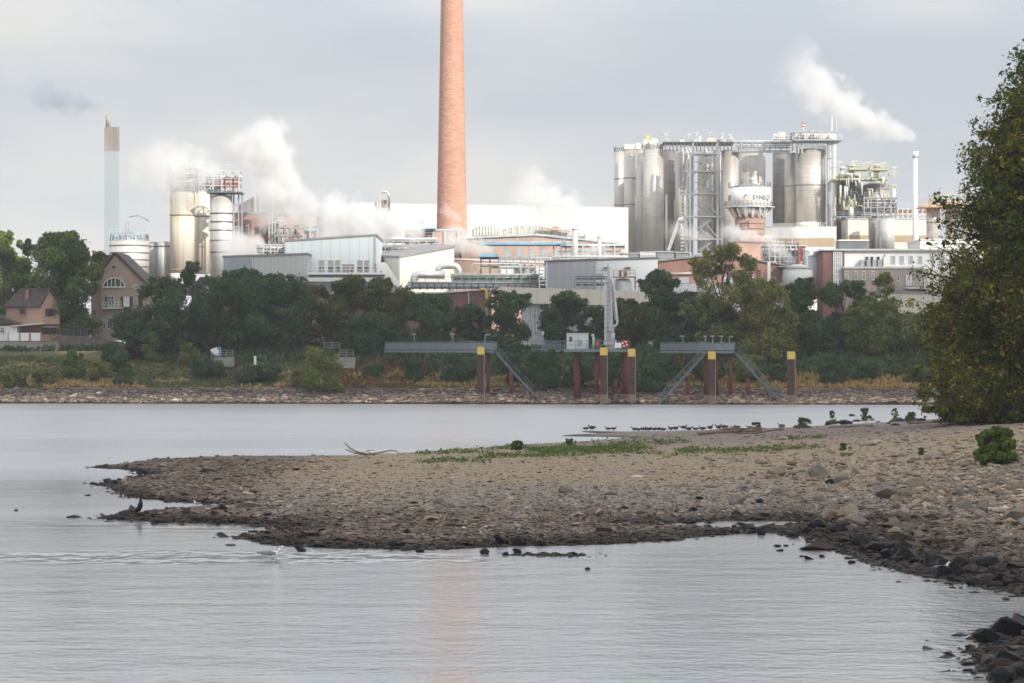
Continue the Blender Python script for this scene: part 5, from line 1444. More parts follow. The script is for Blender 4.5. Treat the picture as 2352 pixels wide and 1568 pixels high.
# ---------------------------------------------------------------- the stainless silo bank and its towers
SB = 'stainless silos'
silo(1411,1436,347,580,724,M_SILO,"narrow stainless silo at the outer end of the big silo bank",'silo',SB,(.27,.53),True,.1,0)
silo(1434,1464,344,580,716,M_SILO,"second stainless silo from the white hall, partly in shadow",'silo',SB,(.27,.53),True,.1,2)
silo(1462,1483,342,580,712,M_SILO,"thin slice of a stainless silo squeezed behind the wide bright one",'silo',SB,(),True,.1,1)
silo(1478.5,1525,341,580,703,M_SILO,"wide bright stainless silo with filter boxes on top beside the dark gap",'silo',SB,(),True,.1,3)
silo(1524,1556,344,580,722,M_SILOD,"dark shaded silo between the wide bright one and the stair tower",'silo',SB,(),False,.1)  # its shadow is put into the colour by the dark copy of the stainless
silo(1552,1581,344,580,716,M_SILO,"stainless silo just behind the left posts of the stair tower",'silo',SB,(),False,.1)
silo(1603,1640,345,580,716,M_SILO,"stainless silo seen through the bracing of the stair tower",'silo',SB,(),False,.1)
silo(1638,1660,345,580,722,M_SILOD,"shaded silo edge behind the right posts of the stair tower",'silo',SB,(),False,.1)  # shade painted in with the dark stainless here too
silo(1658,1699,345,580,708,M_SILO,"stainless silo between the stair tower and the water tower",'silo',SB,(),False,.1)
silo(1697,1761,346,580,712,M_SILO,"broad stainless silo rising directly behind the white water tower drum",'silo',SB,(),True,.08)
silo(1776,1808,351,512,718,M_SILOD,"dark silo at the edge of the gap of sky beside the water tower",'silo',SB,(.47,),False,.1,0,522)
silo(1804,1835,351,512,712,M_SILO,"middle silo of the three on the white and brown base",'silo',SB,(.47,),False,.1,0,522)
silo(1832,1901,342,509,704,M_SILO,"widest stainless silo, on the white and brown base under the machine house",'silo',SB,(.49,),True,.08,0,522)
Y=702.
t = plant_thing("top_gallery","dark steel gallery with railings across the tops of the middle silos","gallery",1606,Y,None,PZ(346,Y))
b = MB(); b.box(PX(1524,Y),PX(1688,Y),Y,Y+12,PZ(327,Y),PZ(325,Y)); b.build("deck", M_STEELD, t)
b = MB(); b.rail([(PX(1524,Y),Y-.1,PZ(325,Y)),(PX(1688,Y),Y-.1,PZ(325,Y))],1.2,1.7,.12)
b.rail([(PX(1524,Y),Y-.1,PZ(345,Y)),(PX(1582,Y),Y-.1,PZ(345,Y))],1.2,1.2,.12); b.build("railing", M_STEEL, t)
b = MB()
for q in range(1528,1690,9): b.bar(PT(q,326,Y+.3),PT(q,347,Y+.3),.28)
b.build("posts", M_STEELD, t)
for q,w,h in ((1534,5,9),(1562,14,6),(1590,16,7),(1606,6,14),(1625,20,10),(1650,10,6),(1664,10,8),(1677,12,6)):
    b = MB(); b.box(PX(q,Y),PX(q+w,Y),Y+2,Y+5,PZ(325,Y)+.01,PZ(325-h,Y)); b.build("roof_box", random.choice((M_STEELL,M_STEEL,M_CREAM)), t)
b = MB()
for q,h in ((1530,25),(1583,24),(1600,28),(1630,29),(1660,26),(1677,22)):
    b.bar(PT(q,325,Y+1),PT(q,325-h*.7,Y+1),.14); b.bar(PT(q-4,325-h*.7,Y+1),PT(q+5,325-h*.7-1,Y+1),.2)
b.build("lamp_posts", M_STEELL, t)
for (px,Yv,zp) in ((1679,701,326),(1658,701,326)):
    b = MB(); b.cyl(PX(px+2,Yv),Yv+2,PZ(zp,Yv),PZ(zp-14,Yv),2.2*U(Yv),10); b.build("vent_pipe", M_WHITEL, t)
t = plant_thing("top_gallery","yellowish gantry beam with lamps over the left end of the silo bank","gallery",1490,705,None,PZ(341,705))
b = MB(); Yg=706.
b.bar(PT(1460,316,Yg),PT(1527,308,Yg),.3); b.bar(PT(1487,341,Yg),PT(1487,312,Yg),.3); b.bar(PT(1520,341,Yg),PT(1520,309,Yg),.3); b.bar(PT(1462,341,Yg),PT(1462,316,Yg),.2)
b.build("beam", M_STEEL, t)
b = MB()
for q0,q1,py in ((1434,1458,331),(1460,1472,329),(1478,1491,320),(1496,1510,318)): b.box(PX(q0,705),PX(q1,705),705,707,PZ(342,705),PZ(py,705))
b.build("filter_boxes", M_CREAM, t)
b = MB(); b.box(PX(1483,705),PX(1492,705),705.5,706.5,PZ(319,705),PZ(311,705)); b.build("hoist", M_YEL, t)
# stair tower
M_STAIR = mat('dull galvanised steel', (.30,.32,.33), .6, .35, (.24,.255,.265), 1.)
Y=688.
t = plant_thing("stair_tower","open galvanised stair tower zigzagging up the middle of the silo bank","stair tower",1621,Y,None,GZ)
x0,x1=PX(1593,Y),PX(1649,Y); zT=PZ(326,Y)
b = MB()
for x in (x0,x1):
    for y in (Y,Y+5): b.bar((x,y,GZ),(x,y,zT),.34)
for q in (1578.,1659.):
    b.bar((PX(q,Y),Y+1,GZ),(PX(q,Y),Y+1,PZ(352 if q<1600 else 357,Y)),.3)
for py in (353,393,445,497,549,585):
    b.bar(PT(1572,py,Y-.05),PT(1659,py,Y-.05),.32); b.bar(PT(1593,py,Y+5),PT(1649,py,Y+5),.3)
    b.box(x0,x1,Y+.3,Y+4.7,PZ(py,Y)-.1,PZ(py,Y)+.05)
for py in (353,393,445,497,549):
    b.bar(PT(1593,py+50,Y-.1),PT(1621,py+15,Y-.1),.2); b.bar(PT(1621,py+15,Y-.1),PT(1649,py+50,Y-.1),.2)
b.build("frame", M_STAIR, t)
for i,py in enumerate((345,393,445,497,549)):
    up=MB()
    for y in (Y+.8,Y+2.2): up.bar(PT(1597,py+26,y),PT(1606,py+26,y),.25); up.bar(PT(1606,py+26,y),PT(1640,py+3,y),.3); up.bar(PT(1606,py+21,y),PT(1640,py-2,y),.12)
    for y in (Y+2.8,Y+4.2): up.bar(PT(1606,py+28,y),PT(1640,py+50,y),.3)
    for k in range(9):
        f=k/8; p=PT(1606,py+26,Y+.8).lerp(PT(1640,py+3,Y+.8),f); up.box(p.x-.25,p.x+.25,Y+.8,Y+2.2,p.z-.03,p.z+.03)
    up.build("stair_flight", M_STAIR, t)
for q,w,m_ in ((1581,6,M_STEELL),(1588,4,M_CREAM),(1569,5,M_STEEL),(1654,4,M_STEEL),(1625,4,M_STEELL)):
    b = MB(); b.tube([PT(q,580,Y+5.8),PT(q,350,Y+5.8),PT(q-6,340,Y+6.8)],w/2*U(Y),8); b.build("pipe", m_, t)
b = MB()
for k in range(20): b.box(PX(1567,Y),PX(1574,Y),Y+5,Y+6,PZ(590-k*8.5,Y),PZ(586-k*8.5,Y))
b.build("valve_boxes", M_STEELL, t)
t = plant_thing("conveyor","thin inclined conveyor leaning against the foot of the dark silo","conveyor",1548,690,None,GZ)
b = MB(); b.bar(PT(1535,575,690),PT(1560,505,690),1.0,.8); b.build("housing", M_STEEL, t)
b = MB(); b.bar(PT(1561,505,690),PT(1573,540,690),.4); b.bar(PT(1558,503,690),PT(1574,499,690),.6); b.build("leg", M_STEELL, t)
t = plant_thing("supply_pipe","tall pale pipe rising in front of the dark shaded silo","pipe",1531,700,None,GZ)
b = MB(); b.tube([PT(1531,580,700),PT(1531,445,700)],2.3*U(700),8); b.build("pipe", M_TANK, t)
b = MB(); b.cyl(PX(1531,700),700,PZ(447,700),PZ(445,700),2.9*U(700),8); b.build("flange", M_STEEL, t)
# connecting bridge and machine house
Y=706.
t = plant_thing("connecting_bridge","white pipe and walkway bridge spanning the gap between the two silo groups","bridge",1775,Y,None,PZ(352,Y))
b = MB(); b.box(PX(1688,Y),PX(1818,Y),Y+1,Y+4,PZ(348,Y),PZ(345.5,Y)); b.build("deck", M_STEELL, t)
b = MB()
for py in (324,328,333,338): b.tube([PT(1690,py,Y+1.5+(py%3)*.5),PT(1820,py+1,Y+1.5+(py%3)*.5)],.22,6)
b.build("pipes", M_WHITEL, t)
b = MB(); b.bar(PT(1688,325,Y+1),PT(1820,325,Y+1),.25); b.bar(PT(1688,346,Y+1),PT(1820,346,Y+1),.3)
for i,q in enumerate(range(1690,1822,13)): b.bar(PT(q,325,Y+1),PT(q,346,Y+1),.18); b.bar(PT(q,325 if i%2 else 346,Y+1),PT(q+13,346 if i%2 else 325,Y+1),.12)
b.build("truss", M_STEEL, t)
Y=704.
t = plant_thing("machine_house","pale machine house on the platform above the widest silo","machine house",1870,Y,None,PZ(326,Y))
b = MB(); b.box(PX(1774,Y),PX(1820,Y),Y-1,Y+6,PZ(326,Y),PZ(323.5,Y)); b.box(PX(1820,Y),PX(1932,Y),Y-2.6,Y+8,PZ(324,Y),PZ(321,Y)); b.build("deck", M_STEEL, t)
b = MB(); b.box(PX(1828,Y),PX(1921,Y),Y+1,Y+6,PZ(321,Y)+.01,PZ(304,Y)); b.build("wall", M_CREAM, t)
b = MB(); b.box(PX(1826,Y),PX(1923,Y),Y+.8,Y+6.2,PZ(304,Y)+.01,PZ(301.5,Y)); b.box(PX(1862,Y),PX(1896,Y),Y+1.5,Y+5,PZ(301,Y),PZ(297,Y)); b.build("roof", M_STEEL, t)
b = MB(); b.rail([(PX(1774,Y),Y-1,PZ(323.5,Y)),(PX(1820,Y),Y-1,PZ(323.5,Y))],1.2,1.3,.12); b.rail([(PX(1820,Y),Y-2,PZ(321,Y)),(PX(1932,Y),Y-2,PZ(321,Y))],1.2,1.6,.12); b.build("railing", M_STEELL, t)
for q0,q1,py,m_ in ((1776,1786,307,M_STEELL),(1788,1803,304,M_CREAM),(1806,1812,312,M_STEEL),(1815,1824,306,M_STEELD),(1836,1842,306,M_GREYD),(1846,1856,308,M_GREY),(1862,1870,308,M_STEELD),(1880,1890,309,M_GREY),(1904,1911,308,M_STEELL)):
    b = MB(); b.box(PX(q0,Y),PX(q1,Y),Y-.6,Y+.8,PZ(321,Y)+.0,PZ(py,Y)); b.build("cabinet", m_, t)
b = MB()
for q in (1816,1834,1842,1905,1911): b.bar(PT(q,323,Y-1),PT(q,352 if q<1900 else 345,Y-1),.4)
b.rail([(PX(1832,Y),Y-1,PZ(340,Y)),(PX(1903,Y),Y-1,PZ(340,Y))],1.1,1.5,.12)
b.build("posts", M_STEEL, t)
for q,w,m_ in ((1902,2.5,M_STEEL),(1907,1.6,M_STEELL),(1916.5,4,M_CREAM)):
    b = MB(); b.tube([PT(q,322,Y-1),PT(q,523,Y-1)],w*U(Y),10); b.build("downpipe", m_, t)
b = MB()
for py in (362,418,472,520): b.bar(PT(1898,py,Y-1.3),PT(1922,py,Y-1.3),.25)
b.build("pipe_brackets", M_STEEL, t)
b = MB(); b.bar(PT(1911,301,Y+2),PT(1911,266,Y+2),.2); b.bar(PT(1922,301,Y+2),PT(1922,272,Y+2),.08); b.build("antenna", M_WHITEL, t)
t = plant_thing("windsock","red and white windsock hanging on its mast above the machine house","windsock",1846,698,None,PZ(301,698))
b = MB(); b.bar(PT(1846,301,698),PT(1846,281,698),.12); b.build("pole", M_STEELL, t)
b = MB(); o_=[]
for k in range(4):
    b.m = k%2; z0,z1=PZ(281.5+k*3.7,697.6),PZ(281.5+(k+1)*3.7,697.6); x=PX(1845-k*.4,697.6)
    b.lathe(x,697.4,[((4-k*.35)*U(698),z0),((4-(k+1)*.35)*U(698),z1)],12)
b.build("sock", [mat("windsock red",(.72,.10,.07),.7), M_WHITEL], t)
t = plant_thing("storage_building","white building with a brown stripe carrying the three right hand silos","building",1838,690,None,GZ)
Y=690.; x0,x1=PX(1756,Y),PX(1921,Y)
b = MB(); b.box(x0,x1,Y,Y+34,GZ,PZ(521,Y)); b.build("wall", M_WHITE, t)
b = MB(); b.box(x0-.05,PX(1917,Y),Y-.1,Y-.01,PZ(566,Y),PZ(546,Y)); b.build("stripe", M_TANB, t)
b = MB(); b.box(x0-.1,x1+.1,Y-.12,Y+34,PZ(521,Y)+.01,PZ(519.6,Y)); b.build("roof_edge", M_CREAM, t)

# ---------------------------------------------------------------- water tower with the lettering
Y=600.; R_=48.8*U(Y); cx,cy=PX(1726,Y),Y+R_
t = thing("water_tower","white drum water tower with company lettering on a round brick shaft","water tower",(cx,cy,GZ))
b = MB(); b.lathe(cx,cy,[(34*U(Y),GZ),(34.5*U(Y),PZ(497,Y))],40); b.build("shaft", mat_brick("tower brick",(.33,.20,.16),(.39,.25,.20),(.4,.34,.3),2.0), t)
b = MB()
for py in (512,524,536): b.cyl(cx,cy,PZ(py+.8,Y),PZ(py-.8,Y),35*U(Y),40)
b.build("shaft_bands", M_BRICKD, t)
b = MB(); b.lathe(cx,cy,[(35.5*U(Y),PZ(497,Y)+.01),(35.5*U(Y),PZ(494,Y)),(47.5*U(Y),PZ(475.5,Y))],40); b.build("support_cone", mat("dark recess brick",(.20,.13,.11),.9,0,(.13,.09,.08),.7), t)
for k in range(16):
    a=k*2*math.pi/16+.1; rb=MB(); ca,sa=math.cos(a),math.sin(a)
    p=Vector((cx+ca*36.3*U(Y),cy+sa*36.3*U(Y),PZ(496,Y))); q=Vector((cx+ca*48.5*U(Y),cy+sa*48.5*U(Y),PZ(476,Y)))
    rb.bar(p,q,.5,.5); rb.build("rib", M_CREAM, t)
b = MB(); b.cyl(cx,cy,PZ(475,Y),PZ(472.5,Y),58.5*U(Y),48); b.build("walkway", M_STEELL, t)
b = MB(); b.ringrail(cx,cy,PZ(472.5,Y),57.5*U(Y),1.1,36,.07); b.build("railing", M_STEEL, t)
dr = MB(); dr.cyl(cx,cy,PZ(472.4,Y),PZ(428,Y),R_,64); drum = dr.build("drum", M_WHITEL, t)
b = MB(); b.lathe(cx,cy,[(R_+.05,PZ(428,Y)+.01),(R_+.05,PZ(426.5,Y)),(12*U(Y),PZ(418.5,Y)),(.05,PZ(417.5,Y))],48); rf = b.build("roof", M_ROOFG, t)
b = MB(); b.cyl(cx+.4,cy,PZ(419.5,Y),PZ(411.5,Y),.45,10); b.lathe(cx+.4,cy,[(.62,PZ(411.5,Y)+.01),(.05,PZ(406,Y))],10); b.build("lantern", M_STEEL, rf)
b = MB(); b.ringrail(cx,cy,PZ(426.4,Y),R_,1.0,28,.06); b.build("roof_railing", M_STEEL, t)
M_INK = mat("black lettering",(.025,.025,.03),.5)
def on_drum(verts, ang0, zc, rr):
    out=[]
    for x,y,z in verts:
        a=ang0+x/rr; out.append((cx+rr*math.sin(a)*(1+z/rr), cy-rr*math.cos(a)*(1+z/rr), zc+y))
    return out
fc = bpy.data.curves.new("lettering",'FONT'); fc.body="SYNEQT"; fc.size=1.42; fc.space_character=1.08; fc.offset=.012
fo = bpy.data.objects.new("lettering_source",fc); COL.objects.link(fo)
bpy.context.view_layer.update()
dg = bpy.context.evaluated_depsgraph_get()
fm = bpy.data.meshes.new_from_object(fo.evaluated_get(dg)); 
bmx = bmesh.new(); bmx.from_mesh(fm); bmesh.ops.triangulate(bmx, faces=bmx.faces)
bmesh.ops.subdivide_edges(bmx, edges=[e for e in bmx.edges if e.calc_length()>.3], cuts=2); bmesh.ops.triangulate(bmx, faces=bmx.faces)
tv=[v.co[:] for v in bmx.verts]; bmx.verts.index_update(); tf=[tuple(v.index for v in f.verts) for f in bmx.faces]; bmx.free()
bpy.data.objects.remove(fo); bpy.data.curves.remove(fc); bpy.data.meshes.remove(fm)
tw=max(v[0] for v in tv); zc=PZ(457.5,Y)
M_LB,M_LY = mat("logo light blue",(.35,.60,.72),.5), mat("logo yellow",(.75,.60,.18),.5)
for off in (0,2.15,-2.27):
    L_=MB(); rr=R_+.05
    for dz in (0,.04):
        k=len(L_.v); L_.v += on_drum([(x*5.0/tw,y,z*0+dz) for x,y,z in tv], R(2.5)+off, zc, rr); 
        for f in tf: L_.face(tuple(k+i for i in f))
    L_.build("lettering", M_INK, drum)
    E=MB(); ctr=R(-13)+off; s_=.80; zc2=PZ(452.5,Y)
    def strip(pts,mi):
        E.m=mi; k=len(E.v); E.v += on_drum([(x,y,0) for x,y in pts],ctr,zc2,R_+.06); E.face(tuple(k+i for i in range(len(pts))))
    w=.30
    strip([(0,s_),(s_,0),(s_-w*1.2,0),(0,s_-w*1.2)],1)              # light blue upper right
    strip([(-s_,0),(-.05,s_*.95),(-.05,s_*.95-w*1.1),(-s_+w*1.1,0)],0)    # black upper left
    strip([(-s_,-.07),(-s_+w*1.3,-.07),(0,-s_+w*1.2),(0,-s_-.0)],2); strip([(0,-s_),(0,-s_+w*1.2),(s_-w*1.2,-.07),(s_,-.07)],2)
    E.build("emblem", [M_INK,M_LB,M_LY], drum)
rack("access_tower","small ladder frame hung under the walkway of the water tower",1746,1757,474,500,596,1.5,1,3,M_STEEL,[],(),rail=False,w=.14,braces=False)

# ---------------------------------------------------------------- right hand process towers
Y=700.
silo(1922,1978,405,552,704,mat_banded("sooty vessel",[(0,(.16,.155,.15)),(.5,(.20,.19,.18)),(.57,(.14,.135,.13))],.5,.4,.3,.8),"dark sooty vessel wrapped in green platforms beside the widest silo",'process_vessel','process vessels',(),False,.2)
silo(1979,2048,426,512,704,mat_banded("dusty vessel",[(0,(.40,.37,.345)),(.5,(.46,.43,.40)),(.57,(.36,.335,.31))],.5,.4,.3,.8),"wide grey vessel with a conical top and many pipes, right of the sooty one",'process_vessel','process vessels',(.08,),False,.25)
t = plant_thing("platform_tower","yellow green platforms and pipework stacked over the two dark vessels","platform",1985,Y,None,PZ(505,Y))
b = MB()
for q0,q1,py in ((1912,2000,413),(1950,1996,390),(1997,2040,413.),(2002,2040,391),(1946,1968,475)):
    b.box(PX(q0,Y),PX(q1,Y),Y-1,Y+5,PZ(py,Y),PZ(py-3,Y))
b.build("deck", M_YGREEN, t)
b = MB()
for q0,q1,py in ((1912,2000,410),(1950,1996,387),(1997,2040,410.),(2002,2040,388),(2040,2062,405)):
    b.rail([(PX(q0,Y),Y-1,PZ(py,Y)),(PX(q1,Y),Y-1,PZ(py,Y))],1.2,1.3,.14)
b.build("railing", M_YGREEN, t)
for q,p0,p1,w in ((1959,410,380,10),(2017,410,380,10),(1937,410,386,7)):
    b = MB(); b.cyl(PX(q,Y),Y+3,PZ(p0,Y),PZ(p1,Y),w*.7*U(Y),12); b.lathe(PX(q,Y),Y+3,[(w*1.15*U(Y),PZ(p1,Y)+.01),(w*1.1*U(Y),PZ(p1-4,Y)),(w*.4*U(Y),PZ(p1-6,Y))],14); b.build("vent_head", M_TANK, t)
rnd=random.Random(3)
for k in range(46):
    q=rnd.uniform(1925,2052); p0=rnd.uniform(378,480); m_=rnd.choice((M_STEELL,M_STEEL,M_STEELD,M_STEELL,M_YGREEN,M_CREAM)); yy=Y-1.2-rnd.random()*1.5
    b = MB()
    if rnd.random()<.55: b.tube([PT(q,p0,yy),PT(q,p0+rnd.uniform(10,34),yy)],rnd.uniform(.12,.34),6)
    elif rnd.random()<.6: b.tube([PT(q,p0,yy),PT(q+rnd.uniform(8,20),p0+rnd.uniform(-2,2),yy),PT(q+rnd.uniform(12,20),p0+rnd.uniform(10,24),yy)],rnd.uniform(.12,.3),6)
    else: b.box(PX(q,yy),PX(q+rnd.uniform(3,8),yy),yy,yy+1,PZ(p0+rnd.uniform(3,7),yy),PZ(p0,yy))
    b.build("pipe", m_, t)
for q,py in ((1928,372),(1962,371),(1995,373),(2028,374),(2055,384)):
    b = MB(); b.bar(PT(q,py+22,Y+1),PT(q,py,Y+1),.12); b.bar(PT(q-6,py,Y+1),PT(q+7,py-1,Y+1),.22); b.build("lamp_post", M_STEELL, t)
b = MB(); b.cyl(PX(2052,Y-2),Y-2,PZ(478,Y),PZ(434,Y),6*U(Y),12); b.lathe(PX(2052,Y-2),Y-2,[(1.5*U(Y),PZ(486,Y)),(6*U(Y),PZ(478,Y)-.01)],12); b.build("filter_vessel", M_TANK, t)
b = MB(); b.cyl(PX(1955,Y-2),Y-2,PZ(505,Y),PZ(476,Y),6*U(Y),12); b.build("dryer", M_TANK, t)
rack("pipe_rack","dense grey valve gallery on the round silos under the grey vessel",1985,2062,452,500,696,4,5,4,M_STEEL,[(.1,2,M_STEELL),(.25,2,M_STEELD),(.4,2,M_STEELL),(.6,2,M_STEELL),(.8,2,M_STEELD),(.9,2,M_CREAM)],(.5,),group='pipe racks',w=.2)
rack("access_platform","grey railed walkway from the pipes of the widest silo to the sooty vessel",1916,2000,497,505,695,3,6,1,M_STEEL,[],(1.,),cat='walkway',w=.16)
Y=690.
for i,(q0,q1,lab) in enumerate([(1996,2016,'dark narrow silo at the front of the striped building'),(2012,2028,'middle narrow silo at the front of the striped building'),(2022,2057,'wide cream silo at the front of the striped building')]):
    silo(q0,q1,501,575,684-i*3,M_SILOD if i==0 else M_SILO if i==1 else M_TANK,lab,'silo','front silos',(),False,.02)
t = plant_thing("process_building","cream building with a brown stripe below the pipe vessels","building",2030,Y,None,GZ)
b = MB(); b.box(PX(1948,Y),PX(2128,Y),Y,Y+20,GZ,PZ(503,Y)); b.build("wall", M_CREAM, t)
b = MB(); b.box(PX(1948,Y)-.05,PX(2128,Y)+.05,Y-.1,Y-.01,PZ(555,Y),PZ(540,Y)); b.build("stripe", M_TANB, t)
b = MB(); b.box(PX(1947,Y),PX(2129,Y),Y-.2,Y+20,PZ(503,Y)+.01,PZ(501,Y)); b.build("roof_edge", M_STEELL, t)
Y=655.
t = shed("dark_kiosk","dark grey box with a white flat roof in front of the striped buildings",1928,1994,553,553,Y,8,M_GREYD,M_WHITE)
t = plant_thing("industrial_chimney","slim white steel stack trailing a plume of steam","chimney",2103,660,'chimneys of the plant')
Y=660.; cx2=PX(2103,Y)
b = MB(); b.lathe(cx2,Y,[(7.5*U(Y),GZ),(7*U(Y),PZ(500,Y)),(5.6*U(Y),PZ(360,Y))],20); b.build("shaft", M_WHITEL, t)
b = MB(); b.cyl(cx2,Y,PZ(360,Y),PZ(348,Y),6.8*U(Y),20); b.build("head", M_WHITEL, t)
b = MB(); b.cyl(cx2,Y,PZ(361,Y),PZ(358,Y),7.8*U(Y),20); b.build("platform", M_STEEL, t)
b = MB(); b.bar((cx2+5.9*U(Y),Y-.5,PZ(500,Y)),(cx2+5.5*U(Y),Y-.5,PZ(362,Y)),.15); b.build("ladder", M_STEEL, t)
Y=640.
silo(2130,2161,475,553,Y,M_SILO,"stainless silo under the orange platform, nearer the white stack",'silo','orange platform silos',(.45,),False,.05)
silo(2174,2200,475,553,Y+3,M_SILO,"stainless silo under the orange platform, nearer the great tree",'silo','orange platform silos',(.45,),False,.05)
silo(2212,2240,475,553,Y+3,M_SILO,"stainless silo under the orange platform behind the great tree",'silo','orange platform silos',(.45,),False,.05)
t = plant_thing("access_platform","orange steel platform with railings on the silos by the great tree","platform",2170,638,None,PZ(476,638))
b = MB(); b.box(PX(2115,638),PX(2250,638),637,646,PZ(476,638),PZ(473,638)); b.build("deck", M_ORANGE, t)
b = MB(); b.rail([(PX(2115,638),637,PZ(473,638)),(PX(2250,638),637,PZ(473,638))],1.3,1.6,.14); b.build("railing", M_ORANGE, t)
b = MB()
for q0,q1,py in ((2142,2152,456),(2160,2166,452),(2176,2184,460),(2192,2204,455)): b.box(PX(q0,640),PX(q1,640),640,642,PZ(473,638),PZ(py,640))
b.build("filter_boxes", M_CREAM, t)
b = MB(); b.tube([PT(2135,462,639),PT(2160,450,639),PT(2190,447,639)],.16,6); b.bar(PT(2164,470,639),PT(2164,446,639),.18); b.build("pipe", M_YGREEN, t)
t = shed("white_building","white building under the orange platform beside the great tree",2113,2300,552,552,636,20,M_WHITE,M_WHITE)
t = rack("roof_gantry","white pipe bundle on the white building by the great tree",2140,2240,556,575,630,3,5,2,M_WHITEL,[(.3,3,M_WHITEL),(.8,3,M_WHITEL)],(),rail=False)
rack("pipe_rack","pink and white pipework low between the grey vessel and the white stack",2062,2130,478,500,690,4,6,2,M_STEELL,[(.2,3,M_CREAM),(.5,3,M_ORANGE),(.8,2,M_STEELL)],(),group='pipe racks')

# ---------------------------------------------------------------- office building and tanks by it
Y=474.
t = plant_thing("office_building","white storeyed office building with a red brick stair tower and grey lower floor","building",2020,Y,None,GZ)
b = MB(); b.box(PX(1939,Y),PX(2230,Y),Y,Y+12,PZ(617,Y),PZ(575.5,Y)); b.build("upper_wall", M_WHITEL, t)
b = MB(); b.box(PX(1938,Y-1.4),PX(2120,Y-1.4),Y-1.4,Y+11,GZ,PZ(617,Y)-.01); b.build("lower_wall", mat("taupe render",(.34,.29,.265),.85,0,(.29,.25,.23),.6), t)
b = MB(); b.box(PX(2120,Y)+.1,PX(2230,Y),Y-.3,Y+11,GZ,PZ(617,Y)-.01); b.build("wing_wall", M_CREAM, t)
b = MB(); b.box(PX(1937,Y-1.6),PX(2122,Y-1.6),Y-1.6,Y-.01,PZ(617,Y)+.0,PZ(612.5,Y)); b.build("ledge", M_STEELL, t)
b = MB(); b.box(PX(1885,Y),PX(2240,Y),Y-.7,Y+12.5,PZ(575.5,Y)+.01,PZ(571.5,Y)); b.build("roof", M_STEELL, t)
b = MB(); b.box(PX(1890,Y),PX(1939,Y),Y-.3,Y+9,GZ,PZ(575.5,Y)); st_=b.build("stair_tower_wall", M_BRICKD, t)
b = MB(); b.box(PX(1914,Y),PX(1934,Y),Y-.45,Y-.31,PZ(655,Y),PZ(578,Y)); gl=b.build("stair_window", M_GLASSL, t)
b = MB()
for q in (1914.5,1919,1924,1929,1933.5): b.bar(PT(q,578,Y-.5),PT(q,655,Y-.5),.14)
for py in (590,603,616,629,642): b.bar(PT(1914,py,Y-.5),PT(1934,py,Y-.5),.1)
b.build("frame", M_WFRAME, gl)
def win(t,px0,px1,py0,py1,Y,glass=None,frame=None,cross=True):
    b=MB(); b.box(PX(px0,Y),PX(px1,Y),Y-.06,Y-.01,PZ(py1,Y),PZ(py0,Y)); g=b.build("window", glass or M_GLASS, t)
    b=MB(); w=.09; f=frame or M_WFRAME
    for a_,b_2 in (((px0,py0),(px1,py0)),((px0,py1),(px1,py1)),((px0,py0),(px0,py1)),((px1,py0),(px1,py1))): b.bar(PT(*a_,Y-.08),PT(*b_2,Y-.08),w)
    if cross: b.bar(PT((px0+px1)/2,py0,Y-.08),PT((px0+px1)/2,py1,Y-.08),w*.8); b.bar(PT(px0,py0+(py1-py0)*.32,Y-.08),PT(px1,py0+(py1-py0)*.32,Y-.08),w*.8)
    b.build("frame", f, g); return g
for q in (1987,1998.5,2013): win(t,q,q+8,589,605,Y,None,None,False)
for q in (2047,2067,2088,2109,2138,2160,2182): win(t,q,q+9,587.5,605.5,Y,M_GLASSL,None,False)
for q in (1941,1962,1981,2001): win(t,q,q+6.5,623,642,Y-1.4)
for q in (2044,2061): win(t,q,q+5,634,645,Y-1.4,None,None,False)
b = MB(); b.box(PX(2080,Y-1.4),PX(2094,Y-1.4),Y-1.55,Y-1.41,PZ(656,Y),PZ(632,Y)); b.build("door", M_STEELL, t)
b = MB(); b.box(PX(2075,Y),PX(2125,Y),Y-3.5,Y-1.5,PZ(664,Y),PZ(660.5,Y)); b.rail([(PX(2076,Y),Y-3.4,PZ(660.5,Y)),(PX(2125,Y),Y-3.4,PZ(660.5,Y))],1.,1.2,.06); b.build("balcony", M_STEELL, t)
b = MB(); b.tube([PT(2034,583,Y-.1),PT(2032,588,Y-.1),PT(2028,592,Y-.1),PT(2028,611,Y-.1)],.09,6); b.tube([PT(2137,583,Y-.1),PT(2139,590,Y-.1),PT(2142,594,Y-.1),PT(2142,616,Y-.1)],.09,6); b.build("downpipe", M_STEEL, t)
for q in (1976,1990.5,2004,2016):
    b = MB(); b.box(PX(q,Y-1),PX(q+9,Y-1),Y-1.2,Y-.1,PZ(612,Y),PZ(597,Y)); b.build("air_unit", M_GREY, t)
silo(1858,1893,589,672,484,M_GREY,"plain grey tank against the red brick stair tower",'storage_tank','grey tanks',(),False,.35)
silo(1846,1862,576,660,492,mat("dull tank",(.30,.31,.32),.6),"slim grey vessel behind the plain grey tank",'storage_tank','grey tanks',(),False,.1)
silo(1800,1870,614,672,468,mat("pale grey tank",(.50,.505,.50),.6),"low wide tank with a cone roof and railed hatch among the tree tops",'storage_tank','grey tanks',(.03,),False,.20,0,None,M_ROOFG)
Y=470.
t = plant_thing("hatch_platform","small black railed hatch platform on the cone roofed tank","platform",1805,Y,None,PZ(614,Y))
b = MB(); b.box(PX(1788,Y),PX(1812,Y),Y-1,Y+2,PZ(613,Y),PZ(611,Y)); b.build("deck", M_STEEL, t)
b = MB(); b.rail([(PX(1788,Y),Y-1,PZ(611,Y)),(PX(1812,Y),Y-1,PZ(611,Y))],1.2,.5,.06); b.rail([(PX(1793,Y),Y,PZ(600,Y)),(PX(1808,Y),Y,PZ(600,Y))],.6,.5,.06); b.build("railing", M_STEELD, t)
b = MB(); b.bar(PT(1766,600,Y),PT(1766,660,Y),.5); b.build("pipe", M_STEELL, t)
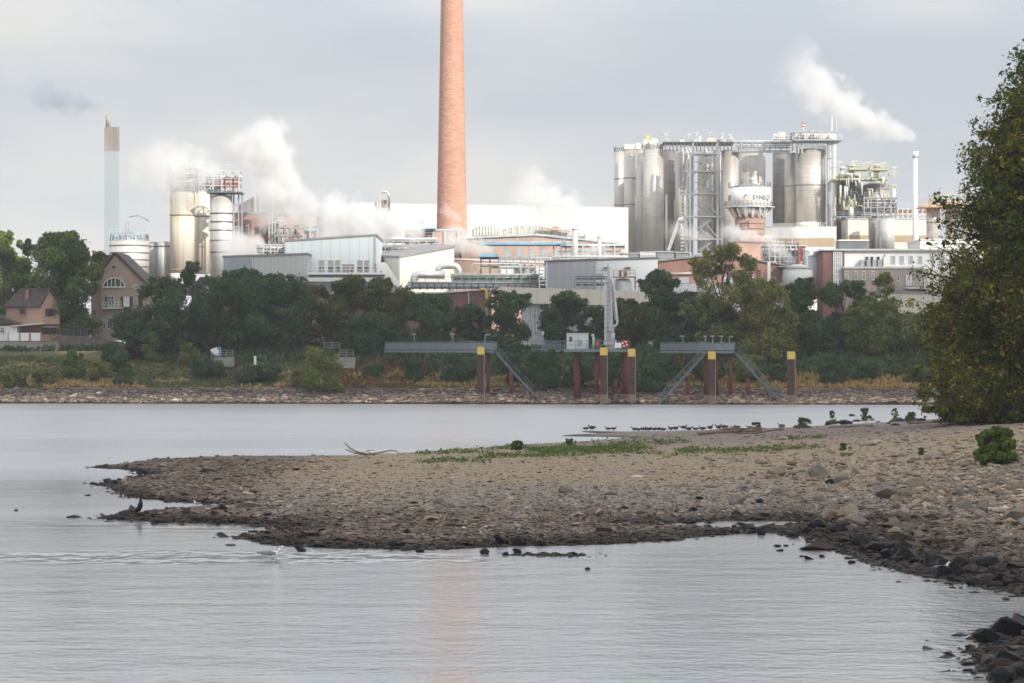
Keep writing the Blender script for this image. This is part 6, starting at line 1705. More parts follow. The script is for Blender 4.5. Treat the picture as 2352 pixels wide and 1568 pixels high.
t = rack("pipe_rack","rusty tangle of pipes and red posts between the water tower and the grey tanks",1756,1852,562,612,500,6,8,4,M_STEELL,[(.08,2,M_STEELD),(.2,3,M_WHITEL),(.35,2,M_STEELL),(.5,3,M_STEELD),(.62,2,M_WHITEL),(.78,2,M_STEELL),(.9,2,M_STEELD),(.97,2,M_STEELL)],(.3,.7),group='pipe racks',w=.18)
b = MB(); b.box(PX(1835,499),PX(1839,499),499,499.6,PZ(606,499),PZ(568,499)); b.build("red_post", M_REDP, t)
t = shed("brick_building","pink brick block behind the rusty tangle of pipes",1692,1830,556,560,560,14,M_BRICKP,M_ROOFG,group='brick buildings')
b = MB()
for q in range(1756,1850,7): 
    if rnd.random()<.7: b.box(PX(q,499),PX(q+4,499),499,500,PZ(600-rnd.uniform(0,30),499),PZ(566-rnd.uniform(-10,4),499)) if rnd.random()<.25 else b.bar(PT(q,612,499),PT(q,558+rnd.uniform(-6,12),499),.2)
b.build("valve_posts", M_STEELD, t)

# ================================================================ HOUSES AND WALLS ON THE BANK
Y=428.
t = plant_thing("house","small rose tan house with a brown tiled roof and brown shutters","house",72,Y,'houses on the bank',PZ(808,Y))
XA,XB,XC = PX(12,Y+3.2),PX(96,Y),PX(136,Y+1.2)
g0=(PX(95,Y),Y); g1=(PX(137,Y+2.2),Y+2.2); wv=Vector((PX(14,Y+2.0)-g0[0],2.0)); f2=[g0,g1,(g1[0]+wv.x,g1[1]+wv.y),(g0[0]+wv.x,g0[1]+wv.y)]
zE,zB=PZ(703,Y),PZ(808,Y)
b = MB(); quadprism(b,f2,zB,[zE]*4); b.build("wall", M_PLASTP, t)
mid=((g0[0]+g1[0])/2,(g0[1]+g1[1])/2); mid2=(mid[0]+wv.x*.8,mid[1]+wv.y*.8); zR=PZ(664,Y)
b = MB(); b.v=[(*g0,zE),(*g1,zE),(*mid,zR-.05),(g0[0]-.01*wv.x,g0[1]+.25,zE),(g1[0],g1[1]+.25,zE),(mid[0],mid[1]+.25,zR-.05)]
for f in ((0,1,2),(5,4,3),(0,3,4,1),(1,4,5,2),(2,5,3,0)): b.face(f)
b.build("gable_wall", M_PLASTP, t)
b = MB(); e=.35; h0=(g0[0]-e*.6,g0[1]-e); h1=(g1[0]+e,g1[1]-e*.2); m0=(mid[0]+.1,mid[1]-.35)
b.v=[(*h0,zE-.15),(*m0,zR),(m0[0]+wv.x*.86,m0[1]+wv.y*.86,zR),(h0[0]+wv.x*1.04,h0[1]+wv.y*1.04,zE-.15),(*h1,zE-.15),(h1[0]+wv.x*1.04,h1[1]+wv.y*1.04,zE-.15)]
k=len(b.v); b.v += [(x,y,z+.22) for x,y,z in b.v]
for f in ((0,1,2,3),(1,4,5,2)): b.face(tuple(reversed(f))); b.face(tuple(i+6 for i in f))
for i,j in ((0,1),(1,4),(4,5),(5,2),(2,3),(3,0)): b.face((i,j,j+6,i+6))
rf=b.build("roof", M_ROOFT, t)
b = MB(); b.box(PX(58,Y+1),PX(66,Y+1),Y+1.0,Y+1.8,PZ(690,Y),PZ(664,Y)); b.build("chimney", M_BRICK, rf)
b = MB(); b.bar((g0[0]-.3,g0[1]-.05,PZ(746,Y)),(g1[0]+.1,g1[1]-.2,PZ(746,Y+2)),.2); b.build("string_course", M_SHUTB, t)
def wall_pt(u,py,off=.06):
    x=g0[0]+(g1[0]-g0[0])*u; y=g0[1]+(g1[1]-g0[1])*u
    return Vector((x+off*.35,y-off,PZ(py,Y+1)))
def gwin(u0,u1,py0,py1,m_,name,off=.06):
    b=MB(); p=[wall_pt(u0,py1,off),wall_pt(u1,py1,off),wall_pt(u1,py0,off),wall_pt(u0,py0,off)]; q=[v+Vector((-.02,off*.9,0)) for v in p]
    k=len(b.v); b.v+=[tuple(v) for v in p+q]
    for f in ((0,1,2,3),(7,6,5,4),(0,4,5,1),(1,5,6,2),(2,6,7,3),(3,7,4,0)): b.face(f)
    return b.build(name,m_,t)
for u0,u1,p0,p1 in ((.35,.62,709,726),(.12,.38,752,767),(.56,.82,752,767)):
    gwin(u0,u1,p0,p1,M_GLASS,"window"); gwin(u0-.14,u0-.01,p0,p1,M_SHUTB,"shutter",.1); gwin(u1+.01,u1+.14,p0,p1,M_SHUTB,"shutter",.1)
fr=MB(); px0=PX(50,Y+1.2)
win(t,45,57,708,720,Y+.62,None,M_SHUTB)
b = MB(); b.prism([(PX(26,Y-3),PZ(750,Y-3)),(PX(100,Y-3),PZ(744,Y-3)),(PX(100,Y-3),PZ(741,Y-3)),(PX(26,Y-3),PZ(747,Y-3))],Y-3.5,Y+1.3); b.build("terrace_roof", M_BEIGE, t)
t = plant_thing("house","white house with a dark roof peeping in at the picture border","house",10,426,'houses on the bank',PZ(800,426))
b = MB(); b.box(PX(-90,426),PX(42,426),425,431,PZ(812,426),PZ(748,426)); b.build("wall", M_WHITEL, t)
b = MB(); b.prism([(PX(-100,425),PZ(748,425)+.02),(PX(44,425),PZ(744,425)+.02),(PX(20,425),PZ(734,425)),(PX(-30,425),PZ(716,425)),(PX(-100,425),PZ(716,425))],424.6,431.5); b.build("roof", M_ROOFT, t)
win(t,1,9,752,764,424.9)
t = plant_thing("terrace_parapet","white panelled terrace parapet in front of the small tan house","wall",55,423,None,PZ(800,423))
b = MB(); b.box(PX(18,423),PX(94,423),423,426.5,PZ(812,423),PZ(783,423)); b.build("base", M_WALLG, t)
for q0,q1 in ((20,43),(47,66),(71,92)):
    b = MB(); b.box(PX(q0,423),PX(q1,423),423.05,423.25,PZ(782.5,423),PZ(764,423)); b.build("panel", M_WHITEL, t)
b = MB()
for q in (18.5,44.5,68.5,93): b.box(PX(q-1,423),PX(q+1.4,423),423.0,423.4,PZ(782.9,423),PZ(762,423))
b.build("post", M_PLASTP, t)
t = plant_thing("garden_wall","grey rendered retaining wall under the terrace and small house","wall",60,421.6,None,PZ(812,421.6))
b = MB(); b.box(PX(-120,421.6),PX(134,421.6),421.6,422.6,PZ(812,421.6)-1,PZ(784,421.6)); b.build("wall", M_CONC, t)
b = MB(); b.box(PX(-120,421.6),PX(135,421.6),421.5,422.7,PZ(784,421.6)+.01,PZ(782.5,421.6)); b.build("coping", M_WALLG, t)
t = plant_thing("garden_wall","old brown stone wall running from the small house towards the gabled house","wall",190,423,None,PZ(806,423))
b = MB(); b.prism([(PX(134.5,423),PZ(815,423)),(PX(300,423),PZ(815,423)),(PX(300,423),PZ(790,423)),(PX(232,423),PZ(776,423)),(PX(134.5,423),PZ(771,423))],423,424); b.build("wall", mat("brown stone",(.20,.165,.145),.9,0,(.12,.10,.09),1.2,bump=.4), t)
b = MB(); b.prism([(PX(134.5,423),PZ(771,423)+.01),(PX(232,423),PZ(776,423)+.01),(PX(232,423),PZ(774.5,423)),(PX(134.5,423),PZ(769.5,423))],422.9,424.1); b.build("coping", M_WALLG, t)
t = plant_thing("board_fence","dark board fence on the brown stone wall beside the small house","fence",165,424.4,None,PZ(772,424))
b = MB(); b.box(PX(136,424.4),PX(200,424.4),424.4,424.55,PZ(773,424),PZ(755,424)); b.build("boards", mat("dark fence",(.035,.04,.05),.8), t)
b = MB()
for q in (137,152,168,184,199): b.box(PX(q,424.3),PX(q+1.5,424.3),424.25,424.39,PZ(773,424),PZ(753,424))
b.build("post", M_STEELD, t)
# gabled house
Y=440.
t = plant_thing("house","tall tan gabled house with a half round window and green shutters","house",285,Y,'houses on the bank',GZ-.6)
def gp(px,py): return (PX(px,Y),PZ(py,Y))
b = MB(); b.prism([gp(233,780),gp(350,780),gp(350,666),gp(341,659),gp(264,584),gp(233,626)],Y,Y+14); b.build("wall", M_PLAST, t)
b = MB()
for (a_,c_) in (((264,581),(352,668)),((228,630),(264,581))):
    p0,p1=gp(*a_),gp(*c_); d=Vector((p1[0]-p0[0],0,p1[1]-p0[1])); n=Vector((-d.z,0,d.x)).normalized()*.3
    if n.z<0: n=-n
    b.prism([p0,p1,(p1[0]+n.x,p1[1]+n.z),(p0[0]+n.x,p0[1]+n.z)][::1],Y-.5,Y+14.5)
rf=b.build("roof", M_ROOFT, t)
b = MB(); b.prism([gp(197,632),gp(236,626),gp(264,583),gp(205,583)],Y+3,Y+13); b.build("side_roof", M_ROOFT, t)
b = MB(); b.prism([gp(202,780),gp(232.6,780),gp(232.6,626.5),gp(202,631.5)],Y+3.2,Y+12.8); b.build("side_wall", M_PLAST, t)
for q0,q1,p0 in ((212,218,575),(222,229,578),(196,203,577)):
    b = MB(); b.box(PX(q0,Y+5),PX(q1,Y+5),Y+5,Y+6,PZ(600,Y+5),PZ(p0,Y+5)); b.build("chimney", M_BRICK, rf)
b = MB(); n=10
arc=[(262+25*math.cos(a_)*-1, 659-21.5*math.sin(a_)) for a_ in [math.pi*i/n for i in range(n+1)]]
b.prism([gp(*p) for p in arc][::-1],Y-.12,Y-.02); hw=b.build("half_round_window", M_GLASS, t)
b = MB()
for p,q in zip(arc,arc[1:]): b.bar(PT(*p,Y-.16),PT(*q,Y-.16),.16)
b.bar(PT(236,659,Y-.16),PT(288,659,Y-.16),.2)
for q,h in ((247,18),(256,21),(265,21.4),(277,17)): b.bar(PT(q,659,Y-.16),PT(q,659-h,Y-.16),.13)
b.build("frame", M_WFRAME, hw)
win(t,307,315,653,662,Y); win(t,248,262,680,704,Y); win(t,284,297,681,705,Y,M_WHITEL); win(t,234,242,735,755,Y); win(t,247,258,729,754,Y)
for q0,q1 in ((277,283),(298,305),(318,328),(241.5,247)):
    b = MB(); b.box(PX(q0,Y),PX(q1,Y),Y-.1,Y-.01,PZ(706,Y),PZ(681,Y)); b.build("shutter", M_SHUT, t)
b = MB(); b.box(PX(237,Y),PX(282,Y),Y-1.1,Y-.02,PZ(709,Y),PZ(706.5,Y)); b.rail([(PX(238,Y),Y-1.05,PZ(706.5,Y)),(PX(281,Y),Y-1.05,PZ(706.5,Y))],.9,.5,.06); b.build("balcony", M_WFRAME, t)
b = MB(); b.box(PX(295,Y),PX(302,Y),Y-.09,Y-.01,PZ(662,Y),PZ(650,Y)); b.build("wall_vent", M_PLASTP, t)
b = MB(); b.lathe(PX(262,Y),Y-.1,[(.25,PZ(613.5,Y)),(.25,PZ(610.5,Y))],10); b.build("round_vent", M_GLASS, t)
b = MB(); b.prism([gp(341,665),gp(420,676),gp(420,655),gp(372,635),gp(345,640)],Y+6,Y+12); b.build("wing_roof", M_ROOFT, t)
# hidden house among the trees
Y=431.
t = plant_thing("house","red brick house almost hidden by the dark trees, white windows showing","house",490,Y,'houses on the bank',GZ)
b = MB(); b.box(PX(440,Y),PX(560,Y),Y,Y+9,GZ-.5,PZ(672,Y)); b.build("wall", M_BRICKD, t)
b = MB(); b.prism([(PX(432,Y),PZ(672,Y)+.02),(PX(568,Y),PZ(672,Y)+.02),(PX(540,Y),PZ(636,Y)),(PX(460,Y),PZ(636,Y))],Y-.5,Y+9.5); b.build("roof", M_ROOFT, t)
win(t,465,481,659,670,Y-.55); win(t,462,471,743,768,Y); win(t,487,499,743,768,Y)
b = MB(); b.box(PX(473,Y),PX(484,Y),Y-.1,Y-.01,PZ(769,Y),PZ(742,Y)); b.build("shutter", M_SHUT, t)
# brick gable by the trees
t = shed("brick_building","small red brick building between the dark trees above the concrete steps",746,786,748,748,424,6,M_BRICKD,M_ROOFG,group='brick buildings')
win(t,752,760,762,778,424); win(t,768,776,762,778,424)

# ================================================================ JETTIES
def pile(parent, px, py0, py1, wpx, Y, cap=False, silt=True, square=False):
    x,r=PX(px,Y),wpx/2*U(Y); z0,z1=PZ(py1,Y)-.6,PZ(py0,Y)
    zs = PZ(py1-24,Y) if silt else z0
    m_ = M_PILE if cap else M_RUSTPILE
    def body(za,zb,k,mm,name):
        b=MB()
        if cap: b.prism([(x-r*k,za),(x+r*k,za),(x+r*k,zb),(x-r*k,zb)],Y-r*k,Y+r*k)
        else: b.cyl(x,Y,za,zb,r*k,14)
        return b.build(name,mm,parent)
    body(zs,z1,1,m_,"pile")
    if silt: body(z0,zs,1.03,M_SILT,"silted_foot")
    if cap:
        body(z1-.9,z1+.12,1.05,M_YEL,"yellow_cap")
        b=MB(); b.box(x+r+.02,x+r+.10,Y-r*.5,Y-r*.1,z0,z1-.05); b.build("ladder_rail", mat("pale rail",(.46,.43,.38),.7), parent)
        b=MB()
        for k in range(3): z=zs+(z1-1-zs)*(k+.6)/3.4; b.box(x-r-.02,x+r+.02,Y-r-.05,Y-r+.1,z-.05,z+.05)
        b.build("bolt_plate", M_RUSTPILE, parent)
def walkway(parent, p, q, w, panel=True, rail_h=1.12):
    p,q=Vector(p),Vector(q); d=(q-p); d.z=0; d.normalize(); n=Vector((-d.y,d.x,0))*w/2
    b=MB(); b.bar(p-Vector((0,0,.08)),q-Vector((0,0,.08)),w,.12); b.build("deck", M_DECK, parent)
    b=MB()
    for s in (-1,1): b.bar(p+n*s*1.05-Vector((0,0,.2)),q+n*s*1.05-Vector((0,0,.18)),.14,.28)
    b.build("girder", M_DECKL, parent)
    for s in (-1,1):
        b=MB(); b.rail([p+n*s,q+n*s],rail_h,1.5,.07,(1.,.5)); b.build("railing", M_DECKL, parent)
        if panel:
            b=MB(); b.bar(p+n*s+Vector((0,0,.52)),q+n*s+Vector((0,0,.52)),.03,.9); b.build("mesh_panel", M_DECKL, parent)
def stairs(parent, p, q, w=1.3, steps=30, name="stair_flight"):
    p,q=Vector(p),Vector(q); b=MB(); Wv=Vector((0,w/2,0))
    for s in (-1,1):
        b.bar(p+Wv*s,q+Wv*s,.06,.26); b.bar(p+Wv*s+Vector((0,0,1.05)),q+Wv*s+Vector((0,0,1.05)),.05); b.bar(p+Wv*s+Vector((0,0,.55)),q+Wv*s+Vector((0,0,.55)),.03)
        for k in range(0,6): c=p.lerp(q,k/5)+Wv*s; b.bar(c,c+Vector((0,0,1.0)),.05)
    for k in range(steps):
        c=p.lerp(q,(k+.5)/steps); b.box(c.x-.14,c.x+.14,c.y-w/2,c.y+w/2,c.z-.02,c.z+.03)
    b.build(name, M_DECK, parent)
def lamp(px, py_top, py_bot, Y, label, flag=0, wpx=9):
    t=plant_thing("street_lamp",label,"lamp",px,Y,'lamps on the jetties',PZ(py_bot,Y))
    x=PX(px,Y); b=MB(); b.tube([(x,Y,PZ(py_bot,Y)),(x,Y,PZ(py_top,Y))],.05,6); b.build("pole", M_STEEL, t)
    b=MB(); s=wpx*U(Y); 
    if flag: b.tube([(x,Y,PZ(py_top,Y)),(x+s*.4,Y,PZ(py_top-1,Y)),(x+s,Y,PZ(py_top-1.5,Y))],.04,5); b.box(x+s*.6,x+s*1.3,Y-.15,Y+.15,PZ(py_top-1,Y)-.03,PZ(py_top-2,Y))
    else: b.box(x-s*.75,x+s*.45,Y-.15,Y+.15,PZ(py_top,Y),PZ(py_top-1.6,Y))
    b.build("lamp_head", M_STEELL, t)

t = plant_thing("jetty","long straight grey jetty walkway with one stair down, nearest the houses","jetty",1020,378,'jetties',0.)
walkway(t, PT(897,803.5,402), PT(1100,804,378.5), 1.7); walkway(t, PT(1086,804,377.6), PT(1138,804,377.0), 2.0)
stairs(t, PT(1139,808,377), PT(1180,856,376.6)); stairs(t, PT(1180,856,376.6), PT(1246,926,376.0),1.3,40)
pile(t,1104,798,928,15,375.2,True); pile(t,1121,809,926,9,377.5); pile(t,973,812,868,9,394,False,False); pile(t,1174,852,928,8,376.2); pile(t,1217,897,928,8,376)
lamp(952,768,800,398,"jetty lamp with a flat head near the tree end of the long jetty"); lamp(1040,768,800,386,"jetty lamp with a flat head at the middle of the long jetty"); lamp(1114,770,800,377.5,"curved neck jetty lamp at the stair end of the long jetty",1)
t = plant_thing("jetty","crane platform jetty with a white cabin on red piles","jetty",1370,378,'jetties',0.)
b=MB(); b.box(PX(1296,376),PX(1446,376),375.4,381,PZ(806,376),PZ(802.5,376)); b.build("platform_deck", M_DECK, t)
b=MB(); b.box(PX(1295,376),PX(1447,376),375.2,375.38,PZ(808,376),PZ(801.5,376)); b.build("edge_girder", M_DECKL, t)
walkway(t, PT(1235,801,400), PT(1300,802.5,380), 1.5, False)
b=MB(); b.rail([(PX(1248,376),376.,PZ(802,376)),(PX(1446,376),375.5,PZ(802,376))],1.1,1.5,.06); b.build("railing", M_DECKL, t)
pile(t,1326,810,905,15,378.2,False,False); pile(t,1371,808,928,10,377); pile(t,1386.5,800,929,15.5,374.6,True); pile(t,1436,810,928,15,378.5); pile(t,1450,803,929,15.5,374.8,True)
t2 = plant_thing("old_pile","short dark timber stump standing alone before the crane platform","pile",1414,376,'old timber stumps',0.)
pile(t2,1414,871,928,8,376)
t2 = plant_thing("old_pile","shorter timber stump close to the thick red pile of the platform","pile",1428,376.5,'old timber stumps',0.)
pile(t2,1427,880,928,7,376.5)
Y=377.6
t = plant_thing("site_cabin","white site cabin with a window and door on the crane platform","cabin",1328,Y,None,PZ(802,Y))
b=MB(); b.box(PX(1303,Y),PX(1352,Y),Y,Y+2.4,PZ(801.5,Y),PZ(767,Y)); b.build("wall", mat("cabin white",(.66,.665,.65),.6,0,(.58,.585,.57),.8,(1,1,.3)), t)
b=MB(); b.box(PX(1302,Y),PX(1353,Y),Y-.08,Y+2.5,PZ(767,Y)+.01,PZ(765,Y)); b.build("roof", M_STEELL, t)
win(t,1309,1314,774,784,Y,None,M_GREYD,False)
b=MB(); b.box(PX(1335,Y),PX(1348,Y),Y-.06,Y-.01,PZ(800,Y),PZ(771,Y)); dr_=b.build("door", M_PALEBLUE, t); b=MB(); b.box(PX(1336,Y),PX(1337.4,Y),Y-.12,Y-.07,PZ(788,Y),PZ(785,Y)); b.build("handle", M_STEELD, dr_)
b=MB(); b.box(PX(1329,Y),PX(1334,Y),Y-.2,Y-.01,PZ(791,Y),PZ(781,Y)); b.build("meter_box", M_GREY, t)
b=MB(); b.box(PX(1327.5,Y),PX(1328.5,Y),Y-.05,Y-.01,PZ(801,Y),PZ(768,Y)); b.build("seam", M_GREY, t)
Y=377.
t = plant_thing("hydrant_post","pale green monitor post on the crane platform beside the cabin","post",1363,Y,None,PZ(802,Y))
b=MB(); b.cyl(PX(1363.5,Y),Y,PZ(802,Y),PZ(772,Y),.14,10); b.build("post", mat("mint paint",(.45,.66,.46),.5), t)
b=MB(); b.tube([PT(1363.5,773,Y),PT(1363,769.5,Y),PT(1358.5,771,Y)],.16,8); b.build("nozzle", mat("mint nozzle",(.50,.70,.52),.5), t)
t = plant_thing("equipment_box","dark equipment box with a red drum on the crane platform","box",1374,Y,None,PZ(802,Y))
b=MB(); b.box(PX(1367,Y),PX(1381,Y),Y+.4,Y+1.2,PZ(802,Y),PZ(777,Y)); b.build("cabinet", M_STEELD, t)
b=MB(); b.cyl(PX(1372,Y),Y,PZ(799,Y),PZ(786,Y),.24,12); b.build("drum", M_REDP, t)
t = plant_thing("sign","white notice board on the railing of the crane platform","sign",1422,375.2,None,PZ(802,375.2))
b=MB(); b.box(PX(1412,375.2),PX(1427,375.2),375.2,375.26,PZ(799,375.2),PZ(787,375.2)); b.build("panel", M_WHITEL, t)
b=MB(); b.bar(PT(1415,787,375.34),PT(1415,802,375.34),.05); b.bar(PT(1424,787,375.34),PT(1424,802,375.34),.05); b.build("post", M_STEEL, t)
t = plant_thing("lifebuoy","red and white lifebuoy on the end railing of the crane platform","lifebuoy",1435,375.3,None,PZ(794,375.3))
b=MB(); ctr=PT(1435,790,375.2)
for k in range(8):
    b.m=k%2; b.tube([ctr+Vector((.30*math.cos(a_),0,.30*math.sin(a_))) for a_ in (k*.785,k*.785+.39,k*.785+.785)],.10,8)
b.build("ring",[M_REDP,M_WHITEL],t)
b=MB(); b.box(ctr.x-.45,ctr.x+.45,375.34,375.40,ctr.z-.5,ctr.z+.5); b.build("back_board", M_REDP, t)
# marine loading crane
Y=378.2
t = plant_thing("loading_crane","pale grey loading crane with a tall lattice mast and folded arm on the jetty","crane",1402,Y,None,PZ(802,Y))
M_CR=mat("crane grey",(.50,.52,.51),.55,0,(.40,.42,.41),1.)
b=MB(); b.box(PX(1391,Y),PX(1411,Y),Y-.6,Y+.8,PZ(802,Y),PZ(784,Y)); b.box(PX(1386,Y),PX(1408,Y),Y-.9,Y-.61,PZ(792,Y),PZ(784,Y)); b.build("base", M_CR, t)
b=MB(); b.prism([(PX(1392,Y),PZ(784,Y)),(PX(1405,Y),PZ(784,Y)),(PX(1402,Y),PZ(655,Y)),(PX(1394,Y),PZ(655,Y))],Y-.15,Y+.3); b.build("mast", M_CR, t)
b=MB()
for q0,q1 in ((1390,1390.5),(1407,1403)): b.bar(PT(q0,784,Y-.5),PT(q1,640,Y-.4),.16)
for k in range(14):
    py=780-k*10; b.bar(PT(1390,py,Y-.5),PT(1406.5-k*.25,py-5,Y-.5),.09); b.bar(PT(1390,py,Y-.5),PT(1394,py-6,Y-.5),.07)
b.build("ladder_frame", M_STEELL, t)
b=MB(); b.prism([(PX(1394,Y),PZ(655,Y)+.01),(PX(1402,Y),PZ(655,Y)+.01),(PX(1397.5,Y),PZ(606,Y)),(PX(1394.5,Y),PZ(606,Y))],Y-.1,Y+.25); b.build("mast_head", M_CR, t)
b=MB(); b.tube([PT(1405,640,Y-.3),PT(1409,655,Y-.3),PT(1418,738,Y-.3),PT(1417,745,Y-.3),PT(1410,750,Y-.3),PT(1407,770,Y-.3)],.16,10); b.build("loading_arm", M_STEELL, t)
b=MB(); b.bar(PT(1405,648,Y+.1),PT(1413,735,Y+.1),.22); b.build("inner_arm", M_CR, t)
b=MB(); b.cyl(PX(1407,Y),Y-.3,PZ(785,Y),PZ(765,Y),.3,10); b.cyl(PX(1409,Y),Y-.3,PZ(752,Y),PZ(746,Y),.28,10); b.build("swivel_joint", M_YEL if False else M_CR, t)
b=MB(); b.box(PX(1398,Y),PX(1405,Y),Y-.75,Y-.2,PZ(760,Y),PZ(742,Y)); b.build("winch", M_CR, t)
b=MB(); b.tube([PT(1402,790,Y-.7),PT(1406,782,Y-.7),PT(1414,781,Y-.7),PT(1414,800,Y-.7)],.12,8); b.box(PX(1407,Y),PX(1414,Y),Y-.5,Y+.5,PZ(802,Y),PZ(783,Y)); b.build("pump_house", M_STEELL, t)
# second stair jetty
t = plant_thing("jetty","short grey jetty with stairs running down on both sides","jetty",1630,377,'jetties',0.)
walkway(t, PT(1531,805,396), PT(1625,805.5,379), 1.6); walkway(t, PT(1610,805.5,377.4), PT(1686,805.5,376.8), 2.0)
stairs(t, PT(1622,809,376.6), PT(1575,861,376.2)); stairs(t, PT(1575,861,376.2), PT(1514,926,375.6),1.3,36)
stairs(t, PT(1686,809,377), PT(1738,866,376.5)); stairs(t, PT(1738,866,376.5), PT(1794,926,376),1.3,34)
pile(t,1634.5,809,930,15.5,375.,True); pile(t,1621,812,930,9,377.2); pile(t,1646,812,930,8,378); pile(t,1677.5,812,930,9,377); pile(t,1580,864,930,9,376.2); pile(t,1718,868,930,9,376.6); pile(t,1538,908,931,8,375.8); pile(t,1760,905,930,9,376.2); pile(t,1564,812,862,8,389,False,False)
lamp(1569,773,800,388,"jetty lamp with a flat head at the shore end of the double stair jetty"); lamp(1621,773,803,379,"jetty lamp at the head of the left stair of the double stair jetty",0,6); lamp(1637,773,803,377.6,"jetty lamp near the yellow capped pile of the double stair jetty"); lamp(1657,773,803,377.6,"second lamp past the yellow capped pile on the double stair jetty"); lamp(1675,774,803,377.4,"curved neck lamp at the far corner of the double stair jetty",1,6)
t = plant_thing("mooring_pile","lone dark mooring pile with a yellow cap standing apart at the waterline","pile",1817,375,None,0.)
pile(t,1817,809,930,16,375.,True)
# the three jetties and all that stands on them follow the slanting waterline
JN = ('jetty','old_pile','site_cabin','hydrant_post','equipment_box','sign','lifebuoy','loading_crane','mooring_pile','street_lamp')
for o_ in [q for q in COL.objects if q.parent is None and q.name.split('.')[0] in JN and q.location.y < 405]:
    p_ = HX + o_.location.x*F/o_.location.y
    c_ = 1100 if p_ < 1190 else 1400 if p_ < 1500 else 1640 if p_ < 1790 else 1817
    xc = PX(c_, 374); dy = float(yw(xc)) + .5 - 375.0
    o_.location.y += dy; o_.location.x += xc*dy/375.0
# signs, steps, markers
Y=398.
t = plant_thing("sign","blue and white river sign board among the trees","sign",494,Y,None,PZ(838,Y))
b=MB(); b.prism([(PX(482,Y),PZ(803,Y)),(PX(493,Y),PZ(816,Y)),(PX(507,Y),PZ(816,Y)),(PX(507,Y),PZ(797,Y)),(PX(494,Y),PZ(798,Y))],Y,Y+.08); pn=b.build("panel", M_WHITEL, t)
b=MB(); b.prism([(PX(501,Y),PZ(815,Y)),(PX(506.4,Y),PZ(815,Y)),(PX(506.4,Y),PZ(797.6,Y)),(PX(498,Y),PZ(798.4,Y)),(PX(503,Y),PZ(806,Y))],Y-.03,Y-.005); b.prism([(PX(489,Y),PZ(812,Y)),(PX(497,Y),PZ(815,Y)),(PX(499,Y),PZ(812.5,Y))],Y-.03,Y-.005); b.build("blue_mark", mat("sign blue",(.10,.30,.55),.5), pn)
b=MB(); b.bar(PT(486,806,Y+.15),PT(486,840,Y+.15),.08); b.bar(PT(503,806,Y+.15),PT(503,840,Y+.15),.08); b.build("post", M_STEEL, t)
t = plant_thing("concrete_steps","small concrete landing with a railing beside the blue and white sign","steps",516,399,None,PZ(846,399))
b=MB(); b.box(PX(490,399),PX(535,399),399.2,401,PZ(842,399),PZ(820,399)); b.build("block", M_CONC, t)
b=MB(); b.rail([(PX(506,399),399.3,PZ(820,399)),(PX(534,399),399.3,PZ(820,399))],1.0,.8,.05,(1.,.66,.33)); b.build("railing", M_STEEL, t)
t = plant_thing("concrete_steps","larger concrete landing with a railing by the yellow green bush","steps",796,399,None,PZ(846,399))
b=MB(); b.box(PX(778,399),PX(815,399),398.5,401.5,PZ(846,399),PZ(820,399)); b.build("block", M_CONC, t)
b=MB(); b.rail([(PX(745,399),398.6,PZ(803,399)),(PX(780,399),398.6,PZ(803,399))],1.,1.,.05,(1.,.66,.33)); b.rail([(PX(780,399),398.6,PZ(820,399)),(PX(812,399),398.6,PZ(820,399))],1.0,.8,.05,(1.,.66,.33)); b.build("railing", M_STEEL, t)
b=MB()
for k in range(6): b.box(PX(756+k*4,399),PX(760+k*4,399),398.8,400.4,PZ(850,399),PZ(806+k*2.6,399))
b.build("steps", M_CONC, t)
for q,p0,p1,Yv,lab in ((586,817,839,395,"slim white river marker post in front of the dark trees"),(1535,842,862,389,"small white gauge post beside the double stair jetty")):
    t = plant_thing("marker_post",lab,"post",q,Yv,'river markers',PZ(p1+6,Yv))
    b=MB(); b.box(PX(q-2.8,Yv),PX(q+2.8,Yv),Yv,Yv+.08,PZ(p1,Yv),PZ(p0,Yv)); b.build("panel", M_WHITEL, t)
    b=MB(); b.bar(PT(q,p1+12,Yv+.14),PT(q,p0+2,Yv+.14),.07); b.build("post", M_STEEL, t)
# beams lying on the riprap
for a_,c_,Yv,lab in (((1334,905),(1356,928),376,"long timber beam leaning down the stones beside the first platform pile"),((1040,920),(1094,926),375.2,"pale driftwood trunk lying on the stones by the capped jetty pile")):
    t = plant_thing("driftwood",lab,"driftwood",a_[0],Yv,'driftwood',0.)
    b=MB(); p,q=PT(*a_,Yv+4 if a_[0]>1200 else Yv),PT(*c_,Yv); b.tube([p,p.lerp(q,.5)+Vector((0,0,.1)),q],.22,8,.12); b.build("branch", M_WOOD, t)

# ================================================================ DRIFTWOOD ON THE SPIT
def spit_pt(px,py,h=0.):
    y=ground_y(py)
    for _ in range(8): y=.5*y+.5*ground_y(py,max(0,sz(PX(px,y),y)))
    x=PX(px,y); return Vector((x,y,max(0,sz(x,y))+h))
p0=spit_pt(845,1047); u_=U(p0.y)
t = thing("driftwood","forked bare branch lying on the far edge of the spit","driftwood",p0,'driftwood')
def rel(dx,dy,dd=0): return p0+Vector((dx*u_,dd,-dy*u_))
b=MB(); b.tube([rel(0,-2),rel(-25,-8),rel(-40,-16),rel(-54,-29)],.07,7,.03); b.tube([rel(0,-2),rel(-30,-5),rel(-52,-14,.3)],.06,7,.03); b.build("branch", M_WOOD, t)
b=MB(); b.tube([rel(0,-2),rel(25,-6),rel(50,-11),rel(66,-10),rel(72,-4)],.06,7,.025); b.tube([rel(8,-4),rel(-4,-10,.2),rel(14,-12,.2)],.035,6,.02); b.build("side_branch", M_WOOD, t)
p0=spit_pt(1690,998); u_=U(p0.y)
t = thing("driftwood","washed up tangle of pale logs beside the resting ducks","driftwood",p0,'driftwood')
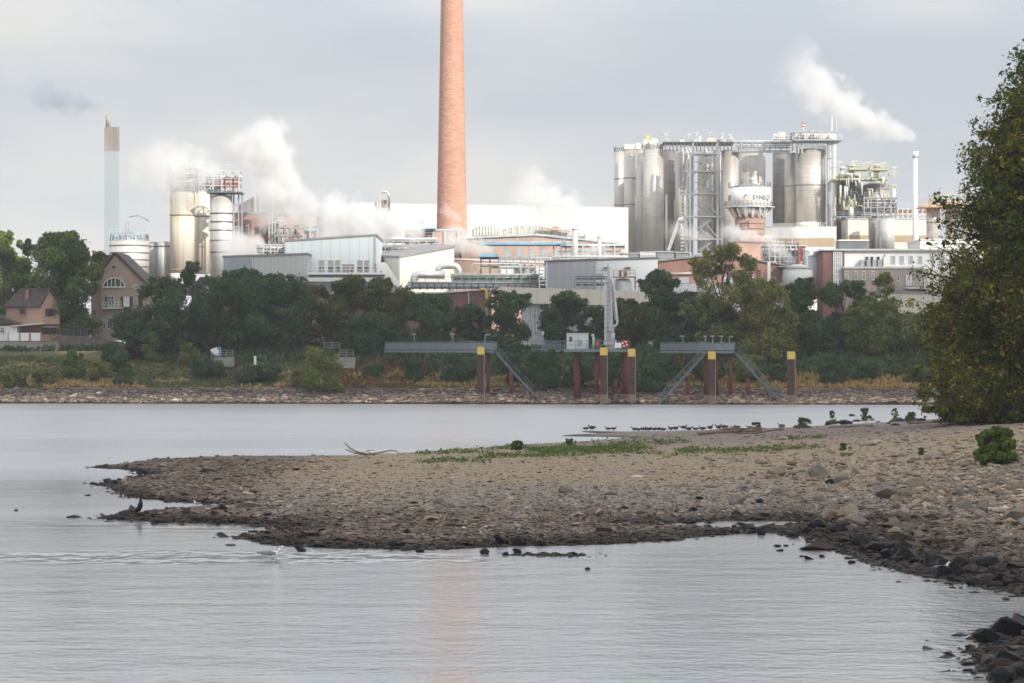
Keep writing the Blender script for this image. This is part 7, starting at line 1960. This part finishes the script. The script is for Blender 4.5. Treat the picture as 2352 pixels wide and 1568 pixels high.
for pts,r in (([(-90,2),(-40,-3),(10,-2),(60,-6)],.16),([(-60,-2),(-20,-10),(30,-9)],.11),([(-10,-1),(40,-12),(70,-9)],.08),([(10,2),(50,0),(95,-8)],.12),([(-30,0),(-10,-9),(-2,-16)],.06)):
    b=MB(); b.tube([rel(x_,y_,random.uniform(-.3,.3))+Vector((0,0,.15)) for x_,y_ in pts],r,8,r*.5); b.build("branch", M_WOOD, t)
for a_,c_,lab in (((1905,985),(2005,980),'long thin weathered log along the ridge beyond the shingle'),((2085,975),(2180,972),'thin grey log near the drooping boughs of the near tree')):
    p,q=spit_pt(*a_,.12),spit_pt(*c_,.12); t=thing("driftwood",lab,"driftwood",p,'driftwood'); b=MB(); b.tube([p,p.lerp(q,.5)+Vector((0,0,.05)),q],.12,8,.07); b.build("branch", M_WOOD, t)

# ================================================================ BIRDS
def bird_mat(name,c,c2=None): return mat(name,c,.8,0,c2 or tuple(v*.7 for v in c),9.)
M_BW,M_BG,M_BK,M_BB,M_BBG,M_BO = bird_mat("white plumage",(.78,.78,.77),(.70,.70,.69)),bird_mat("grey wing",(.24,.25,.27)),bird_mat("black plumage",(.012,.012,.013)),bird_mat("brown plumage",(.10,.072,.052)),bird_mat("buff plumage",(.30,.245,.19)),bird_mat("orange bill",(.50,.20,.08))
def bird(label, loc, heading, sections, bodymat, wing, legs, billmat, group, name="bird", cat="bird", scale=1.):
    """sections: (forward, up, half width, half height) from tail to bill; one continuous body"""
    t=thing(name,label,cat,loc,group); ca,sa=math.cos(heading),math.sin(heading)
    L=Vector(loc)
    def P(f,s,u): return L+Vector((f*ca-s*sa,f*sa+s*ca,u))*scale
    side=Vector((-sa,ca,0)); b=MB(); rings=[]; n=12
    for i,(f,u,w,h) in enumerate(sections):
        a=sections[max(0,i-1)]; c=sections[min(len(sections)-1,i+1)]
        d=Vector(((c[0]-a[0])*ca,(c[0]-a[0])*sa,c[1]-a[1])).normalized(); upv=side.cross(d).normalized()
        if upv.z<0 and abs(d.z)<.8: upv=-upv
        rings.append(b.ring(P(f,0,u),side,upv,w*scale,n,h*scale))
    b.loft(rings,n); b.build("body",bodymat,t)
    if wing:
        for s in (-1,1):
            w=MB(); rr=[]
            for f,u,o,wd,h in wing: rr.append(w.ring(P(f,s*o,u),side,Vector((0,0,1)),wd*scale,8,h*scale))
            w.loft(rr,8); w.build("wing",wing_m,t)
    f,u,w_,h_=sections[-1]; d=(sections[-1][0]-sections[-2][0],sections[-1][1]-sections[-2][1]); k=math.hypot(*d)
    d=billdir or (d[0]/k,d[1]/k)
    bl=MB(); bl.tube([P(f-.01*d[0],0,u),P(f+bill*d[0]*.6,0,u+bill*d[1]*.6),P(f+bill*d[0],0,u+bill*d[1]-.006)],w_*.75*scale,8,.004); bl.build("bill",billmat,t)
    for f,s,u in legs:
        lg=MB(); lg.tube([P(f,s,u),P(f+.01,s,u*.5),P(f,s,.005)],.010*scale,6); lg.bar(P(f-.01,s,.008),P(f+.06,s,.006),.03*scale,.01); lg.build("leg",billmat,t)
    return t
wing_m=M_BK; bill=.07; billdir=(1,.1)
# cormorant upright
bird("black cormorant standing upright on the lowest stony point",spit_pt(322,1187,.0),.25,[(-.24,.10,.02,.015),(-.14,.14,.06,.03),(-.07,.24,.10,.09),(.0,.40,.115,.10),(.02,.52,.085,.075),(.01,.62,.042,.04),(.0,.70,.032,.032),(.015,.76,.036,.036),(.06,.775,.03,.028),(.09,.775,.016,.016)],M_BK,[(-.20,.20,.07,.02,.02),(-.08,.32,.10,.035,.09),(.02,.46,.09,.03,.08),(.04,.54,.06,.02,.03)],[(-.02,.04,.2),(-.02,-.04,.2)],bird_mat("dark bill",(.06,.05,.04)),None,scale=1.05)
# gulls
GULL=[(-.36,.30,.012,.010),(-.27,.29,.05,.03),(-.12,.26,.09,.075),(.02,.25,.105,.10),(.13,.28,.09,.09),(.19,.35,.05,.055),(.215,.42,.042,.045),(.245,.455,.045,.042),(.29,.455,.032,.03),(.31,.45,.016,.016)]
GW=[(-.40,.31,.02,.012,.010),(-.22,.30,.07,.035,.035),(-.02,.295,.095,.03,.06),(.10,.29,.085,.015,.04)]
wing_m=M_BG; billdir=(1,-.15)
g_=ground_y(1284)
bird("white and grey gull wading in the shallows in front of the gravel",(PX(625,g_),g_,-.16),.05,GULL,M_BW,GW,[(.0,.04,.2),(.02,-.04,.2)],bird_mat("yellow bill",(.6,.42,.08)),'gulls',scale=1.15)
bird("small white gull standing on the stones behind the cormorant",spit_pt(452,1163,-.05),2.4,GULL,M_BW,GW,[(.0,.04,.2),(.02,-.04,.2)],bird_mat("dark red bill",(.25,.05,.04)),'gulls',scale=.62)
bird("white gull at the waterline of the rocky slope",spit_pt(2166,1318,.0),.3,GULL,M_BW,GW,[(.0,.04,.2),(.02,-.04,.2)],M_BO,'gulls',scale=.7)
# geese
GOOSE=[(-.34,.34,.015,.012),(-.26,.34,.06,.04),(-.12,.34,.115,.10),(.03,.36,.125,.12),(.14,.42,.09,.09),(.18,.52,.045,.045),(.185,.60,.036,.036),(.195,.66,.040,.042),(.235,.675,.034,.032),(.26,.67,.018,.016)]
GGW=[(-.36,.36,.03,.012,.012),(-.2,.37,.09,.035,.05),(.0,.39,.115,.03,.08),(.1,.41,.10,.015,.05)]
wing_m=M_BB; billdir=(1,-.1)
bird("buff brown goose standing tall on the brown gravel before the pond",spit_pt(1376,1204,.0),1.2,GOOSE,M_BBG,GGW,[(.0,.05,.26),(.02,-.05,.26)],M_BO,'geese',scale=1.1)
GOOSE2=[(-.34,.34,.015,.012),(-.26,.34,.06,.04),(-.12,.34,.115,.10),(.03,.35,.125,.12),(.14,.37,.10,.10),(.20,.42,.06,.06),(.17,.47,.045,.045),(.12,.48,.042,.042),(.06,.475,.030,.03),(.03,.47,.016,.016)]
billdir=(-1,-.1)
bird("brown goose with its head tucked back beside the pond",spit_pt(1550,1206,.0),1.9,GOOSE2,M_BBG,GGW,[(.0,.05,.26),(.02,-.05,.26)],M_BO,'geese',scale=.95)
# resting ducks in a row
DUCK=[(-.30,.15,.012,.01),(-.22,.15,.06,.035),(-.08,.13,.11,.085),(.07,.13,.115,.095),(.17,.16,.08,.07),(.215,.22,.042,.045),(.235,.265,.046,.044),(.28,.265,.034,.028),(.30,.255,.018,.014)]
DW=[(-.28,.16,.03,.015,.012),(-.1,.17,.085,.035,.05),(.06,.17,.105,.02,.06)]
wing_m=bird_mat("dark duck wing",(.055,.042,.034)); M_DK=bird_mat("dark duck",(.085,.065,.05)); billdir=(1,-.2); bill=.05
duck=None
row=[(1346,988),(1360,988),(1397,988.5),(1409,988.5),(1458,990),(1466,990.5),(1476,989.5),(1484,990),(1491,990.5),(1503,990),(1513,989.5),(1523,990.5),(1541,989),(1552,988.5),(1570,986),(1582,989.5),(1598,989),(1614,989),(1631,987),(1651,986),(1664,985.5),(1685,985),(1694,984.5),(1722,985),(1795,982)]
for i,(px,py) in enumerate(row):
    p=spit_pt(px,py,-.02); p.z=max(p.z,.02)
    if duck is None:
        duck=bird("dark duck in the row resting along the waterline of the far gravel tip",p,.1,DUCK,M_DK,DW,[],bird_mat("dull bill",(.12,.10,.05)),'ducks resting on the far tip',scale=1.1)
    else:
        c=copy_tree(duck); c.location=p; c.rotation_euler.z=random.choice((0,math.pi,math.pi,.5,2.6))+random.gauss(0,.25)
        s=random.uniform(.9,1.2); c.scale=(s,s,s*random.uniform(.9,1.25))

# ================================================================ STEAM
def plume(label, p0, p1, r0, r1, dens, sag=0., noise=1.0, amp=1.5, name="steam_plume", col=(.92,.915,.91), fade=(.05,.55), aniso=.0, thr=.0):
    """one drifting plume: density falls off from a bent axis and is broken up with noise"""
    p0,p1=Vector(p0),Vector(p1); L=(p1-p0).length
    m=bpy.data.materials.new("steam"); m.use_nodes=True; nt=m.node_tree; nt.nodes.clear()
    o=nt.nodes.new("ShaderNodeOutputMaterial"); pv=nt.nodes.new("ShaderNodeVolumePrincipled")
    pv.inputs['Color'].default_value=(*col,1); pv.inputs['Anisotropy'].default_value=aniso
    nt.links.new(pv.outputs[0],o.inputs['Volume'])
    tc=nt.nodes.new("ShaderNodeTexCoord")
    nz=nt.nodes.new("ShaderNodeTexNoise"); nz.inputs['Scale'].default_value=noise*1.1/((r0+r1)*.5); nz.inputs['Detail'].default_value=4; nz.inputs['Roughness'].default_value=.6
    sd=random.Random(label).uniform(0,50)
    mp=nt.nodes.new("ShaderNodeMapping"); mp.inputs['Location'].default_value=(sd,sd*.7,sd*.3); nt.links.new(tc.outputs['Object'],mp.inputs[0]); nt.links.new(mp.outputs[0],nz.inputs['Vector'])
    def mth(op,a,b=None,clamp=False):
        n=nt.nodes.new("ShaderNodeMath"); n.operation=op; n.use_clamp=clamp
        for i,v in enumerate((a,b)):
            if v is None: continue
            if isinstance(v,(int,float)): n.inputs[i].default_value=v
            else: nt.links.new(v,n.inputs[i])
        return n.outputs[0]
    sx=nt.nodes.new("ShaderNodeSeparateXYZ"); nt.links.new(tc.outputs['Object'],sx.inputs[0])
    t=mth('DIVIDE',sx.outputs[0],L,True)
    rr=mth('ADD',mth('MULTIPLY',mth('POWER',t,.75),r1-r0),r0)
    zc=mth('MULTIPLY',mth('MULTIPLY',t,mth('SUBTRACT',1.,t)),4*sag)
    dz=mth('SUBTRACT',sx.outputs[2],zc)
    d=mth('DIVIDE',mth('SQRT',mth('ADD',mth('MULTIPLY',sx.outputs[1],sx.outputs[1]),mth('MULTIPLY',dz,dz))),rr)
    v=mth('ADD',mth('SUBTRACT',1.0-thr,d),mth('MULTIPLY',mth('SUBTRACT',nz.outputs['Fac'],.5),amp*2))
    v=mth('MULTIPLY',mth('MAXIMUM',mth('MINIMUM',v,.6),0.),1.67)
    f1=nt.nodes.new("ShaderNodeMapRange"); f1.interpolation_type='SMOOTHSTEP'; f1.inputs['From Min'].default_value=0; f1.inputs['From Max'].default_value=fade[0]; nt.links.new(t,f1.inputs['Value'])
    f2=nt.nodes.new("ShaderNodeMapRange"); f2.interpolation_type='SMOOTHSTEP'; f2.inputs['From Min'].default_value=1; f2.inputs['From Max'].default_value=fade[1]; nt.links.new(t,f2.inputs['Value'])
    # the edge guard keeps the density at nothing where the hull ends
    eg=nt.nodes.new("ShaderNodeMapRange"); eg.interpolation_type='SMOOTHSTEP'; eg.inputs['From Min'].default_value=1.75; eg.inputs['From Max'].default_value=1.2; nt.links.new(d,eg.inputs['Value'])
    v=mth('MULTIPLY',mth('MULTIPLY',mth('MULTIPLY',v,f1.outputs[0]),mth('MULTIPLY',f2.outputs[0],eg.outputs[0])),dens)
    nt.links.new(v,pv.inputs['Density'])
    b=MB(); n=14; rings=[]
    for i in range(n+1):
        f=i/n; r=(r0+(r1-r0)*f**.75)*1.8; rings.append(b.ring(Vector((f*L,0,4*sag*f*(1-f))),Vector((0,1,0)),Vector((0,0,1)),r,14))
    b.loft(rings,14)
    me=bpy.data.meshes.new(name); me.from_pydata(b.v,[],b.f); me.materials.append(m)
    ob=bpy.data.objects.new(name,me); COL.objects.link(ob); ob.location=p0
    x=(p1-p0).normalized(); z=Vector((0,0,1)); y=z.cross(x); y=y.normalized() if y.length>1e-3 else Vector((0,1,0)); z=x.cross(y)
    ob.rotation_euler=Matrix((x,y,z)).transposed().to_euler()
    tag(ob,label,"steam",'steam plumes'); return ob
plume("tall billowing white steam cloud above the pink brick building",PT(672,470,536),PT(552,292,536),3.2,5.8,.42,1.5,1.0,1.3,fade=(.04,.75))
plume("wide steam veil drifting over the brick building and its columns",PT(735,500,534),PT(560,440,534),3.8,6.4,.30,.5,1.2,1.5,fade=(.1,.6))
plume("thin steam veil over the tops of the rusty silos",PT(520,400,518),PT(330,380,518),2.2,5.4,.2,.5,1.2,1.5,fade=(.15,.5))
plume("faint steam hanging between the pale stack and the rusty silos",PT(440,470,516),PT(310,330,516),3.4,6.0,.12,0,1.1,1.4,fade=(.15,.6))
plume("low steam puff at the foot of the white ringed silo",PT(612,560,500),PT(500,600,500),2.2,5.2,.38,.4,1.0,1.3,fade=(.05,.6))
plume("long low steam bank streaming across in front of the white hall",PT(980,535,505),PT(706,512,505),1.8,5.6,.58,.6,1.1,1.3,fade=(.06,.75))
plume("ragged steam rising in front of the white hall beside the chimney",PT(1385,520,530),PT(1165,415,530),1.2,6.0,.30,-.5,1.1,1.5,fade=(.08,.55))
plume("steam drifting around the pale blue pipework by the cream shed",PT(1135,582,506),PT(1000,540,506),1.,3.2,.4,.2,1.,1.3,fade=(.06,.6))
plume("short white steam jet at the short white vent stack",PT(1402,560,522),PT(1330,588,522),.5,1.5,.6,.2,1.,1.2,fade=(.05,.5))
plume("thin wisp of steam drifting past the brick chimney foot",PT(1062,510,575),PT(1008,470,575),.7,1.6,.22,0,1.,1.5,fade=(.1,.6))
plume("small steam wisps curling before the silo stair tower",PT(1640,545,590),PT(1510,525,590),.8,2.6,.22,0,1.,1.6,fade=(.08,.5))
plume("white steam jet blowing from the pipes under the water tower",PT(1784,556,585),PT(1640,528,585),.4,2.3,.65,.2,1.,1.2,fade=(.03,.5))
plume("steam puff rising beside the rusty tangle of pipes",PT(1826,606,472),PT(1752,545,472),.5,2.2,.5,0,1.,1.3,fade=(.04,.5))
plume("slanting white plume trailing from the slim white stack",PT(2107,322,660),PT(1790,106,660),1.3,7.6,.27,-3.2,1.0,1.35,fade=(.03,.45))
plume("small grey smoke drift over the square pale stack",PT(240,246,670),PT(40,195,670),1.5,5.2,.20,-.8,1.0,1.4,"smoke_drift",(.50,.55,.64),fade=(.05,.5))
plume("small steam burst on the walkway under the water tower drum",PT(1757,492,594),PT(1690,482,594),.5,1.2,.4,.2,1.,1.3,fade=(.1,.5))

# ================================================================ HAZE OVER THE WHOLE PLACE
b = MB(); b.box(-6200, 6200, -460, 9900, -5.0, 128.0)
me = bpy.data.meshes.new("haze"); me.from_pydata(b.v, [], b.f)
m = bpy.data.materials.new("haze"); m.use_nodes = True; nt_ = m.node_tree; nt_.nodes.clear()
o_ = nt_.nodes.new("ShaderNodeOutputMaterial"); pv = nt_.nodes.new("ShaderNodeVolumePrincipled")
pv.inputs['Color'].default_value = (.95,.96,1.0,1); pv.inputs['Density'].default_value = HAZE; pv.inputs['Anisotropy'].default_value = .0
nt_.links.new(pv.outputs[0], o_.inputs['Volume'])
me.materials.append(m)
hz = bpy.data.objects.new("haze", me); COL.objects.link(hz); tag(hz, kind='stuff')
